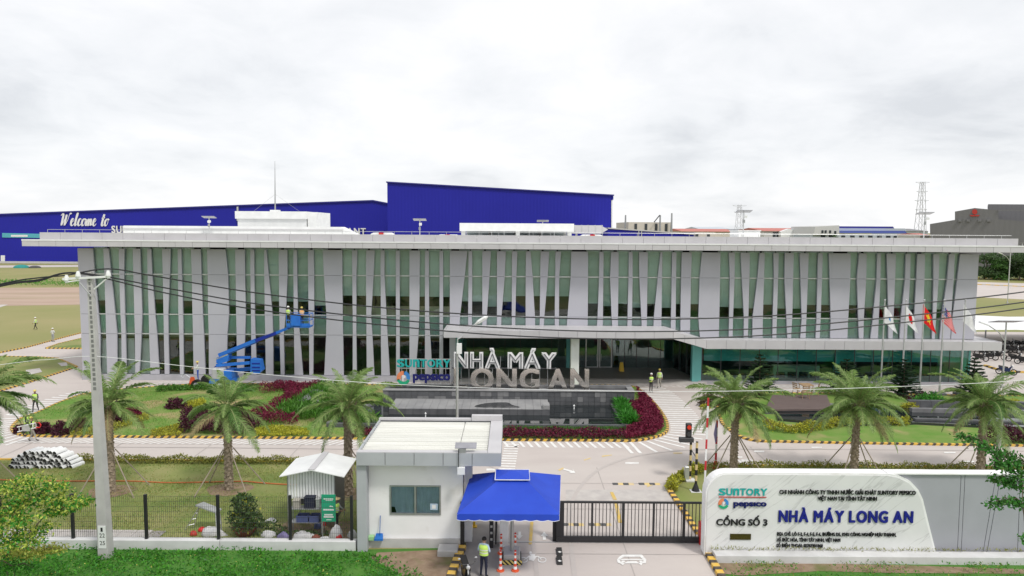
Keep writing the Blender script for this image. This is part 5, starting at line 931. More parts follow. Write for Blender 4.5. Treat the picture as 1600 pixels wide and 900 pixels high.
# ---- date palms
def frond_mesh(k, L=2.9):
    b = MB(); rr_ = random.Random(k); lift = [1.25, .95, .6, .25, -.1, -.35][k % 6]; droop = [1.0, 1.25, 1.45, 1.4, 1.2, .9][k % 6]; n = 40; pts = []; p = Vector((0, 0, 0)); a = lift
    for i in range(n+1): pts.append(p.copy()); st = L/n; p = p+Vector((math.cos(a), 0, math.sin(a)))*st; a -= droop/n*(.5+1.1*i/n)
    b.tube(pts[::3]+[pts[-1]], [.035*(1-.85*i/14) for i in range(len(pts[::3])+1)], 4, 1)
    for i in range(4, n):
        t = i/n; d = (pts[i+1]-pts[i]).normalized() if i < n else d; l = .54*math.sin(math.pi*min(1, .18+t*.80))**.8*(.85+.3*rr_.random()); upn = Vector((-d.z, 0, d.x))
        for s in (-1, 1):
            for e_ in (0, .5):
                q = pts[i]+d*(L/n)*e_; dr = (Vector((0, s, 0))*1.0+d*(.65+.5*rr_.random())+upn*(.22+.5*(rr_.random()-.5))+Vector((0, 0, -.18))).normalized(); tip = q+dr*l+Vector((0, 0, -.26*l)); sd = d*.0135; mid = q+dr*l*.5+Vector((0, 0, .02))
                b.add([q-sd, q+sd, mid+sd*1.2, tip, mid-sd*1.2], [(0, 1, 2, 3, 4)], 0)
    me = bpy.data.meshes.new('frond'); me.from_pydata(b.v, [], b.f); me.materials.append(M['palm_leaf']); me.materials.append(M['rachis']); me.polygons.foreach_set('material_index', b.m); me.update(); return me
FR = [frond_mesh(k) for k in range(12)]
FRD = []; FRB = []
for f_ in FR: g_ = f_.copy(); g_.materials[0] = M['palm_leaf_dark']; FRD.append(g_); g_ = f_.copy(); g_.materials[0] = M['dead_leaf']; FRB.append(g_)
def palm(px, py, htr, sc, lb, seed, dark=.25, nf=34, stakes=True, xy=None):
    c = G(px, py, 0.02) if xy is None else Vector((*xy, .02)); r_ = random.Random(seed); o = T('date_palm', lb, 'palm tree', (c.x, c.y, .02), 'date palms along the road')
    b = MB(); n = 22; pts = []; rs = []
    for i in range(n+1): t = i/n; pts.append((c.x+.04*math.sin(t*3+seed), c.y, .0+htr*t)); rs.append((.205-.035*t+(.05 if t > .8 else 0))*(1+.05*(i % 2)))
    b.tube(pts, rs, 10); o_t = b.build('trunk', 'trunk', o)
    b = MB()                                 # old leaf bases round the trunk
    for i in range(int(htr*26)):
        a = i*2.4; z = htr*i/(htr*26); rad = .195-.03*z/htr+(.04 if z > htr*.8 else 0); b.ob((c.x+rad*math.cos(a), c.y+rad*math.sin(a), z+.05), .07, .13, .17, (0, -.5, a))
    for i in range(22): a = i*2.4; b.tube([(c.x+.26*math.cos(a), c.y+.26*math.sin(a), htr-.7+i*.03), (c.x+.48*math.cos(a), c.y+.48*math.sin(a), htr-.25+i*.03)], [.07, .03], 4)
    kind(b.build('leaf_bases', 'trunk', o_t), 'stuff')
    for i in range(nf):
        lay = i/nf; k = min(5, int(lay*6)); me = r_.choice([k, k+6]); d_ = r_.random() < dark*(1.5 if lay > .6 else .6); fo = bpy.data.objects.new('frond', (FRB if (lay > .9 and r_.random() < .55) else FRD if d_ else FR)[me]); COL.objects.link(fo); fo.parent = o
        fo.location = (.12*math.cos(i*2.4), .12*math.sin(i*2.4), htr-.02+.25*(1-lay)); s = sc*(.72+.46*r_.random())*(.85 if k == 0 else 1); fo.scale = (s, s, s); fo.rotation_euler = (r_.uniform(-.3, .3), r_.uniform(-.24, .2), i*2.39996+r_.uniform(-.25, .25))
    if stakes:
        for k in range(4):
            a = .8+k*math.pi/2+r_.uniform(-.25, .25); MB().tube([(c.x+2.0*math.cos(a), c.y+1.7*math.sin(a), 0), (c.x+.26*math.cos(a), c.y+.26*math.sin(a), 2.35)], .035, 5).build('stake', 'stake', o)
    return o
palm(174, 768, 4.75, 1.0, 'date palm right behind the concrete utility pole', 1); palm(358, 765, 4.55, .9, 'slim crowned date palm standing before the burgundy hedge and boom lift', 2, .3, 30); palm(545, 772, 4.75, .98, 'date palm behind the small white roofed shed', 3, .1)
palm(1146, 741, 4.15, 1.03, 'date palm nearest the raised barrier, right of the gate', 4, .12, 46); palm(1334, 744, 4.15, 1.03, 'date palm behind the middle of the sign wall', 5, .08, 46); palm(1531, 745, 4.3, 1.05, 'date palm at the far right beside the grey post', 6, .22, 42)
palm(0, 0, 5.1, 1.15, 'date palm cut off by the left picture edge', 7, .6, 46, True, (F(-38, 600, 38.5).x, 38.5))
# mulch rings round the left palms
for px, py in ((174, 768), (358, 765), (545, 772)): c = G(px, py); sheet('mulch', [(c.x+1.25*math.cos(t)*(1+.12*math.sin(3*t)), c.y+1.0*math.sin(t)) for t in [k*.35 for k in range(18)]], .022, 'soil')
# ---- Norfolk pines: whorls of flat drooping sprays
def pine(px, py, h, r, lb, seed):
    c = G(px, py, .12); o = T('norfolk_pine', lb, 'conifer', (c.x, c.y, .12), 'Norfolk pines before the office'); MB().tube([(c.x, c.y, .1), (c.x, c.y, h)], [.09, .02], 6).build('trunk', 'bark', o); r_ = random.Random(seed); nw = 11
    for w_ in range(nw):
        t = w_/(nw-1); z = .35+(h-.4)*t; L = r*(1-t)**.8+.12
        for k in range(6):
            a = k*math.pi/3+w_*.5+r_.uniform(-.15, .15); b = MB(); n = 9; sp = []
            for i in range(n+1): s = i/n; sp.append(Vector((c.x+math.cos(a)*L*s, c.y+math.sin(a)*L*s, z+L*(.28*s-.10*s*s)+.05)))
            b.tube(sp[::3], [.02, .015, .01, .006], 4); sd = Vector((-math.sin(a), math.cos(a), 0))
            for i in range(1, n+1):
                for s in (-1, 1): q = sp[i]; e_ = q+sd*s*(.30*L*(1-.6*i/n)+.05)+Vector((math.cos(a), math.sin(a), .35))*.16; b.add([q+Vector((0, 0, .035)), q-Vector((0, 0, .035)), e_-Vector((0, 0, .02)), e_+Vector((0, 0, .05))], [(0, 1, 2, 3)]); b.add([q+sd*.03, q+Vector((math.cos(a), math.sin(a), 0))*.07, e_+Vector((math.cos(a), math.sin(a), 0))*.05, e_], [(0, 1, 2, 3)])
            b.build('branch', 'pine', o)
pine(1411, 620, 3.3, 1.25, 'dark Norfolk pine between the second and third flag poles', 1); pine(1321, 617.5, 3.2, 1.7, 'wide Norfolk pine right of the deck chairs', 2); pine(1186, 617.5, 3.6, 1.3, 'Norfolk pine behind the palm nearest the barrier', 3); pine(1520, 622, 3.5, 1.2, 'Norfolk pine below the building corner behind the last palm', 4)
# ================================================================== GUARD HOUSE
def fX(px, Y, py=780): return F(px, py, Y).x
def fZ(py, Y, px=800): return F(px, py, Y).z
YHF = 31.9; gh = T('guard_house', 'white guard house with grey flat roof and sliding window beside the gate', 'guard house', (-4, YHF, 0))
gx0, gx1 = fX(566, YHF), fX(723, YHF); zf0, zf1 = fZ(728, 31.2, 670), fZ(708, 31.2, 670); ex0, ex1 = fX(557, 31.2), fX(783, 31.2, 715); YB2 = 36.9
wx0, wx1, wz0, wz1 = fX(609, YHF), fX(689, YHF), fZ(804, YHF, 650), fZ(758, YHF, 650)
b = MB()
for q in ((gx0, wx0, .42, zf0), (wx1, gx1, .42, zf0), (wx0, wx1, .42, wz0), (wx0, wx1, wz1, zf0)): b.box(q[0], q[1], YHF, YHF+.2, q[2], q[3])
b.box(gx0, gx0+.2, YHF+.2, 36.4, .1, zf0); b.box(gx1-.2, gx1, YHF+.2, 36.4, .1, zf0); b.box(gx0+.2, gx1-.2, 36.2, 36.4, .1, zf0); b.build('wall', 'white_wall', gh)
MB().box(gx0+.1, gx1+.04, YHF-.12, YHF-.001, .0, .42).box(gx0+.2, gx1-.2, YHF, 36.2, .02, .1).build('plinth', 'concrete_pole', gh)
MB().bev(fX(557, 31.35), fX(573, 31.35), 31.35, 31.89, 0, zf0-.005, .03).build('column', 'grey_column', gh)
MB().box(gx1+.04, gx1+.4, 32.4, 32.8, 0, zf0-.005).build('column', 'white_wall', gh)
win = MB(); fw_ = .07
for q in ((wx0, wx1, wz0, wz0+fw_), (wx0, wx1, wz1-fw_, wz1), (wx0, wx0+fw_, wz0+fw_, wz1-fw_), (wx1-fw_, wx1, wz0+fw_, wz1-fw_), ((wx0+wx1)/2-.045, (wx0+wx1)/2+.045, wz0+fw_, wz1-fw_)): win.box(q[0], q[1], YHF-.04, YHF+.08, q[2], q[3])
wo = win.build('window', 'steel', gh)
for k in range(2):
    a = wx0+fw_+k*((wx1-wx0)/2-.01); c = a+(wx1-wx0)/2-fw_-.05; MB().box(a, c, YHF+.02, YHF+.03, wz0+fw_, wz1-fw_).build('pane', 'clear_glass', wo)
    b = MB(); n = 14; vs = []; m_ = 1 if k else 0
    for i in range(n+1): x = a+(c-a)*i/n; y = YHF+.075+.02*math.sin(i*1.9); top = wz1-.05; bt = wz0+.05+(.28 if (k == 0 and i < 3) else 0); vs += [(x, y, bt), (x, y, top)]
    b.add(vs, [(2*i, 2*i+2, 2*i+3, 2*i+1) for i in range(n)]); b.build('curtain', 'curtain_grey' if 'curtain_grey' in M else (mat('curtain_grey', (.62, .68, .74), rough=.8) and 'curtain_grey'), wo)
MB().box(fX(672, YHF), fX(684, YHF), YHF+.012, YHF+.018, fZ(797, YHF, 680), fZ(787, YHF, 680)).build('sticker', 'shirt_blue', wo); MB().box(fX(675, YHF), fX(681, YHF), YHF+.008, YHF+.011, fZ(795, YHF, 680), fZ(789, YHF, 680)).build('sticker', 'letter_white', wo)
MB().box(gx0+.2, gx1-.2, YHF+1.6, YHF+1.7, .1, zf0).build('interior_wall', 'interior', gh)
rf = MB().box(ex0+.1, ex1-.1, 31.32, YB2-.1, zf0, zf0+.2).build('roof', 'fascia', gh)
panels(ex0, ex1, 1.3, lambda a, c: MB().box(a, c, 31.2, 31.3, zf0, zf1), rf, 'grey_column'); panels(31.2, YB2, 1.4, lambda a, c: MB().box(ex1-.1, ex1+.001, a+.11, c, zf0, zf1), rf, 'grey_column'); panels(31.2, YB2, 1.4, lambda a, c: MB().box(ex0, ex0+.1, a+.11, c, zf0, zf1), rf, 'grey_column')
MB().box(ex0+.1, ex1-.1, YB2-.1, YB2, zf0, zf1).build('fascia_panel', 'grey_column', rf)
MB().box(ex0+.02, ex1-.62, 31.22, 31.55, zf1, zf1+.03).build('coping', 'fascia', rf); MB().box(ex1-.6, ex1-.01, 31.22, YB2-.35, zf1, zf1+.03).build('coping', 'fascia', rf); MB().box(ex1-1.6, ex1-.02, YB2-.33, YB2-.02, zf1, zf1+.28).build('parapet', 'fascia', rf); MB().box(ex0+.02, ex1-1.62, YB2-.3, YB2-.02, zf1, zf1+.10).build('parapet', 'fascia', rf)
n = 17                                     # ribbed roof sheets between the parapets
for k in range(2):
    x0 = ex0+.12 if k == 0 else fX(722, 34); x1 = fX(722, 34)-.03 if k == 0 else ex1-.62
    sh_ = MB().box(x0, x1, 31.56, YB2-.35, zf1-.2, zf1-.10).build('roof_sheet', 'white_roof', rf)
    b = MB()
    for i in range(n): y = 31.7+(YB2-.45-31.7)*i/(n-1); b.box(x0+.01, x1-.01, y-.025, y+.025, zf1-.10, zf1-.035)
    kind(b.build('rib', 'white_roof', sh_), 'stuff')
sp = F(728, 700, 31.5); o = T('wall_lamp', 'solar lamp with grey panel clamped on the guard house roof edge', 'solar lamp', (sp.x, 31.1, zf1)); MB().ob((sp.x, 31.45, zf1+.28), .95, .45, .03, (R(16), 0, 0)).build('solar_panel', 'panel_pv', o); MB().tube([(sp.x-.3, 31.12, zf1+.22), (sp.x-.3, 31.12, zf0-.1)], .02, 5).build('cable', 'black_metal', o); MB().box(sp.x-.34, sp.x-.02, 31, 31.19, zf0-.32, zf0-.02).build('lamp_head', 'white_metal', o); MB().box(sp.x-.3, sp.x+.02, 31.2, 31.4, zf1+.031, zf1+.18).build('bracket', 'steel', o)
c = F(592, 851, 31.6); o = T('dustpan', 'blue long handled dustpan leaning on the guard house wall', 'dustpan', (c.x, 31.7, .42)); MB().tube([(c.x+.02, 31.7, .55), (c.x+.04, 31.8, 1.5)], .018, 6).build('handle', 'blue_plastic', o)
MB().add([(c.x-.2, 31.55, .43), (c.x+.2, 31.55, .43), (c.x+.15, 31.78, .43), (c.x-.15, 31.78, .43), (c.x-.2, 31.56, .5), (c.x+.2, 31.56, .5), (c.x+.15, 31.79, .68), (c.x-.15, 31.79, .68)], [(0, 3, 2, 1), (4, 5, 6, 7), (0, 1, 5, 4), (1, 2, 6, 5), (2, 3, 7, 6), (3, 0, 4, 7)]).build('pan', 'blue_plastic', o)
tag(MB().bev(fX(575, 31.7), fX(584, 31.7), 31.6, 31.85, .421, .6, .03).build('plastic_tub', 'green_plastic'), 'pale green plastic tub beside the blue dustpan', 'tub')
c = G(700, 866); tag(MB().bev(c.x-.45, c.x+.45, c.y-.3, c.y+.4, 0, .3, .04).build('concrete_block', 'concrete_pole'), 'flat concrete block on the bare soil by the guard house corner', 'block')
# pedestrian gate posts and pillar
pg = T('pedestrian_gate', 'open black pedestrian gate with posts under the blue tent', 'gate', (-1.7, 31.9, 0))
for px in (722.5, 768): x = fX(px, 31.8); MB().box(x-.09, x+.09, 31.75, 31.93, .03, 2.15).build('post', 'black_metal', pg)
x = fX(775, 31.9); lf = MB().box(x-.03, x+.03, 32, 33.6, .12, .2).box(x-.03, x+.03, 32, 33.6, 1.95, 2.03).box(x-.03, x+.03, 31.94, 32, .12, 2.03).box(x-.03, x+.03, 33.6, 33.66, .12, 2.03).build('leaf', 'black_metal', pg)
for k in range(12): MB().box(x-.012, x+.012, 32.1+k*.125, 32.124+k*.125, .2, 1.95).build('bar', 'black_metal', lf)
for k in range(5): MB().box(fX(768, 31.7)-.05, fX(768, 31.7)+.05, 31.72, 31.748, .4+k*.3, .5+k*.3).build('reflector', 'silver', pg)
x0, x1 = fX(781, 31.9), fX(795, 31.9); pp = T('gate_pillar', 'white square gate pillar under the blue tent', 'pillar', (x0, 32, 0)); MB().bev(x0, x1, 31.9, 32.4, .02, 2.3, .03).build('shaft', 'white_wall', pp); MB().box(x0-.04, x1+.04, 31.86, 32.44, 2.3, 2.36).build('cap', 'white_wall', pp)
# ---- blue tent
tn = T('canopy_tent', 'bright blue canopy tent with scalloped valance and small raised top', 'tent', (.1, 30.6, 0)); zt = 3.0
e = [F(713, 800, 28.3), F(875, 806, 28.3), F(877, 741, 33), F(735, 739, 33)]; ze = 3.02
A = [(fX(714, 28.3, 800), 28.3, ze), (fX(874, 28.3, 800), 28.3, ze), (fX(876, 33, 741), 33, ze), (fX(736, 33, 741), 33, ze)]
tcx, tcy = sum(p[0] for p in A)/4, 30.65; zp_ = 3.78; tw = .62
B_ = [(tcx-tw, tcy-tw*.9, zp_), (tcx+tw, tcy-tw*.9, zp_), (tcx+tw, tcy+tw*.9, zp_), (tcx-tw, tcy+tw*.9, zp_)]
b = MB()
for k in range(4):
    k2 = (k+1) % 4; n = 8; vs = []
    for i in range(n+1):
        for j in range(n+1):
            u, t = i/n, j/n; p = Vector(A[k]).lerp(Vector(A[k2]), u).lerp(Vector(B_[k]).lerp(Vector(B_[k2]), u), t); sag = -.10*math.sin(math.pi*t)*math.sin(math.pi*u)**.6; p.z += sag; vs.append(p)
    b.add(vs, [(i*(n+1)+j, (i+1)*(n+1)+j, (i+1)*(n+1)+j+1, i*(n+1)+j+1) for i in range(n) for j in range(n)])
cv = b.build('canopy', 'tent_blue', tn, True)
b = MB(); pi_ = MB(); 
for k in range(4):
    k2 = (k+1) % 4; a, c = Vector(A[k]), Vector(A[k2]); n = 64; vs = []; edge = []
    for i in range(n+1): p = a.lerp(c, i/n); dz = .24+.045*abs(math.sin(i/n*math.pi*9)); vs += [tuple(p), (p.x, p.y, p.z-dz)]; edge.append((p.x, p.y, p.z-dz))
    b.add(vs, [(2*i, 2*i+1, 2*i+3, 2*i+2) for i in range(n)]); pi_.tube(edge, .014, 4)
b.build('valance', 'tent_blue', tn); pi_.build('valance_piping', 'piping_white', cv)
b = MB(); zt2_ = 4.0; C_ = [(tcx-tw-.12, tcy-.66, zp_+.06), (tcx+tw+.12, tcy-.66, zp_+.06), (tcx+tw+.12, tcy+.66, zp_+.06), (tcx-tw-.12, tcy+.66, zp_+.06)]; b.add(C_+[(tcx-.12, tcy, zt2_), (tcx+.12, tcy, zt2_)], [(0, 1, 5, 4), (1, 2, 5), (2, 3, 4, 5), (3, 0, 4)]); b.build('vent_top', 'tent_blue', tn); b = MB(); b.tube(C_+[C_[0]], .022, 5); b.build('piping', 'piping_white', tn)
px_ = fX(788, 30.4, 870); MB().tube([(tcx, tcy, .5), (tcx, tcy, zp_+.1)], .055, 8).build('pole', 'steel', tn); MB().tube([(tcx, tcy, .1), (tcx, tcy, 2.2)], .075, 8).build('sleeve', 'steel', tn)
for k in range(4): MB().tube([(tcx, tcy, zp_-.05), (A[k][0], A[k][1], ze-.03)], .02, 5).build('rib', 'steel', tn); MB().tube([(tcx, tcy, 2.3), tuple(Vector(A[k]).lerp(Vector(B_[k]), .5)-Vector((0, 0, .16)))], .015, 5).build('strut', 'steel', tn)
pb = T('tent_base', 'pale concrete tent base block with black and yellow striped front', 'base block', (tcx, tcy, .03)); MB().bev(tcx-.36, tcx+.36, tcy-.42, tcy+.55, .12, .42, .04).build('block', 'concrete_pole', pb); MB().box(tcx-.42, tcx+.42, tcy-.5, tcy+.6, .03, .12).build('pallet', 'black_metal', pb)
bp = MB().box(-.44, .44, -.015, .015, 0, .2).build('hazard_board', 'block_paint', pb); bp.matrix_parent_inverse = Matrix.Identity(4); bp.location = (0, -.52, .0)
def cone(x, y, lb):
    o = T('traffic_cone', lb, 'traffic cone', (x, y, .03), 'slim delineator posts round the tent base'); MB().tube([(x, y, .07), (x, y, .35), (x, y, .88)], [.09, .055, .04], 10).build('post', 'cone_paint', o).matrix_parent_inverse = Matrix.Translation((-x, -y, -.03)); MB().prism([(x+.17*math.cos(t), y+.17*math.sin(t)) for t in [k*.7854 for k in range(8)]], .03, .075).build('base', 'orange', o); MB().ell((x, y, .9), .05, .05, .05, 8, 5).build('knob', 'red', o)
for px, py, lb in ((782, 893, 'orange and white delineator post at the near left corner of the tent base'), (805, 893, 'orange and white delineator post at the near right corner of the tent base'), (783, 866, 'orange and white delineator post at the far left of the tent base'), (805, 864, 'orange and white delineator post at the far right of the tent base')): c = G(px, py); cone(c.x, c.y, lb)
for i, px in enumerate((706,)): # ticket post: small yellow stand behind the tent
    c = G(741, 824); o = T('yellow_stand', 'short yellow bollard seen under the tent behind the open gate', 'bollard', (c.x, c.y, .03)); MB().tube([(c.x, c.y, .03), (c.x, c.y, .85)], .06, 8).build('post', 'yellow', o); MB().box(c.x-.14, c.x+.14, c.y-.14, c.y+.14, .03, .07).build('foot', 'yellow', o)
# ---- sliding gate
YGt = 32.4; sgx0, sgx1 = fX(869, YGt, 820), fX(1101, YGt, 820); gt = T('sliding_gate', 'long black sliding gate of upright bars across the driveway', 'gate', ((sgx0+sgx1)/2, YGt, 0)); zg1 = 2.0
fr = MB().box(sgx0, sgx1, YGt-.06, YGt+.06, .08, .34).box(sgx0, sgx1, YGt-.05, YGt+.05, zg1-.08, zg1).box(sgx0, sgx0+.36, YGt-.04, YGt+.04, .34, zg1-.08).build('frame', 'black_metal', gt)
for px in (925, 973, 1021, 1068): x = fX(px, YGt, 820); MB().box(x-.045, x+.045, YGt-.045, YGt+.045, .34, zg1-.08).build('post', 'black_metal', gt)
x = sgx0+.5
while x < sgx1-.05: MB().box(x-.016, x+.016, YGt-.016, YGt+.016, .34, zg1-.08).build('bar', 'black_metal', gt); x += .165
for px in (867, 872): x = fX(px, YGt-.3, 820); MB().box(x-.07, x+.07, YGt+.12, YGt+.26, .02, zg1+.1).build('guide_post', 'black_metal', gt)
MB().box(sgx0-3, sgx1, YGt-.03, YGt+.03, .03, .055).build('track', 'steel', gt)
# ================================================================== SIGN WALL
YSW = 31.1
def sx(px): return F(px, 800, YSW).x
def sz(py, px=1300): return F(px, py, YSW).z
sw_ = T('sign_wall', 'long entrance sign wall with veined marble face and grey panels bearing company lettering', 'sign wall', (sx(1350), YSW, 0)); zt_, zb_ = sz(739.5), sz(868); xl_ = sx(1102)
def arc(cx, cz, r, a0, a1, n=8): return [(cx+r*math.cos(R(a0+(a1-a0)*k/n)), cz+r*math.sin(R(a0+(a1-a0)*k/n))) for k in range(n+1)]
cr_ = [(sx(1385), zt_-.0), (sx(1402), sz(742.5)), (sx(1420), sz(751)), (sx(1433), sz(764)), (sx(1441), sz(779)), (sx(1452), sz(816)), (sx(1468), zb_)]
ol = [(xl_, zb_)]+arc(xl_+.95, zt_-.95, .95, 180, 90)+[(x, z) for x, z in cr_]
MB().prismY(ol, YSW, YSW+.6).build('wall', 'white_wall', sw_); ins = [(xl_+.07, zb_+.02)]+arc(xl_+.95, zt_-.95, .88, 180, 90)+[(x-.08, z-.08) for x, z in cr_[:-1]]+[(cr_[-1][0]-.08, zb_+.02)]
MB().prismY(ins, YSW-.03, YSW-.001).build('marble_face', 'marble', sw_)
xe = sx(1700); MB().box(sx(1380), xe, YSW+.2, YSW+.55, zb_, zt_-.06).build('rear_wall', 'dark_metal', sw_); MB().box(sx(1384), xe, YSW+.05, YSW+.6, zt_-.055, zt_).build('coping', 'white_wall', sw_)
gz0, gz1 = zb_+.05, zt_-.06
def gp(a0, a1, c0, c1): MB().prismY([(sx(a0), gz1), (sx(a1), gz1), (sx(c1), gz0), (sx(c0), gz0)], YSW+.15, YSW+.2).build('panel', 'grey_wall', sw_)
gp(1383, 1501.3, 1383, 1502.5); gp(1502.2, 1507.5, 1503.4, 1508.6); gp(1508.4, 1556, 1509.5, 1542.8); gp(1557, 1563.5, 1543.8, 1548.8); gp(1564.5, 1594, 1549.8, 1597.5); gp(1595, 1690, 1598.5, 1690)
MB().box(sx(1468), xe, YSW+.1, YSW+.6, zb_-.05, zb_+.05).build('ledge', 'concrete_pole', sw_)
tag(MB().bev(sx(1117), xe, YSW-.55, YSW-.04, 0, .62, .03).build('base_wall', 'white_concrete'), 'white concrete strip wall along the foot of the sign wall', 'low wall') if False else None
o = tag(MB().bev(F(1118, 870, 30.5).x, F(1720, 870, 30.5).x, 30.45, 31.02, 0, F(1300, 868.5, 30.5).z, .02).build('low_wall', 'white_concrete'), 'white concrete strip wall along the foot of the sign wall', 'low wall')
tag(leaves('weeds', alongp([(sx(1110), 30.98), (sx(1600), 30.98)], 700, .1, .14, F(1300, 868.5, 30.5).z-.02), .12, 'hedge_leaf', None, .2, .8), 'thin grass growing in the joint under the marble sign face', 'weeds')
YT = YSW-.035
def pz(py, px): return F(px, py, YT).z
suntory(sx(1121.5), sx(1197), pz(774, 1160), pz(763, 1160), YT-.015, sw_, .03); MB().box(sx(1122), sx(1196), YT-.03, YT, pz(777.2, 1160), pz(776, 1160)).build('rule', 'red_paint', sw_)
emblem(sx(1129.5), pz(786.5, 1130), .23, YT, sw_, .03); wordcap('lettering', 'pepsıco', sx(1145), sx(1196.5), pz(791, 1170), pz(784.5, 1170), YT-.015, 'navy_text', sw_, .02, .04, 'x')
wordcap('lettering', 'CỔNG SỐ 3', sx(1119), sx(1199), pz(821, 1160), pz(811, 1160), YT-.012, 'black_text', sw_, .015, .032)
wordcap('lettering', 'CHI NHÁNH CÔNG TY TNHH NƯỚC GIẢI KHÁT SUNTORY PEPSICO', sx(1216), sx(1428), pz(772.3, 1320), pz(766, 1320), YT-.012, 'black_text', sw_, .012, .018)
wordcap('lettering', 'VIỆT NAM TẠI TỈNH TÂY NINH', sx(1276), sx(1368), pz(781.8, 1320), pz(775.8, 1320), YT-.012, 'black_text', sw_, .012, .018)
letters('NHÀ MÁY LONG AN', sx(1216), sx(1426), pz(815.5, 1320), pz(798.5, 1320), YT-.02, [('royal_text', .045, 0)], sw_, depth=.04, gap=.10, space=.30)
for s_, x1, y0, y1 in (('ĐỊA CHỈ: LÔ F-3, F-4, F-5, F-6, ĐƯỜNG D5, KHU CÔNG NGHIỆP HỰU THẠNH,', 1401, 837.2, 832), ('XÃ ĐỨC HÒA, TỈNH TÂY NINH, VIỆT NAM', 1314, 846.3, 841), ('SỐ ĐIỆN THOẠI: 02767301868', 1287, 855.2, 850)): wordcap('lettering', s_, sx(1214.5), sx(x1), pz(y0, 1300), pz(y1, 1300), YT-.012, 'black_text', sw_, .012, .016)
MB().box(sx(1141.5), sx(1174), YT-.03, YT, pz(843, 1158), pz(834, 1158)).build('plaque', 'plaque', sw_)
# ================================================================== LEFT FENCE, UTILITY POLE, WIRES
YF2 = 31.6; xf0, xf1 = fX(-420, YF2), fX(556, YF2)
fb_ = tag(MB().bev(fX(344, YF2), xf1, 31.42, 31.78, 0, .44, .02).build('low_wall', 'white_concrete'), 'peeling white fence base wall between the guard house and the potted bush', 'low wall'); tag(MB().bev(xf0, fX(344, YF2)-.02, 31.42, 31.78, 0, .44, .02).build('low_wall', 'white_concrete'), 'long whitewashed fence base wall running left behind the utility pole', 'low wall')
fe = T('mesh_fence', 'black post and fine wire mesh fence along the front lawn', 'fence', (-14, YF2, .44)); fpx = [-338, -226, -113, -1, 112, 227, 340, 453, 549]; zft = fZ(773, YF2, 300)
for px in fpx: x = fX(px, YF2); MB().box(x-.06, x+.06, YF2-.06, YF2+.06, .44, zft).build('post', 'black_metal', fe)
for a, c in zip(fpx, fpx[1:]):
    x0, x1 = fX(a, YF2)+.06, fX(c, YF2)-.06; b = MB(); n = int((x1-x0)/.09)
    for k in range(n+1): x = x0+(x1-x0)*k/n; b.box(x-.004, x+.004, YF2-.004, YF2+.004, .5, zft-.08)
    for k in range(9): z = .5+(zft-.58)*k/8; b.box(x0, x1, YF2+.0045, YF2+.0125, z-.004, z+.004)
    kind(b.build('mesh_panel', 'dark_metal', fe), 'stuff')
p0 = G(166, 871); YP = p0.y; ptop = F(141, 424, YP+.1); up_ = T('utility_pole', 'tall tapered concrete utility pole with holes near the top and white number plate', 'utility pole', (p0.x, p0.y, 0))
def sq(c, h, tw=1.0): return [(c.x-h, c.y-h*tw, c.z), (c.x+h, c.y-h*tw, c.z), (c.x+h, c.y+h*tw, c.z), (c.x-h, c.y+h*tw, c.z)]
b = MB(); n = 10
for k in range(n):
    c0_, c1_ = p0.lerp(ptop, k/n), p0.lerp(ptop, (k+1)/n); h0, h1 = .23-.13*k/n, .23-.13*(k+1)/n; b.add(sq(c0_, h0)+sq(c1_, h1), [(0, 1, 5, 4), (1, 2, 6, 5), (2, 3, 7, 6), (3, 0, 4, 7)]+([(4, 5, 6, 7)] if k == n-1 else []))
b.build('shaft', 'concrete_pole', up_)
for k in range(24):
    t = .60+.375*k/23; c = p0.lerp(ptop, t); h = .23-.13*t; MB().box(c.x-h*.42, c.x+h*.42, c.y-h-.004, c.y-h+.05, c.z-.07, c.z+.07).build('painted_hole', 'hole_shade', up_)  # dark blocks in the face: shade of the recesses put into colour
c = p0.lerp(ptop, .085); pl_ = MB().box(c.x-.16, c.x+.17, c.y-.245, c.y-.218, c.z-.55, c.z+.45).build('number_plate', 'white_metal', up_)
for s_, dz in (('1', .28), ('22', .02), ('25', -.32)): wordcap('lettering', s_, c.x-(.04 if s_ == '1' else .1), c.x+(.05 if s_ == '1' else .13), c.z+dz-.08, c.z+dz+.10, c.y-.248, 'black_text', pl_, .006, 0)
zc = ptop.z-.05; ay = ptop.y-.18; MB().ob((F(135, 434, ay).x, ay, F(135, 434, ay).z), 2.0, .09, .09, (0, -.06, 0)).build('cross_arm', 'white_metal', up_); MB().tube([F(124, 441, ay), F(142, 462, ay)], .02, 5).build('brace', 'steel', up_); MB().tube([F(166, 436, ay), F(147, 452, ay)], .03, 5).build('brace', 'white_metal', up_)
for px, py in ((104, 434), (122, 428), (169, 427)):
    q = F(px, py, ay); MB().tube([q-Vector((0, 0, .22)), q-Vector((0, 0, .1)), q, q+Vector((0, 0, .12))], [.06, .11, .09, .05], 8).build('insulator', 'white_metal', up_)
MB().tube([F(104, 441, ay), F(125, 438, ay)], .03, 5).build('bracket', 'white_metal', up_)
def wire(pts, r, m, lb):
    fine = spline([(x, y) for x, y in pts], 8); P = [F(x, y, YP) for x, y in fine]; return tag(MB().tube(P, r, 5).build('power_line' if m == 'black_metal' else 'cable', m), lb, 'cable', 'overhead lines from the utility pole')
wire([(-500, 560), (-200, 492), (0, 444), (60, 434), (104, 430), (169, 420), (240, 431), (400, 457.5), (600, 481), (800, 494.5), (1000, 499), (1200, 493.5), (1400, 477), (1600, 456), (1900, 410), (2300, 330)], .030, 'black_metal', 'topmost of the three black power lines from the utility pole')
wire([(-500, 564), (-200, 495), (0, 446), (60, 437), (122, 426), (260, 450), (400, 474.5), (600, 498), (800, 513), (1000, 518), (1200, 512.5), (1400, 495), (1600, 472), (1900, 425), (2300, 345)], .030, 'black_metal', 'middle one of the three black power lines from the utility pole')
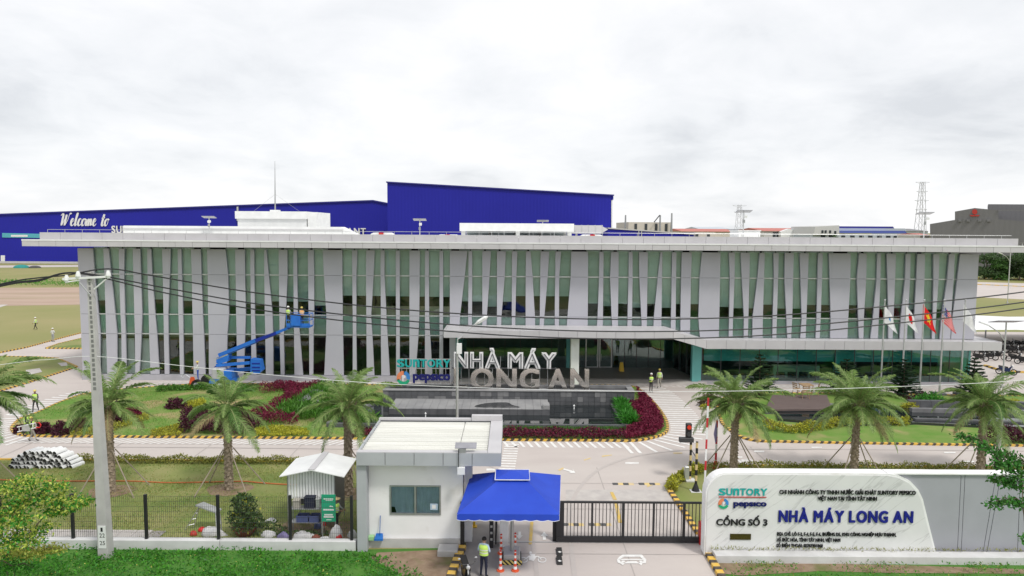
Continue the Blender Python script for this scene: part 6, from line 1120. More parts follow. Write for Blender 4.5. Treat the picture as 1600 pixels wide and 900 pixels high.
wire([(-500, 566), (-200, 497), (0, 447.5), (60, 439), (122, 427), (260, 458), (400, 483.5), (600, 508), (800, 524.5), (1000, 529.5), (1200, 523.5), (1400, 505), (1600, 481.5), (1900, 433), (2300, 350)], .030, 'black_metal', 'lowest of the three black power lines from the utility pole')
wire([(-400, 625), (0, 570), (80, 561.5), (152, 557), (280, 571), (400, 583.5), (560, 597), (700, 604), (900, 610), (1100, 611.5), (1300, 607.5), (1500, 600), (1600, 594), (1900, 572), (2300, 530)], .012, 'white_metal', 'thin white cable crossing the picture below the power lines')
# street lamp behind the guard house, grey post at the right
b0 = Vector((F(714.5, 600, 43.2).x, 43.2, 0)); z1 = F(714, 540, 43.2).z; sl = T('street_lamp', 'slender white street lamp with a long curved arm, rising behind the guard house roof', 'street lamp', tuple(b0)); a2, a3 = F(720, 527, 43.2), F(747, 503, 43.2)
MB().tube([b0, (b0.x, 43.2, z1-.2), (b0.x, 43.2, z1)], [.09, .07, .06], 8).build('pole', 'silver', sl); MB().tube([(b0.x, 43.2, z1), F(715, 530, 43.2), a2, F(733, 514, 43.2), a3], .04, 6).build('arm', 'silver', sl); MB().tube([F(743, 506.5, 43.2), F(748, 503, 43.15), F(758, 496.5, 43.1), F(762, 494.5, 43.1)], [.05, .13, .13, .05], 6).build('lamp_head', 'white_metal', sl); MB().box(b0.x-.02, b0.x+.28, 43.0, 43.15, F(714, 552, 43.2).z, F(714, 536, 43.2).z).build('control_box', 'white_metal', sl); MB().bev(b0.x-.2, b0.x+.2, 43.0, 43.4, .02, .2, .03).build('base', 'concrete_pole', sl)
b0 = G(1556, 742); o = T('street_post', 'plain grey steel post with black foot beside the last palm trunk', 'post', tuple(b0)); zt = F(1560, 655, b0.y).z; MB().tube([b0, (b0.x+.1, b0.y, zt)], [.13, .12], 10).build('shaft', 'concrete_pole', o); MB().ell((b0.x+.1, b0.y, zt), .13, .13, .06, 10, 3, v0=0).build('cap', 'steel', o); MB().tube([b0, (b0.x+.03, b0.y, 1.15)], .145, 10).build('foot_band', 'black_metal', o)
# ---- traffic light, barriers
def P2(px, py): g = G(px, py); return g
t0 = G(1078, 752); tl = T('traffic_light', 'small red traffic light on a black and yellow striped post with dark display box', 'traffic light', tuple(t0)); zt = F(1078, 690, t0.y).z
MB().tube([(0, 0, .1), (0, 0, zt)], .07, 8).build('post', 'post_yellow_black', tl).matrix_parent_inverse = Matrix.Identity(4); hz = F(1077, 672, t0.y); hd_ = MB().bev(hz.x-.2, hz.x+.12, hz.y-.14, hz.y+.12, hz.z-.40, hz.z+.40, .03).build('signal_head', 'black_metal', tl)
for k, m_ in enumerate(('lens_red', 'dark_metal')): MB().tube([(hz.x-.04, hz.y-.2, hz.z+.2-.4*k), (hz.x-.04, hz.y-.141, hz.z+.2-.4*k)], .125, 12).build('lens', m_, hd_)
q0, q1 = F(1061, 683, t0.y), F(1083, 690, t0.y); MB().bev(q0.x, q1.x, t0.y-.2, t0.y+.1, q1.z, q0.z, .02).build('display_box', 'dark_metal', tl); MB().tube([(t0.x, t0.y, zt), (hz.x, hz.y, hz.z-.3)], .05, 6).build('bracket', 'black_metal', tl); MB().bev(t0.x-.28, t0.x+.28, t0.y-.22, t0.y+.22, .02, .14, .03).build('base', 'white_concrete', tl)
MB().bev(t0.x-.35, t0.x-.08, t0.y-.15, t0.y+.1, .14, .9, .03).build('control_box', 'silver', tl)
t1 = G(1087, 768); o = T('striped_post', 'black and yellow striped post with a black foot right of the traffic light', 'post', tuple(t1)); zt = F(1087, 690, t1.y).z; MB().tube([(0, 0, .1), (0, 0, zt)], .07, 8).build('shaft', 'post_yellow_black', o).matrix_parent_inverse = Matrix.Identity(4); MB().tube([(t1.x, t1.y, .02), (t1.x, t1.y, .45)], [.24, .08], 10).build('foot', 'black_metal', o); MB().bev(t1.x-.3, t1.x+.3, t1.y-.25, t1.y+.25, .01, .05, .01).build('base', 'white_concrete', o); MB().tube([(t1.x, t1.y, 1.9), (t0.x, t0.y, 1.9)], .025, 5).build('tie_bar', 'black_metal', o)
t2 = G(1097, 850); o = T('barrier', 'raised red and white boom barrier with red base behind the sign wall end', 'barrier', tuple(t2)); hgt = F(1104, 620, t2.y).z; ar = MB().box(-.04, .04, -.02, .02, 0, hgt-1.0).build('arm', 'post_red_white', o); ar.matrix_parent_inverse = Matrix.Identity(4); ar.location = (.02, 0, .95); ar.rotation_euler = (0, .012, 0); MB().bev(t2.x-.16, t2.x+.16, t2.y-.2, t2.y+.2, .02, 1.05, .03).build('cabinet', 'red', o)
t3 = G(1118, 732); o = T('barrier', 'red and white upright barrier post with a red foot behind the sign wall', 'barrier', tuple(t3)); zt = F(1116, 655, t3.y).z; MB().tube([(0, 0, .1), (0, 0, zt)], .07, 8).build('post', 'post_red_white', o).matrix_parent_inverse = Matrix.Identity(4); MB().tube([(t3.x, t3.y, .02), (t3.x, t3.y, .5)], [.24, .08], 10).build('foot', 'red', o); MB().tube([(t3.x-.03, t3.y, zt-.1), (t3.x-.1, t3.y-.1, zt-.9), (t3.x-.02, t3.y, zt-1.5)], [.03, .1, .04], 6).build('wrapped_tape', 'sack_purple', o)
# ================================================================== SHED, RACK AND CLUTTER BEHIND THE FENCE
ys = 33.5; sh = T('shed', 'small white sheet metal shed with a peaked white roof beside the guard house', 'shed', (fX(487, ys), ys, 0)); rz0, rz1 = fZ(746, 33, 490), fZ(735.5, 33, 490); xs = [fX(437, 33), fX(487, 33), fX(538, 33)]
for s in (0, 1):
    a, c = (xs[0], rz0), (xs[1], rz1)
    if s: a, c = (xs[2], rz0), (xs[1], rz1)
    rs_ = MB().prismY([a, c, (c[0], c[1]+.04), (a[0], a[1]+.04)], 33, 35.7).build('roof_sheet', 'white_metal', sh)
MB().ob((xs[1], 34.35, rz1+.05), .3, 2.7, .03).build('ridge_cap', 'fascia', sh)
w0, w1 = fX(450, ys), fX(523, ys); wz = fZ(779, ys, 490); n = 16
for k in range(n): x = w0+(w1-w0)*k/n; MB().prism([(x+.01, ys), (x+.05, ys-.025), (x+(w1-w0)/n-.05, ys-.025), (x+(w1-w0)/n-.01, ys), (x+(w1-w0)/n-.01, ys+.02), (x+.01, ys+.02)], wz, rz0+.02+(.22-abs(k-7.5)*.03)).build('wall_sheet', 'white_metal', sh)
MB().box(w1, w1+.03, ys, 35.4, .5, rz0).build('side_wall', 'dark_metal', sh); MB().box(w0, w1, 35.4, 35.43, .6, rz0).build('rear_wall', 'dark_metal', sh)
for x in (w0, w1):
    for y in (ys, 35.4): MB().tube([(x, y, .02), (x, y, rz0)], .03, 5).build('post', 'steel', sh)
rk = T('shelf_rack', 'steel rack with two shelves under the shed wall', 'rack', (fX(480, 33.35), 33.35, .02)); r0, r1 = fX(456, 33.35), fX(505, 33.35)
for py in (793, 814): z = fZ(py, 33.2, 480); MB().box(r0, r1, 33, 33.5, z-.03, z).build('shelf', 'steel', rk)
for x in (r0, r1):
    for y in (33, 33.5): MB().box(x-.02, x+.02, y-.02, y+.02, .02, fZ(788, 33.2, 480)).build('leg', 'steel', rk)
z = fZ(814, 33.2, 480)
for i, (a, c, lb) in enumerate(((464, 482, 'dark blue crate at the left of the lower rack shelf'), (484, 499, 'dark blue crate at the right of the lower rack shelf'))):
    o = T('crate', lb, 'crate', (fX((a+c)/2, 33.2), 33.2, z), 'blue crates on the rack'); x0, x1 = fX(a, 33.2), fX(c, 33.2); MB().box(x0, x1, 33.03, 33.06, z, z+.3).box(x0, x1, 33.42, 33.45, z, z+.3).box(x0, x0+.03, 33.06, 33.42, z, z+.3).box(x1-.03, x1, 33.06, 33.42, z, z+.3).box(x0+.03, x1-.03, 33.06, 33.42, z, z+.03).build('body', 'crate_blue', o); MB().box(x0-.01, x1+.01, 33.015, 33.03, z+.25, z+.31).build('rim', 'crate_blue', o)
z = fZ(793, 33.2, 480)
for (a, c, h, m_, nm, lb) in ((458, 468, .35, 'trouser_khaki', 'cardboard_box', 'small pale cardboard box on the top rack shelf'), (476, 492, .5, 'navy', 'dark_bin', 'dark blue bin in the middle of the top rack shelf'), (494, 500, .42, 'silver', 'metal_can', 'upright metal can beside the green sign')):
    x0, x1 = fX(a, 33.2), fX(c, 33.2); o = T(nm, lb, nm.split('_')[1], ((x0+x1)/2, 33.2, z)); MB().bev(x0, x1, 33.08, 33.42, z, z+h, .03).build('body', m_, o); MB().box(x0-.012, x1+.012, 33.06, 33.44, z+h, z+h+.025).build('lid', m_, o)
gs = T('notice_board', 'upright green notice board with white lettering on thin legs before the shed', 'notice board', (fX(513, 32.7), 32.7, 0)); g0, g1 = fX(502, 32.7), fX(524, 32.7); h0, h1 = fZ(815, 32.7, 513), fZ(773, 32.7, 513); MB().box(g0, g1, 32.7, 32.74, h0, h1).build('board', 'green_sign', gs)
for x in (g0+.03, g1-.03): MB().box(x-.02, x+.02, 32.742, 32.78, .02, h1).build('leg', 'steel', gs)
W_ = g1-g0; H_ = h1-h0
for (a, c, t, h) in ((.15, .85, .86, .035), (.3, .8, .80, .02), (.12, .88, .47, .055), (.2, .8, .28, .05), (.15, .85, .20, .05), (.35, .7, .08, .025)): MB().box(g0+a*W_, g0+c*W_, 32.692, 32.7, h0+(t-h)*H_, h0+t*H_).build('print', 'letter_white', gs)
MB().prismY([(g0+.55*W_, h0+.56*H_), (g0+.85*W_, h0+.54*H_), (g0+.8*W_, h0+.58*H_), (g0+.6*W_, h0+.6*H_)], 32.692, 32.7).build('print', 'letter_white', gs)
c = G(383, 836); pt = T('potted_bush', 'leafy dark green bush in a wide terracotta bowl behind the fence', 'potted plant', (c.x, c.y, 0)); MB().tube([(c.x, c.y, .0), (c.x, c.y, .06), (c.x, c.y, .34), (c.x, c.y, .42)], [.3, .36, .56, .58], 16).build('bowl', 'terracotta', pt); MB().tube([(c.x, c.y, .35), (c.x+.05, c.y, 1.1)], [.08, .04], 6).build('stem', 'bark', pt)
leaves('foliage', np.vstack([mound((c.x+dx, c.y+dy, z), r, r, h, 420) for dx, dy, z, r, h in ((0, 0, .7, .75, .75), (-.3, .1, .6, .5, .6), (.35, 0, .55, .5, .6), (.05, 0, 1.25, .5, .75), (-.15, -.1, 1.55, .35, .5), (.1, -.2, .45, .6, .4))]), .15, 'pot_leaf', pt, mats2='yellow_leaf', frac2=.06)
lp = T('work_platform', 'aluminium folding work platform with ladder legs on the lawn behind the fence', 'platform', (fX(325, 33.2), 33.2, 0)); q = [F(305, 789, 33.3), F(318, 784, 33.9), F(347, 795, 33.9), F(338, 801, 33.3)]; b = MB(); b.add([tuple(p) for p in q]+[(p.x, p.y, p.z-.06) for p in q], [(0, 1, 2, 3), (7, 6, 5, 4), (0, 4, 5, 1), (1, 5, 6, 2), (2, 6, 7, 3), (3, 7, 4, 0)]); b.build('deck', 'silver', lp)
for a, z_ in (((312, 791), (289, 829)), ((312, 791), (302, 826)), ((343, 799), (347, 832)), ((337, 801), (339, 836))): A_, C2 = F(*a, 33.4), G(*z_); MB().tube([A_, (C2.x, C2.y, .02)], .025, 5).build('leg', 'silver', lp)
for t in (.3, .55, .8): p, q_ = F(312, 791, 33.4).lerp(Vector((*G2(289, 829), .02)), t), F(312, 791, 33.4).lerp(Vector((*G2(302, 826), .02)), t); MB().tube([p, q_], .02, 5).build('rung', 'silver', lp); p, q_ = F(343, 799, 33.4).lerp(Vector((*G2(347, 832), .02)), t), F(337, 801, 33.4).lerp(Vector((*G2(339, 836), .02)), t); MB().tube([p, q_], .02, 5).build('rung', 'silver', lp)
def sack(px, py, rx, rz, m, lb, nm='sack', tail=0):
    c = G(px, py); r = rx*c.y/FPX; h = rz*c.y/FPX; b = MB(); nu, nv = 18, 9; vs = []; fs = []
    for i in range(nv+1):
        la = -.25+(math.pi/2+.25)*i/nv
        for j in range(nu): t = 2*math.pi*j/nu; w_ = 1+.10*math.sin(3*t+px)+.07*math.sin(7*t+i); vs.append((c.x+r*math.cos(la)*math.cos(t)*w_+tail*max(0, math.cos(t))**4*r*(1-i/nv), c.y+r*.65*math.cos(la)*math.sin(t)*w_, max(.015, .02+h*(math.sin(la))*(1+.12*math.sin(2*t+py)+.10*math.sin(5*t+i*2+px)))))
    for i in range(nv):
        for j in range(nu): fs.append((i*nu+j, i*nu+(j+1) % nu, (i+1)*nu+(j+1) % nu, (i+1)*nu+j))
    b.add(vs, fs); return tag(b.build(nm, m, smooth=True), lb, 'sack', 'bags and sacks behind the fence')
sack(327, 837, 13, 13, 'sack_white', 'big full white sack below the work platform', tail=1.4); sack(302, 837, 6, 7, 'red_paint', 'dark red cloth bundle left of the big white sack', 'cloth_bundle'); sack(316, 830, 7, 6, 'red', 'bright red cloth on top behind the big white sack', 'cloth_bundle'); sack(373, 828, 7, 8, 'sack_white', 'white bag beside the rim of the terracotta bowl'); sack(420, 838, 13, 8, 'sack_white', 'flat white bag left of the fence post by the shed'); sack(424, 815, 9, 5, 'sack_white', 'flat pale sheet on the grass left of the rack'); sack(443, 840, 10, 8, 'sack_purple', 'purple and white bag at the foot of the fence post'); sack(472, 840, 16, 9, 'sack_white', 'long pale sack lying right of the fence post', tail=.5); sack(497, 826, 7, 13, 'crate_blue', 'blue bag hanging below the end of the rack'); sack(506, 822, 4, 9, 'red', 'small red bag next to the blue bag'); sack(526, 842, 11, 20, 'sack_white', 'tall pale pink bag under the notice board'); sack(529, 844, 6, 9, 'red', 'red triangular bag in front of the tall pale bag'); sack(551, 840, 8, 13, 'sack_white', 'white bag tucked against the guard house column'); sack(494, 842, 7, 6, 'terracotta', 'brownish litter bag right of the long pale sack'); sack(508, 843, 9, 4, 'sack_white', 'low scatter of pale litter beside the tall pale bag')
tag(leaves('weeds', np.vstack([mound((*G2(410, 832), 0), 1.3, .5, .5, 500), mound((*G2(470, 838), 0), 1.5, .3, .25, 400)]), .16, 'pot_leaf', None), 'weedy plants between the potted bush and the rack', 'weeds')
sheet('bare_patch', [G2(450, 815), G2(548, 815), G2(553, 843), G2(440, 843), G2(430, 828)], .024, 'soil')
a = [G(x, y, .05) for x, y in ((-40, 749), (20, 750), (80, 751.5), (200, 751.5), (260, 754), (330, 753), (380, 752), (405, 754), (440, 756.5), (470, 757))]; tag(MB().tube(spline3 := [Vector((x, y, .05)) for x, y in spline([(p.x, p.y) for p in a], 6)], .035, 5).build('hose', 'orange_cord'), 'long thin orange hose lying across the left lawn', 'hose')
# stack of half round white covers
arc_o = [(.17*math.cos(t), .20*math.sin(t)) for t in [math.pi*k/7 for k in range(8)]]; arc_i = [(.16*math.cos(t), .19*math.sin(t)) for t in [math.pi*k/7 for k in range(8)]]; b = MB(); L_ = .95; vs = [(x, 0, z) for x, z in arc_o]+[(x, L_, z) for x, z in arc_o]+[(x, 0, z) for x, z in arc_i]+[(x, L_, z) for x, z in arc_i]; fs = []; ms = []
for k in range(7): fs += [(k, k+1, 9+k, 8+k), (16+k, 24+k, 25+k, 17+k), (k, 16+k, 17+k, k+1), (8+k, 9+k, 25+k, 24+k)]; ms += [0, 1, 0, 0]
vs += [(x, .05, z) for x, z in arc_i]; fs.append(tuple(range(32, 40))); ms.append(1)  # black plug inside the open end paints the shade of the hollow
b.v = vs; b.f = fs; b.m = ms; c0 = G(62, 732); first = None; r_ = random.Random(5)
for row, n in enumerate((16, 15, 14, 11, 8)):
    for k in range(n):
        if first is None: first = b.build('half_pipe', ['white_metal', 'rubber']); o = first
        else: o = put(first.copy())
        o.location = (c0.x+(k-(n-1)/2)*.245+r_.uniform(-.04, .04), c0.y+r_.uniform(-.15, .15)+row*.02, .02+row*.21); o.rotation_euler = (0, r_.uniform(-.3, .3), -.22+r_.uniform(-.05, .05)); o.scale = (.85+.15*r_.random(),)*3; tag(o, 'half round white cover sheet in the big pile on the left lawn', 'cover sheet', 'pile of half round cover sheets')
# ================================================================== BOOM LIFT
YBL = 64.4
def q3(px, py, dy=0.0): p = F(px, py, YBL); return Vector((p.x, YBL+dy, p.z))
bl = T('boom_lift', 'blue articulated boom lift with its basket raised to the upper windows', 'boom lift', tuple(G(328, 607)))
MB().prismY([(q3(316, 0).x, .55), (q3(318, 0).x, .95), (q3(352, 0).x, .95), (q3(354, 0).x, .55)], YBL-.9, YBL+.9).build('chassis', 'lift_blue', bl)
for px in (315, 352):
    for s in (-1, 1): x = q3(px, 590).x; w_ = MB().tube([(x, YBL+s*.85, .48), (x, YBL+s*1.2, .48)], .46, 16).build('wheel', 'wheel_rubber', bl); MB().tube([(x, YBL+s*.84 if s < 0 else YBL+s*1.19, .48), (x, YBL+s*1.23, .48)], .22, 10).build('rim', 'lift_grey', w_)
MB().bev(q3(321, 0).x, q3(340, 0).x, YBL-.9, YBL+.9, .98, 1.9, .08).build('turntable', 'lift_grey', bl); MB().bev(q3(338, 0).x, q3(352, 0).x, YBL-.8, YBL+.8, .98, 1.7, .08).build('counterweight', 'lift_blue', bl)
def beam(a, c, w_, h_, nm, m):                # rectangular section between two points
    a, c = Vector(a), Vector(c); d = (c-a).normalized(); s = Vector((0, 1, 0)); u_ = d.cross(s).normalized()*-1; vs = []
    for p in (a, c):
        for i, j in ((-1, -1), (1, -1), (1, 1), (-1, 1)): vs.append(p+s*i*w_/2+u_*j*h_/2)
    return MB().add(vs, [(0, 1, 2, 3), (7, 6, 5, 4), (0, 4, 5, 1), (1, 5, 6, 2), (2, 6, 7, 3), (3, 7, 4, 0)]).build(nm, m, bl)
beam(q3(345, 581, .3), q3(392, 577, .3), .3, .3, 'riser_arm', 'lift_blue'); beam(q3(340, 570, -.25), q3(392, 566, -.25), .25, .25, 'riser_arm', 'lift_blue'); beam(q3(342, 559, .2), q3(390, 559, .2), .22, .22, 'riser_arm', 'lift_blue'); beam(q3(335, 575), q3(345, 581), .4, .5, 'riser_foot', 'lift_blue_dark')
b = MB(); b.prismY([(q3(381, 0).x, q3(0, 557).z), (q3(396, 0).x, q3(0, 559).z), (q3(399, 0).x, q3(0, 575).z), (q3(394, 0).x, q3(0, 580).z), (q3(380, 0).x, q3(0, 579).z)], YBL-.4, YBL+.4); kn = b.build('knuckle', 'lift_blue', bl)
for py in (564, 570, 575): MB().box(q3(383, 0).x, q3(396, 0).x, YBL-.43, YBL-.401, q3(0, py).z-.06, q3(0, py).z+.06).build('plate', 'lift_blue_dark', kn)
b = MB(); b.prismY([(q3(325, 0).x, q3(0, 556).z), (q3(333, 0).x, q3(0, 553.5).z), (q3(346, 0).x, q3(0, 551).z), (q3(344, 0).x, q3(0, 561).z), (q3(330, 0).x, q3(0, 565.5).z), (q3(325, 0).x, q3(0, 564).z)], YBL-.35, YBL+.35); b.build('boom_pivot', 'lift_blue', bl)
beam(q3(343, 555.5), q3(400, 532.5), .42, .42, 'main_boom', 'lift_blue'); beam(q3(398, 533), q3(432, 520.5), .32, .32, 'boom_extension', 'lift_blue_dark'); beam(q3(430, 521), q3(452, 511.5), .24, .24, 'jib', 'lift_blue'); beam(q3(450, 512.5), q3(459, 505.5), .3, .3, 'jib_mount', 'lift_blue_dark'); beam(q3(337, 561, -.3), q3(358, 553, -.3), .1, .1, 'lift_cylinder', 'silver'); MB().tube([q3(344, 557.5, -.3), q3(398, 536, -.3), q3(440, 520, -.2)], .03, 5).build('hose', 'black_metal', bl)
bx0, bx1 = q3(441, 0).x, q3(478, 0).x; bz = q3(0, 506).z; by0, by1 = YBL-.5, YBL+.6; bk = MB().box(bx0, bx1, by0, by1, bz-.1, bz+.02).build('basket_floor', 'lift_blue', bl); MB().box(bx0, bx1, by0-.02, by0-.001, bz+.02, bz+.28).build('toe_board', 'lift_blue', bk); MB().bev(q3(449, 0).x, q3(464, 0).x, by0-.22, by0-.03, bz+.10, bz+1.12, .04).build('control_panel', 'lift_blue', bk)
for x in (bx0, (bx0+bx1)/2, bx1):
    for y in (by0, by1): MB().tube([(x, y, bz), (x, y, bz+1.1)], .03, 5).build('rail_post', 'lift_blue', bk)
for z in (.55, 1.1): MB().tube([(bx0, by0, bz+z), (bx1, by0, bz+z), (bx1, by1, bz+z), (bx0, by1, bz+z), (bx0, by0, bz+z)], .03, 5).build('rail', 'lift_blue', bk)
c = G(302, 606); tag(MB().prismY([(c.x-.45, .02), (c.x+.42, .02), (c.x+.1, 1.0), (c.x-.2, 1.0)], c.y-.06, c.y+.02).build('warning_board', 'orange'), 'orange warning board standing beside the lift wheels', 'warning board')
o = tag(MB().tube([q3(286, 573), q3(285, 584), q3(283, 588), q3(286, 590), q3(290, 585), q3(300, 592)], .035, 5).build('rope', 'piping_white'), 'white safety rope hanging from the facade to the ground', 'rope')
# ================================================================== PEOPLE
def person(lb, loc, rz=0.0, pose=None, hgt=1.7, shirt='shirt_grey', trouser='trouser_dark', vest='hivis', helmet='helmet_white', skin='skin', hatkind='helmet', grp=None):
    J = {'pel': (0, 0, .93), 'wai': (0, 0, 1.10), 'che': (0, 0, 1.32), 'nec': (0, 0, 1.475), 'hd0': (0, -.01, 1.555), 'hd1': (0, -.015, 1.65)}
    for s, k in ((-1, 'l'), (1, 'r')): J.update({'sh'+k: (s*.175, 0, 1.40), 'el'+k: (s*.235, .02, 1.13), 'wr'+k: (s*.245, -.06, .89), 'hi'+k: (s*.09, 0, .88), 'kn'+k: (s*.10, -.01, .49), 'an'+k: (s*.105, .02, .09), 'to'+k: (s*.12, -.15, .035)})
    J.update(pose or {}); RAD = {'pel': .135, 'wai': .125, 'che': .15, 'nec': .052, 'hd0': .078, 'hd1': .092, 'sh': .062, 'el': .044, 'wr': .03, 'hi': .088, 'kn': .058, 'an': .042, 'to': .036}
    names = list(J); idx = {n_: i for i, n_ in enumerate(names)}; E = [('pel', 'wai'), ('wai', 'che'), ('che', 'nec'), ('nec', 'hd0'), ('hd0', 'hd1')]
    for k in 'lr': E += [('che', 'sh'+k), ('sh'+k, 'el'+k), ('el'+k, 'wr'+k), ('pel', 'hi'+k), ('hi'+k, 'kn'+k), ('kn'+k, 'an'+k), ('an'+k, 'to'+k)]
    me = bpy.data.meshes.new('sk'); me.from_pydata([J[n_] for n_ in names], [(idx[a], idx[c]) for a, c in E], []); ob = bpy.data.objects.new('sk', me); COL.objects.link(ob); ob.modifiers.new('s', 'SKIN'); sub = ob.modifiers.new('u', 'SUBSURF'); sub.levels = 2; sub.render_levels = 2
    for i, n_ in enumerate(names): r = RAD.get(n_, RAD.get(n_[:2], .05)); me.skin_vertices[0].data[i].radius = (r, r*.8 if n_ in ('pel', 'wai', 'che') else r); me.skin_vertices[0].data[i].use_root = (n_ == 'pel')
    dg = bpy.context.evaluated_depsgraph_get(); dg.update(); m2 = bpy.data.meshes.new_from_object(ob.evaluated_get(dg)); bpy.data.objects.remove(ob)
    b = MB(); vs = [v.co.copy() for v in m2.vertices]; SEG = [(Vector(J[a]), Vector(J[c]), a, c) for a, c in E]
    def mslot(p):
        best = None
        for A_, C2, a, c in SEG:
            d = C2-A_; t = max(0, min(1, (p-A_).dot(d)/d.length_squared)); ds = (p-A_-d*t).length
            if best is None or ds < best[0]: best = (ds, a, c, t)
        _, a, c, t = best
        if a in ('hd0', 'nec'): return 2
        if a[:2] == 'el' and t > .86: return 2
        if a[:2] in ('an',) or (a[:2] == 'kn' and t > .9): return 3
        if a[:2] in ('hi', 'kn') or (a == 'pel' and c[:2] == 'hi') or (a == 'pel' and t < .45): return 1
        return 0
    fs = [tuple(f.vertices) for f in m2.polygons]; b.v = [tuple(v) for v in vs]; b.f = fs; b.m = [mslot(sum((vs[i] for i in f), Vector())/len(f)) for f in fs]
    for k in 'lr':                          # hands: palm, four bent fingers of unequal length, thumb from the side
        W0, E0 = Vector(J['wr'+k]), Vector(J['el'+k]); d = (W0-E0).normalized(); sd = Vector((0, 1, 0)).cross(d).normalized() if abs(d.y) < .9 else Vector((1, 0, 0)); fwv = d.cross(sd).normalized(); b.tube([W0-d*.02, W0+d*.05, W0+d*.095], [.028, .038, .034], 6, 2)
        for i in range(4): r0 = W0+d*.09+fwv*(.028-.0185*i); l = (.062, .074, .068, .052)[i]; b.tube([r0, r0+d*l*.5+sd*.006, r0+d*l*.8+sd*.022, r0+d*l*.9+sd*.036], [.010, .0095, .0085, .006], 5, 2)
        t0_ = W0+d*.035+fwv*.034; b.tube([t0_, t0_+fwv*.022+d*.028+sd*.008, t0_+fwv*.026+d*.06+sd*.02], [.012, .011, .007], 5, 2)
    hx, hy, hz_ = J['hd1']; hc = Vector((hx, hy, hz_)); b.ell(hc+Vector((0, -.092, -.03)), .013, .022, .022, 6, 4, 2); [b.ell(hc+Vector((s*.088, .0, -.02)), .012, .022, .032, 6, 4, 2) for s in (-1, 1)]; b.ell(hc+Vector((0, -.078, -.075)), .024, .012, .008, 6, 4, 4); [b.ell(hc+Vector((s*.032, -.082, .0)), .012, .010, .009, 6, 4, 5) for s in (-1, 1)]
    me_o = T('person', lb, 'person', (0, 0, 0)); 
    if grp: me_o['group'] = grp
    b.build('body', [shirt, trouser, skin, 'shoe', 'red_paint', 'hair'], me_o, True)
    def up2(p): return Vector(p)
    if vest:
        v = MB(); ring_ = []; pel, wai, che, nec = (Vector(J[k]) for k in ('pel', 'wai', 'che', 'nec')); lv_ = [(pel.lerp(wai, .3), .195, .148), (wai, .185, .145), (wai.lerp(che, .5), .20, .15), (che, .215, .16), (che.lerp(nec, .5), .19, .135), (che.lerp(nec, .72), .12, .10)]; n = 16
        vs_ = [(c.x+rx*math.cos(2*math.pi*j/n), c.y+ry*math.sin(2*math.pi*j/n), c.z) for c, rx, ry in lv_ for j in range(n)]; v.add(vs_, [(i*n+j, i*n+(j+1) % n, (i+1)*n+(j+1) % n, (i+1)*n+j) for i in range(len(lv_)-1) for j in range(n)]); vo = v.build('vest', vest, me_o, True)
        for c, rx, ry, z in ((wai, .192, .151, .0), (wai.lerp(che, .55), .209, .158, 0)):
            v = MB(); vs_ = [(c.x+rx*math.cos(2*math.pi*j/n), c.y+ry*math.sin(2*math.pi*j/n), c.z+dz) for dz in (-.024, .024) for j in range(n)]; v.add(vs_, [(j, (j+1) % n, n+(j+1) % n, n+j) for j in range(n)]); v.build('reflective_band', 'reflective', vo)
    if helmet:
        v = MB(); c = hc+Vector((0, .005, .03))
        if hatkind == 'helmet': v.ell(c, .118, .132, .115, 14, 6, v0=0); v.ell(c+Vector((0, -.06, .004)), .105, .12, .014, 14, 3, v0=0)
        elif hatkind == 'straw': v.ell(c, .11, .12, .10, 14, 5, v0=0); v.ell(c, .23, .23, .03, 16, 3, v0=0)
        else: v.ell(c+Vector((0, .012, -.03)), .103, .112, .108, 14, 6, v0=-.25)
        v.build('helmet' if hatkind == 'helmet' else ('straw_hat' if hatkind == 'straw' else 'hair'), helmet, me_o, True)
    s = hgt/1.75; me_o.scale = (s, s, s); me_o.location = loc; me_o.rotation_euler = (0, 0, rz); return me_o
WALK = {'knl': (-.10, -.16, .52), 'anl': (-.10, -.24, .13), 'tol': (-.11, -.40, .07), 'knr': (.10, .05, .49), 'anr': (.10, .24, .13), 'tor': (.11, .13, .04), 'ell': (-.24, .12, 1.15), 'wrl': (-.25, .12, .92), 'elr': (.24, -.06, 1.14), 'wrr': (.25, -.22, .96)}
FWD = {'ell': (-.25, -.10, 1.16), 'wrl': (-.16, -.36, 1.14), 'elr': (.25, -.10, 1.16), 'wrr': (.14, -.38, 1.12)}
FOLD = {'ell': (-.26, .0, 1.14), 'wrl': (-.04, -.24, 1.10), 'elr': (.26, .0, 1.14), 'wrr': (.06, -.22, 1.08)}
CARRY = dict(WALK, ell=(-.25, .0, 1.13), wrl=(-.24, -.20, 1.0), elr=(.25, .0, 1.13), wrr=(.24, -.20, 1.0))
def gl(px, py, z=.035): p = G(px, py, z); return (p.x, p.y, z)
FOOT = {'anl': (-.11, .03, .08), 'anr': (.14, .0, .08), 'knr': (.12, -.04, .49), 'tor': (.19, -.15, .035), 'hd0': (0, -.03, 1.55), 'hd1': (.0, -.05, 1.64)}
person('guard in blue shirt, yellow green vest and navy trousers, seen from behind by the tent', gl(756, 902, .04), math.pi-.35, dict(FOLD, **FOOT), 1.74, 'shirt_blue', 'navy', 'hivis', 'hair', hatkind='hair')
person('worker in yellow green vest and dark trousers walking towards us on the left road', gl(56, 643), .15, WALK, 1.7, 'shirt_dark', 'trouser_dark', 'hivis', 'helmet_yellow')
person('worker with grey trousers carrying the front end of the ladder by the island tip', gl(51, 690), 2.0, CARRY, 1.7, 'shirt_dark', 'trouser_khaki', 'hivis', 'helmet_yellow')
person('worker in dark trousers half hidden at the rear end of the carried ladder', gl(42, 682), 2.0, CARRY, 1.68, 'shirt_dark', 'trouser_dark', 'hivis', 'trouser_dark')
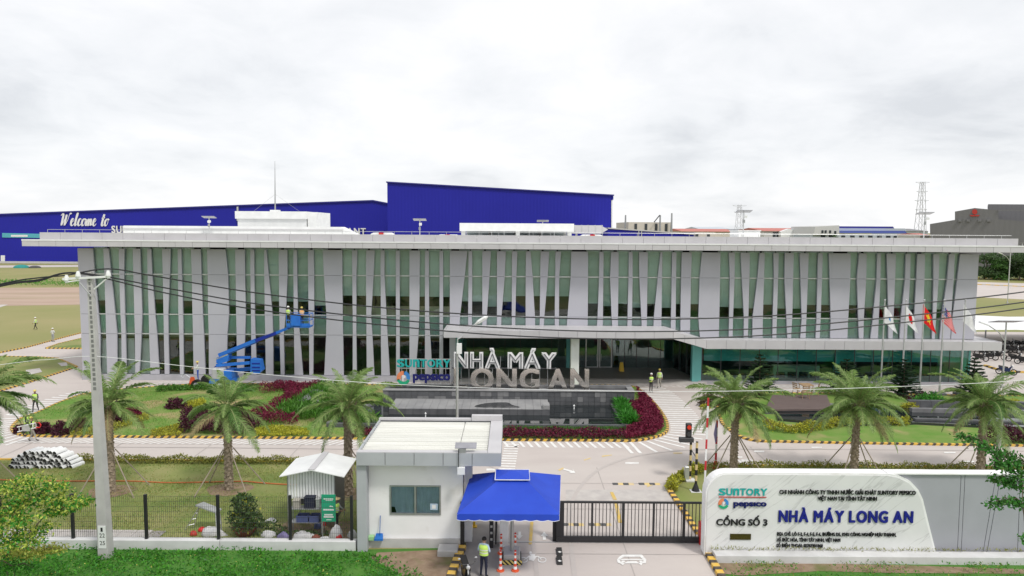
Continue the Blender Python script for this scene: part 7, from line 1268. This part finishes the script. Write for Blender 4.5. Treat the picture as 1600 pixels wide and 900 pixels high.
person('worker with dark sleeves and white helmet on the zebra path, left of a pair', gl(1017, 613), .2, FOLD, 1.72, 'shirt_dark', 'trouser_dark', 'hivis', 'helmet_white', grp='pair of workers before the entrance')
person('worker in pale clothes and cream helmet on the zebra path, right of a pair', gl(1030, 606), -.3, WALK, 1.75, 'shirt_white', 'trouser_khaki', 'hivis', 'helmet_yellow', grp='pair of workers before the entrance')
p = q3(450, 505.5); person('worker with white helmet at the left of the raised lift basket', (p.x, YBL+.1, bz+.02), math.pi*.9, FWD, 1.72, 'shirt_grey', 'trouser_dark', 'hivis', 'helmet_white', grp='workers in the lift basket')
p = q3(471, 505.5); person('worker with yellow helmet at the right of the raised lift basket', (p.x, YBL+.15, bz+.02), math.pi*1.1, FWD, 1.66, 'shirt_grey', 'navy', 'hivis_orange', 'helmet_yellow', grp='workers in the lift basket')
person('worker in blue overalls and yellow helmet standing at the base of the boom lift', (q3(321.5, 590).x, YBL-1.6, .98), -1.2, FWD, 1.7, 'shirt_white', 'overall_blue', None, 'helmet_yellow')
person('worker in pale shirt walking across the left lawn with a bag', gl(56, 515), -1.4, WALK, 1.72, 'shirt_white', 'trouser_dark', 'hivis', 'helmet_white'); person('worker all in pale grey standing at the yellow kerb of the left path', gl(83, 534), math.pi, FOLD, 1.72, 'shirt_white', 'shirt_grey', None, 'helmet_white')
p = gl(529, 822); person('person in straw hat and yellow vest standing in the shade beside the shed', (p[0], 33.6, .03), 1.2, FWD, 1.62, 'shirt_grey', 'trouser_dark', 'hivis', 'straw', hatkind='straw')
la, lc = Vector((*gl(33, 690)[:2], .95)), Vector((*gl(68, 690)[:2], 1.25)); ld = T('ladder', 'white two rail folding ladder with a red end carried by two workers', 'ladder', tuple(la))
for dz in (-.16, .16): MB().tube([la+Vector((0, -.3, dz)), lc+Vector((-.2, -.3, dz))], .035, 6).build('rail', 'white_metal', ld)
for k in range(6): q = la.lerp(lc, .08+k*.15)+Vector((0, -.3, 0)); MB().tube([q-Vector((0, 0, .16)), q+Vector((0, 0, .16))], .02, 5).build('rung', 'white_metal', ld)
b = MB(); b.tube([lc+Vector((-.25, -.3, -.16)), lc+Vector((-.02, -.3, -.17)), lc+Vector((.08, -.3, 0)), lc+Vector((-.02, -.3, .17)), lc+Vector((-.25, -.3, .16))], .04, 6); b.build('end_loop', 'red', ld); q = la.lerp(lc, .4)+Vector((0, -.34, -.02)); MB().box(q.x-.26, q.x+.26, q.y-.02, q.y+.02, q.z-.2, q.z+.2).build('panel', 'silver', ld)
# ================================================================== RIGHT SIDE: CANOPY, MOTORCYCLES, LAMPS
sheet('parking_ground', [(44, 70), (110, 70), (110, 104), (44, 104)], .024, 'concrete_road'); kerb([G2(1538, 572), G2(1556, 578), G2(1576, 582), G2(1600, 583), G2(1660, 586)], w=.3, h=.18, per=.9, z=.02)
pc = T('parking_canopy', 'large white fabric parking canopy on steel posts behind the building corner', 'parking canopy', (64, 90, 0)); x0, x1 = F(1524, 510, 84).x, 112; b = MB(); nx, ny = 12, 4; vs = []
for i in range(nx+1):
    for j in range(ny+1): x = x0+(x1-x0)*i/nx; y = 84+16*j/ny; vs.append((x, y, 3.0+.55*math.sin(math.pi*j/ny)+.12*math.sin(i*math.pi/2)-.012*(x-x0)))
b.add(vs, [(i*(ny+1)+j, (i+1)*(ny+1)+j, (i+1)*(ny+1)+j+1, i*(ny+1)+j+1) for i in range(nx) for j in range(ny)]); b.build('cover', 'white_metal', pc, True)
for k in range(5): x = x0+1.5+k*9; MB().tube([(x, 98, 0), (x, 98, 3)], .1, 6).build('post', 'steel', pc); MB().tube([(x, 98, 2.2), (x, 85, 2.95)], .07, 6).build('arm', 'steel', pc)
def moto(body):
    o = T('motorcycle', 'm', 'motorcycle'); 
    for y in (-.62, .62): 
        b = MB(); n = 16; vs = []
        for i in range(n):
            a = 2*math.pi*i/n
            for j in range(5): t = 2*math.pi*j/5; r = .27+.05*math.cos(t); vs.append((.05*math.sin(t), y+r*math.cos(a), .32+r*math.sin(a)))
        b.add(vs, [(i*5+j, i*5+(j+1) % 5, ((i+1) % n)*5+(j+1) % 5, ((i+1) % n)*5+j) for i in range(n) for j in range(5)]); w_ = b.build('wheel', 'wheel_rubber', o, True); MB().tube([(-.04, y, .32), (.04, y, .32)], .12, 8).build('hub', 'silver', w_)
    MB().prismX([(-.28, .38), (.30, .35), (.62, .62), (.70, .80), (.2, .72), (-.18, .70), (-.40, .95), (-.48, .90), (-.34, .55)], -.11, .11).build('body', body, o); MB().prismX([(-.14, .72), (.66, .83), (.70, .90), (.3, .86), (-.10, .82)], -.13, .13).build('seat', 'wheel_rubber', o)
    MB().tube([(0, -.62, .32), (0, -.46, .85), (0, -.40, 1.0)], .035, 6).build('fork', 'silver', o); MB().tube([(-.34, -.32, 1.06), (-.2, -.40, 1.0), (.2, -.40, 1.0), (.34, -.32, 1.06)], .018, 6).build('handlebar', 'black_metal', o); MB().ell((0, -.52, .92), .09, .07, .09, 8, 6).build('headlight', 'silver', o)
    for s in (-1, 1): m_ = MB().tube([(s*.28, -.35, 1.05), (s*.32, -.36, 1.22)], .008, 4).build('mirror_stem', 'black_metal', o); MB().ell((s*.34, -.36, 1.24), .06, .02, .04, 8, 5).build('mirror', 'silver', m_)
    MB().tube([(.14, .1, .30), (.15, .6, .36)], [.04, .05], 6).build('exhaust', 'silver', o); MB().add([(-.07, -.92, .50), (.07, -.92, .50), (.07, -.62, .68), (-.07, -.62, .68), (.06, -.36, .56), (-.06, -.36, .56)], [(0, 1, 2, 3), (3, 2, 4, 5)]).build('front_mudguard', body, o); return o
m1 = moto('bike_blue'); c = G(1572, 586); m1.location = (c.x, c.y, .03); m1.rotation_euler = (0, 0, .9); m1['label'] = 'dark blue motorcycle parked nearest us by the yellow kerb on the right'; m1['group'] = 'motorcycles under the parking canopy'
m2 = moto('bike_black'); bk_ = []
for i, (x, y, a) in enumerate([(1530, 565, 1.2), (1545, 563, 1.1), (1558, 562, 1.0), (1586, 566, .9), (1600, 570, .9), (1536, 556, 1.2), (1552, 552, 1.1), (1568, 551, 1.0), (1582, 553, .9), (1596, 553, .9), (1592, 543, .9), (1606, 545, 1), (1576, 543, 1)]):
    o = m2 if i == 0 else copy_tree(m2); c = G(x, y); o.location = (c.x, c.y, .03); o.rotation_euler = (0, 0, a); o['label'] = 'black motorcycle in the crowded rows under the white parking canopy'; o['group'] = 'motorcycles under the parking canopy'
m3 = moto('bike_black'); c = G(728, 913); m3.location = (c.x, c.y, .03); m3.rotation_euler = (0, 0, 2.9); m3.rotation_euler = (0, 0, .25); m3['label'] = 'black motorcycle cut off by the lower picture edge beside the guard'
def lamp2(px, ytop, ybase, lb, panel=True, r=.07):
    c = G(px, ybase); t = F(px, ytop, c.y); o = T('solar_lamp', lb, 'solar lamp', (c.x, c.y, 0), 'solar lamps'); MB().tube([c, (c.x, c.y, t.z)], r, 8).build('pole', 'silver', o); MB().ob((c.x, c.y, t.z+.1), 2.4 if panel else 1.2, 1.5 if panel else .6, .06, (R(-12), 0, 0)).build('solar_panel', 'panel_pv', o)
    e_ = Vector((c.x-1.9, c.y-.3, t.z-.2)); MB().tube([(c.x, c.y, t.z-1.8), (c.x-.7, c.y-.1, t.z-.9), e_], .045, 6).build('arm', 'silver', o); MB().ob(tuple(e_+Vector((-.35, 0, .12))), .9, .3, .1, (0, .35, 0)).build('lamp_head', 'white_metal', o); MB().box(c.x-.15, c.x+.15, c.y-.15, c.y+.15, 0, .25).build('base', 'concrete_pole', o)
lamp2(1566, 504, 606, 'solar lamp with a wide panel in front of the parking canopy'); lamp2(1574, 395, 474, 'tall thin solar lamp by the far right road', False, .09); lamp2(1594, 380, 436, 'farthest solar lamp at the right edge before the trees', False, .1)
# ================================================================== FOREGROUND GREENERY
P = fill([(-30, 22), (-3.9, 22), (-2.6, 26), (-3.6, 29), (-5.2, 30.6), (-7.0, 31.2), (-30, 31.4)], 60000); keep = rng.random(len(P)) < .55+.45*np.sin(P[:, 0]*1.7)*np.sin(P[:, 1]*2.1+P[:, 0]); P = P[keep]
kind(leaves('ground_weeds', np.column_stack([P, .02+.26*np.sqrt(rng.random(len(P)))*(.6+.4*np.sin(P[:, 0]*.9+P[:, 1]))]), .13, 'weed', None, .5, .35, mats2='branch_leaf', frac2=.35), 'stuff')
P = fill([(-30, 22), (-3.9, 22), (-5.2, 30.2), (-30, 31)], 900); kind(leaves('small_flowers', np.column_stack([P, .26+.06*rng.random(len(P))]), .05, 'tuft_yellow', None, .8), 'stuff')
P = fill([(8.6, 24), (40, 24), (40, 30.4), (9.2, 30.4)], 30000); k = (rng.random(len(P)) < .35+.4*np.sin(P[:, 0]*1.3)*np.sin(P[:, 1]*1.9+1)); P = P[k]; kind(leaves('ground_weeds', np.column_stack([P, .02+.16*np.sqrt(rng.random(len(P)))]), .11, 'weed', None, .4, .4, mats2='hedge_leaf', frac2=.3), 'stuff')
P = fill([(-40, 31.9), (-6.8, 31.9), (-6.8, 43.4), (-40, 43.4)], 90000); P = P[rng.random(len(P)) < .5+.5*np.sin(P[:, 0]*.55+.8*np.sin(P[:, 1]*.9))*np.sin(P[:, 1]*1.3+1)]; kind(leaves('lawn_grass', np.column_stack([P, np.full(len(P), .02)]), .10, 'hedge_leaf', None, .18, .8, mats2='weed', frac2=.25), 'stuff')
P = fill(isl, 90000); P = P[rng.random(len(P)) < .5+.5*np.sin(P[:, 0]*.6+np.sin(P[:, 1]*.8))*np.sin(P[:, 1]*1.1+.4)]; kind(leaves('lawn_grass', np.column_stack([P, np.full(len(P), .125)]), .11, 'weed', None, .2, .8, mats2='hedge_leaf', frac2=.4), 'stuff')
def branch_tree(name, lb, base, h, clumps, m, ls, m2=None, frac=.3):
    o = T(name, lb, 'tree', tuple(base)); top = Vector((base.x, base.y, h)); MB().tube([base, base.lerp(top, .5)+Vector((.1, 0, 0)), top], [.16, .11, .05], 8).build('trunk', 'bark', o); q = []; b = MB(); nodes = [base.lerp(top, t) for t in (.35, .5, .65, .8, 1)]
    clumps = sorted(clumps, key=lambda k: (F(k[0], k[1], k[2])-top).length)
    for (px, py, Y, rx, rz, n) in clumps:
        c = F(px, py, Y); r = rx*Y/FPX; hz2 = rz*Y/FPX; s = min(nodes, key=lambda k: (k-c).length+(0 if k.z < c.z else .6*(k.z-c.z))); mid = s.lerp(c, .5)+Vector((0, 0, .10+.08*(s-c).length)); L0 = (s-c).length; b.tube([s, mid, c], [.018+.012*min(L0, 2), .018, .008], 5); nodes.append(c)
        k = n//14                              # each leaf cluster: a spray of leaflets round a twig end
        for _ in range(max(3, k)):
            d = rng.normal(size=3); d /= np.linalg.norm(d); u_ = rng.random()**.5; cc = np.array([c.x, c.y, c.z])+d*u_*np.array([r, r*.9, hz2]); q.append(cc+rng.normal(size=(14, 3))*np.array([.10, .10, .035])*1.15)
    b.build('branch', 'bark', o); P = np.vstack(q); leaves('crown', P, ls, m, o, .5, -.15, mats2=m2, frac2=frac); return o
tb = Vector((F(-70, 850, 26.5).x, 26.5, 0))
branch_tree('young_tree', 'feathery yellow green young tree filling the lower left corner', tb, 5.2, [(45, 752, 26, 40, 7, 588), (85, 758, 26, 24, 6, 280), (20, 765, 25.5, 40, 9, 532), (60, 775, 26, 50, 8, 672), (105, 784, 26, 34, 6, 420), (125, 787, 26.5, 18, 5, 210), (35, 795, 25.5, 52, 10, 784), (90, 800, 26, 30, 7, 364), (-10, 800, 25, 40, 12, 420), (15, 815, 25, 40, 10, 532), (50, 828, 25.5, 34, 11, 503), (45, 845, 25, 34, 9, 420), (10, 845, 25, 30, 9, 364)], 'tree_leaf_yellow', .125, 'bright_leaf', .5)
branch_tree('young_tree', 'low yellow leafed sapling in front of the fence in the lower left corner', Vector((F(10, 890, 26.8).x, 26.8, 0)), 1.2, [(30, 862, 26.6, 34, 8, 380), (65, 862, 26.8, 32, 7, 340), (85, 858, 26.9, 22, 5, 180), (5, 872, 26.5, 26, 8, 240), (35, 852, 26.9, 26, 6, 200)], 'tuft_yellow', .12, 'tree_leaf_yellow', .35)
branch_tree('young_tree', 'dark green bush in the lower left corner below the yellow leaves', Vector((F(25, 905, 25.8).x, 25.8, 0)), .8, [(20, 885, 25.8, 34, 10, 420), (55, 888, 26, 24, 8, 240), (-10, 880, 25.8, 30, 10, 240)], 'weed', .11, 'branch_leaf', .5)
branch_tree('street_tree', 'green leafy branches reaching in from a tree beyond the right edge', Vector((F(1720, 800, 22).x, 22, 0)), 9, [(1508, 684, 22, 12, 5, 110), (1520, 688, 22, 9, 5, 66), (1535, 694, 22, 12, 6, 88), (1550, 703, 22, 14, 7, 110), (1568, 711, 22, 14, 7, 110), (1585, 717, 22, 14, 8, 121), (1602, 724, 22, 16, 9, 132), (1570, 727, 21.8, 20, 11, 253), (1592, 738, 21.8, 20, 13, 253), (1561, 747, 22, 14, 8, 132), (1575, 752, 22, 13, 8, 121), (1598, 758, 22, 16, 8, 143), (1562, 783, 21.5, 12, 6, 99), (1578, 783, 21.5, 12, 6, 99), (1597, 786, 21.5, 14, 7, 121), (1555, 790, 21.5, 6, 6, 44), (1602, 840, 21.5, 8, 6, 66)], 'branch_leaf', .13, 'tree_leaf', .35)
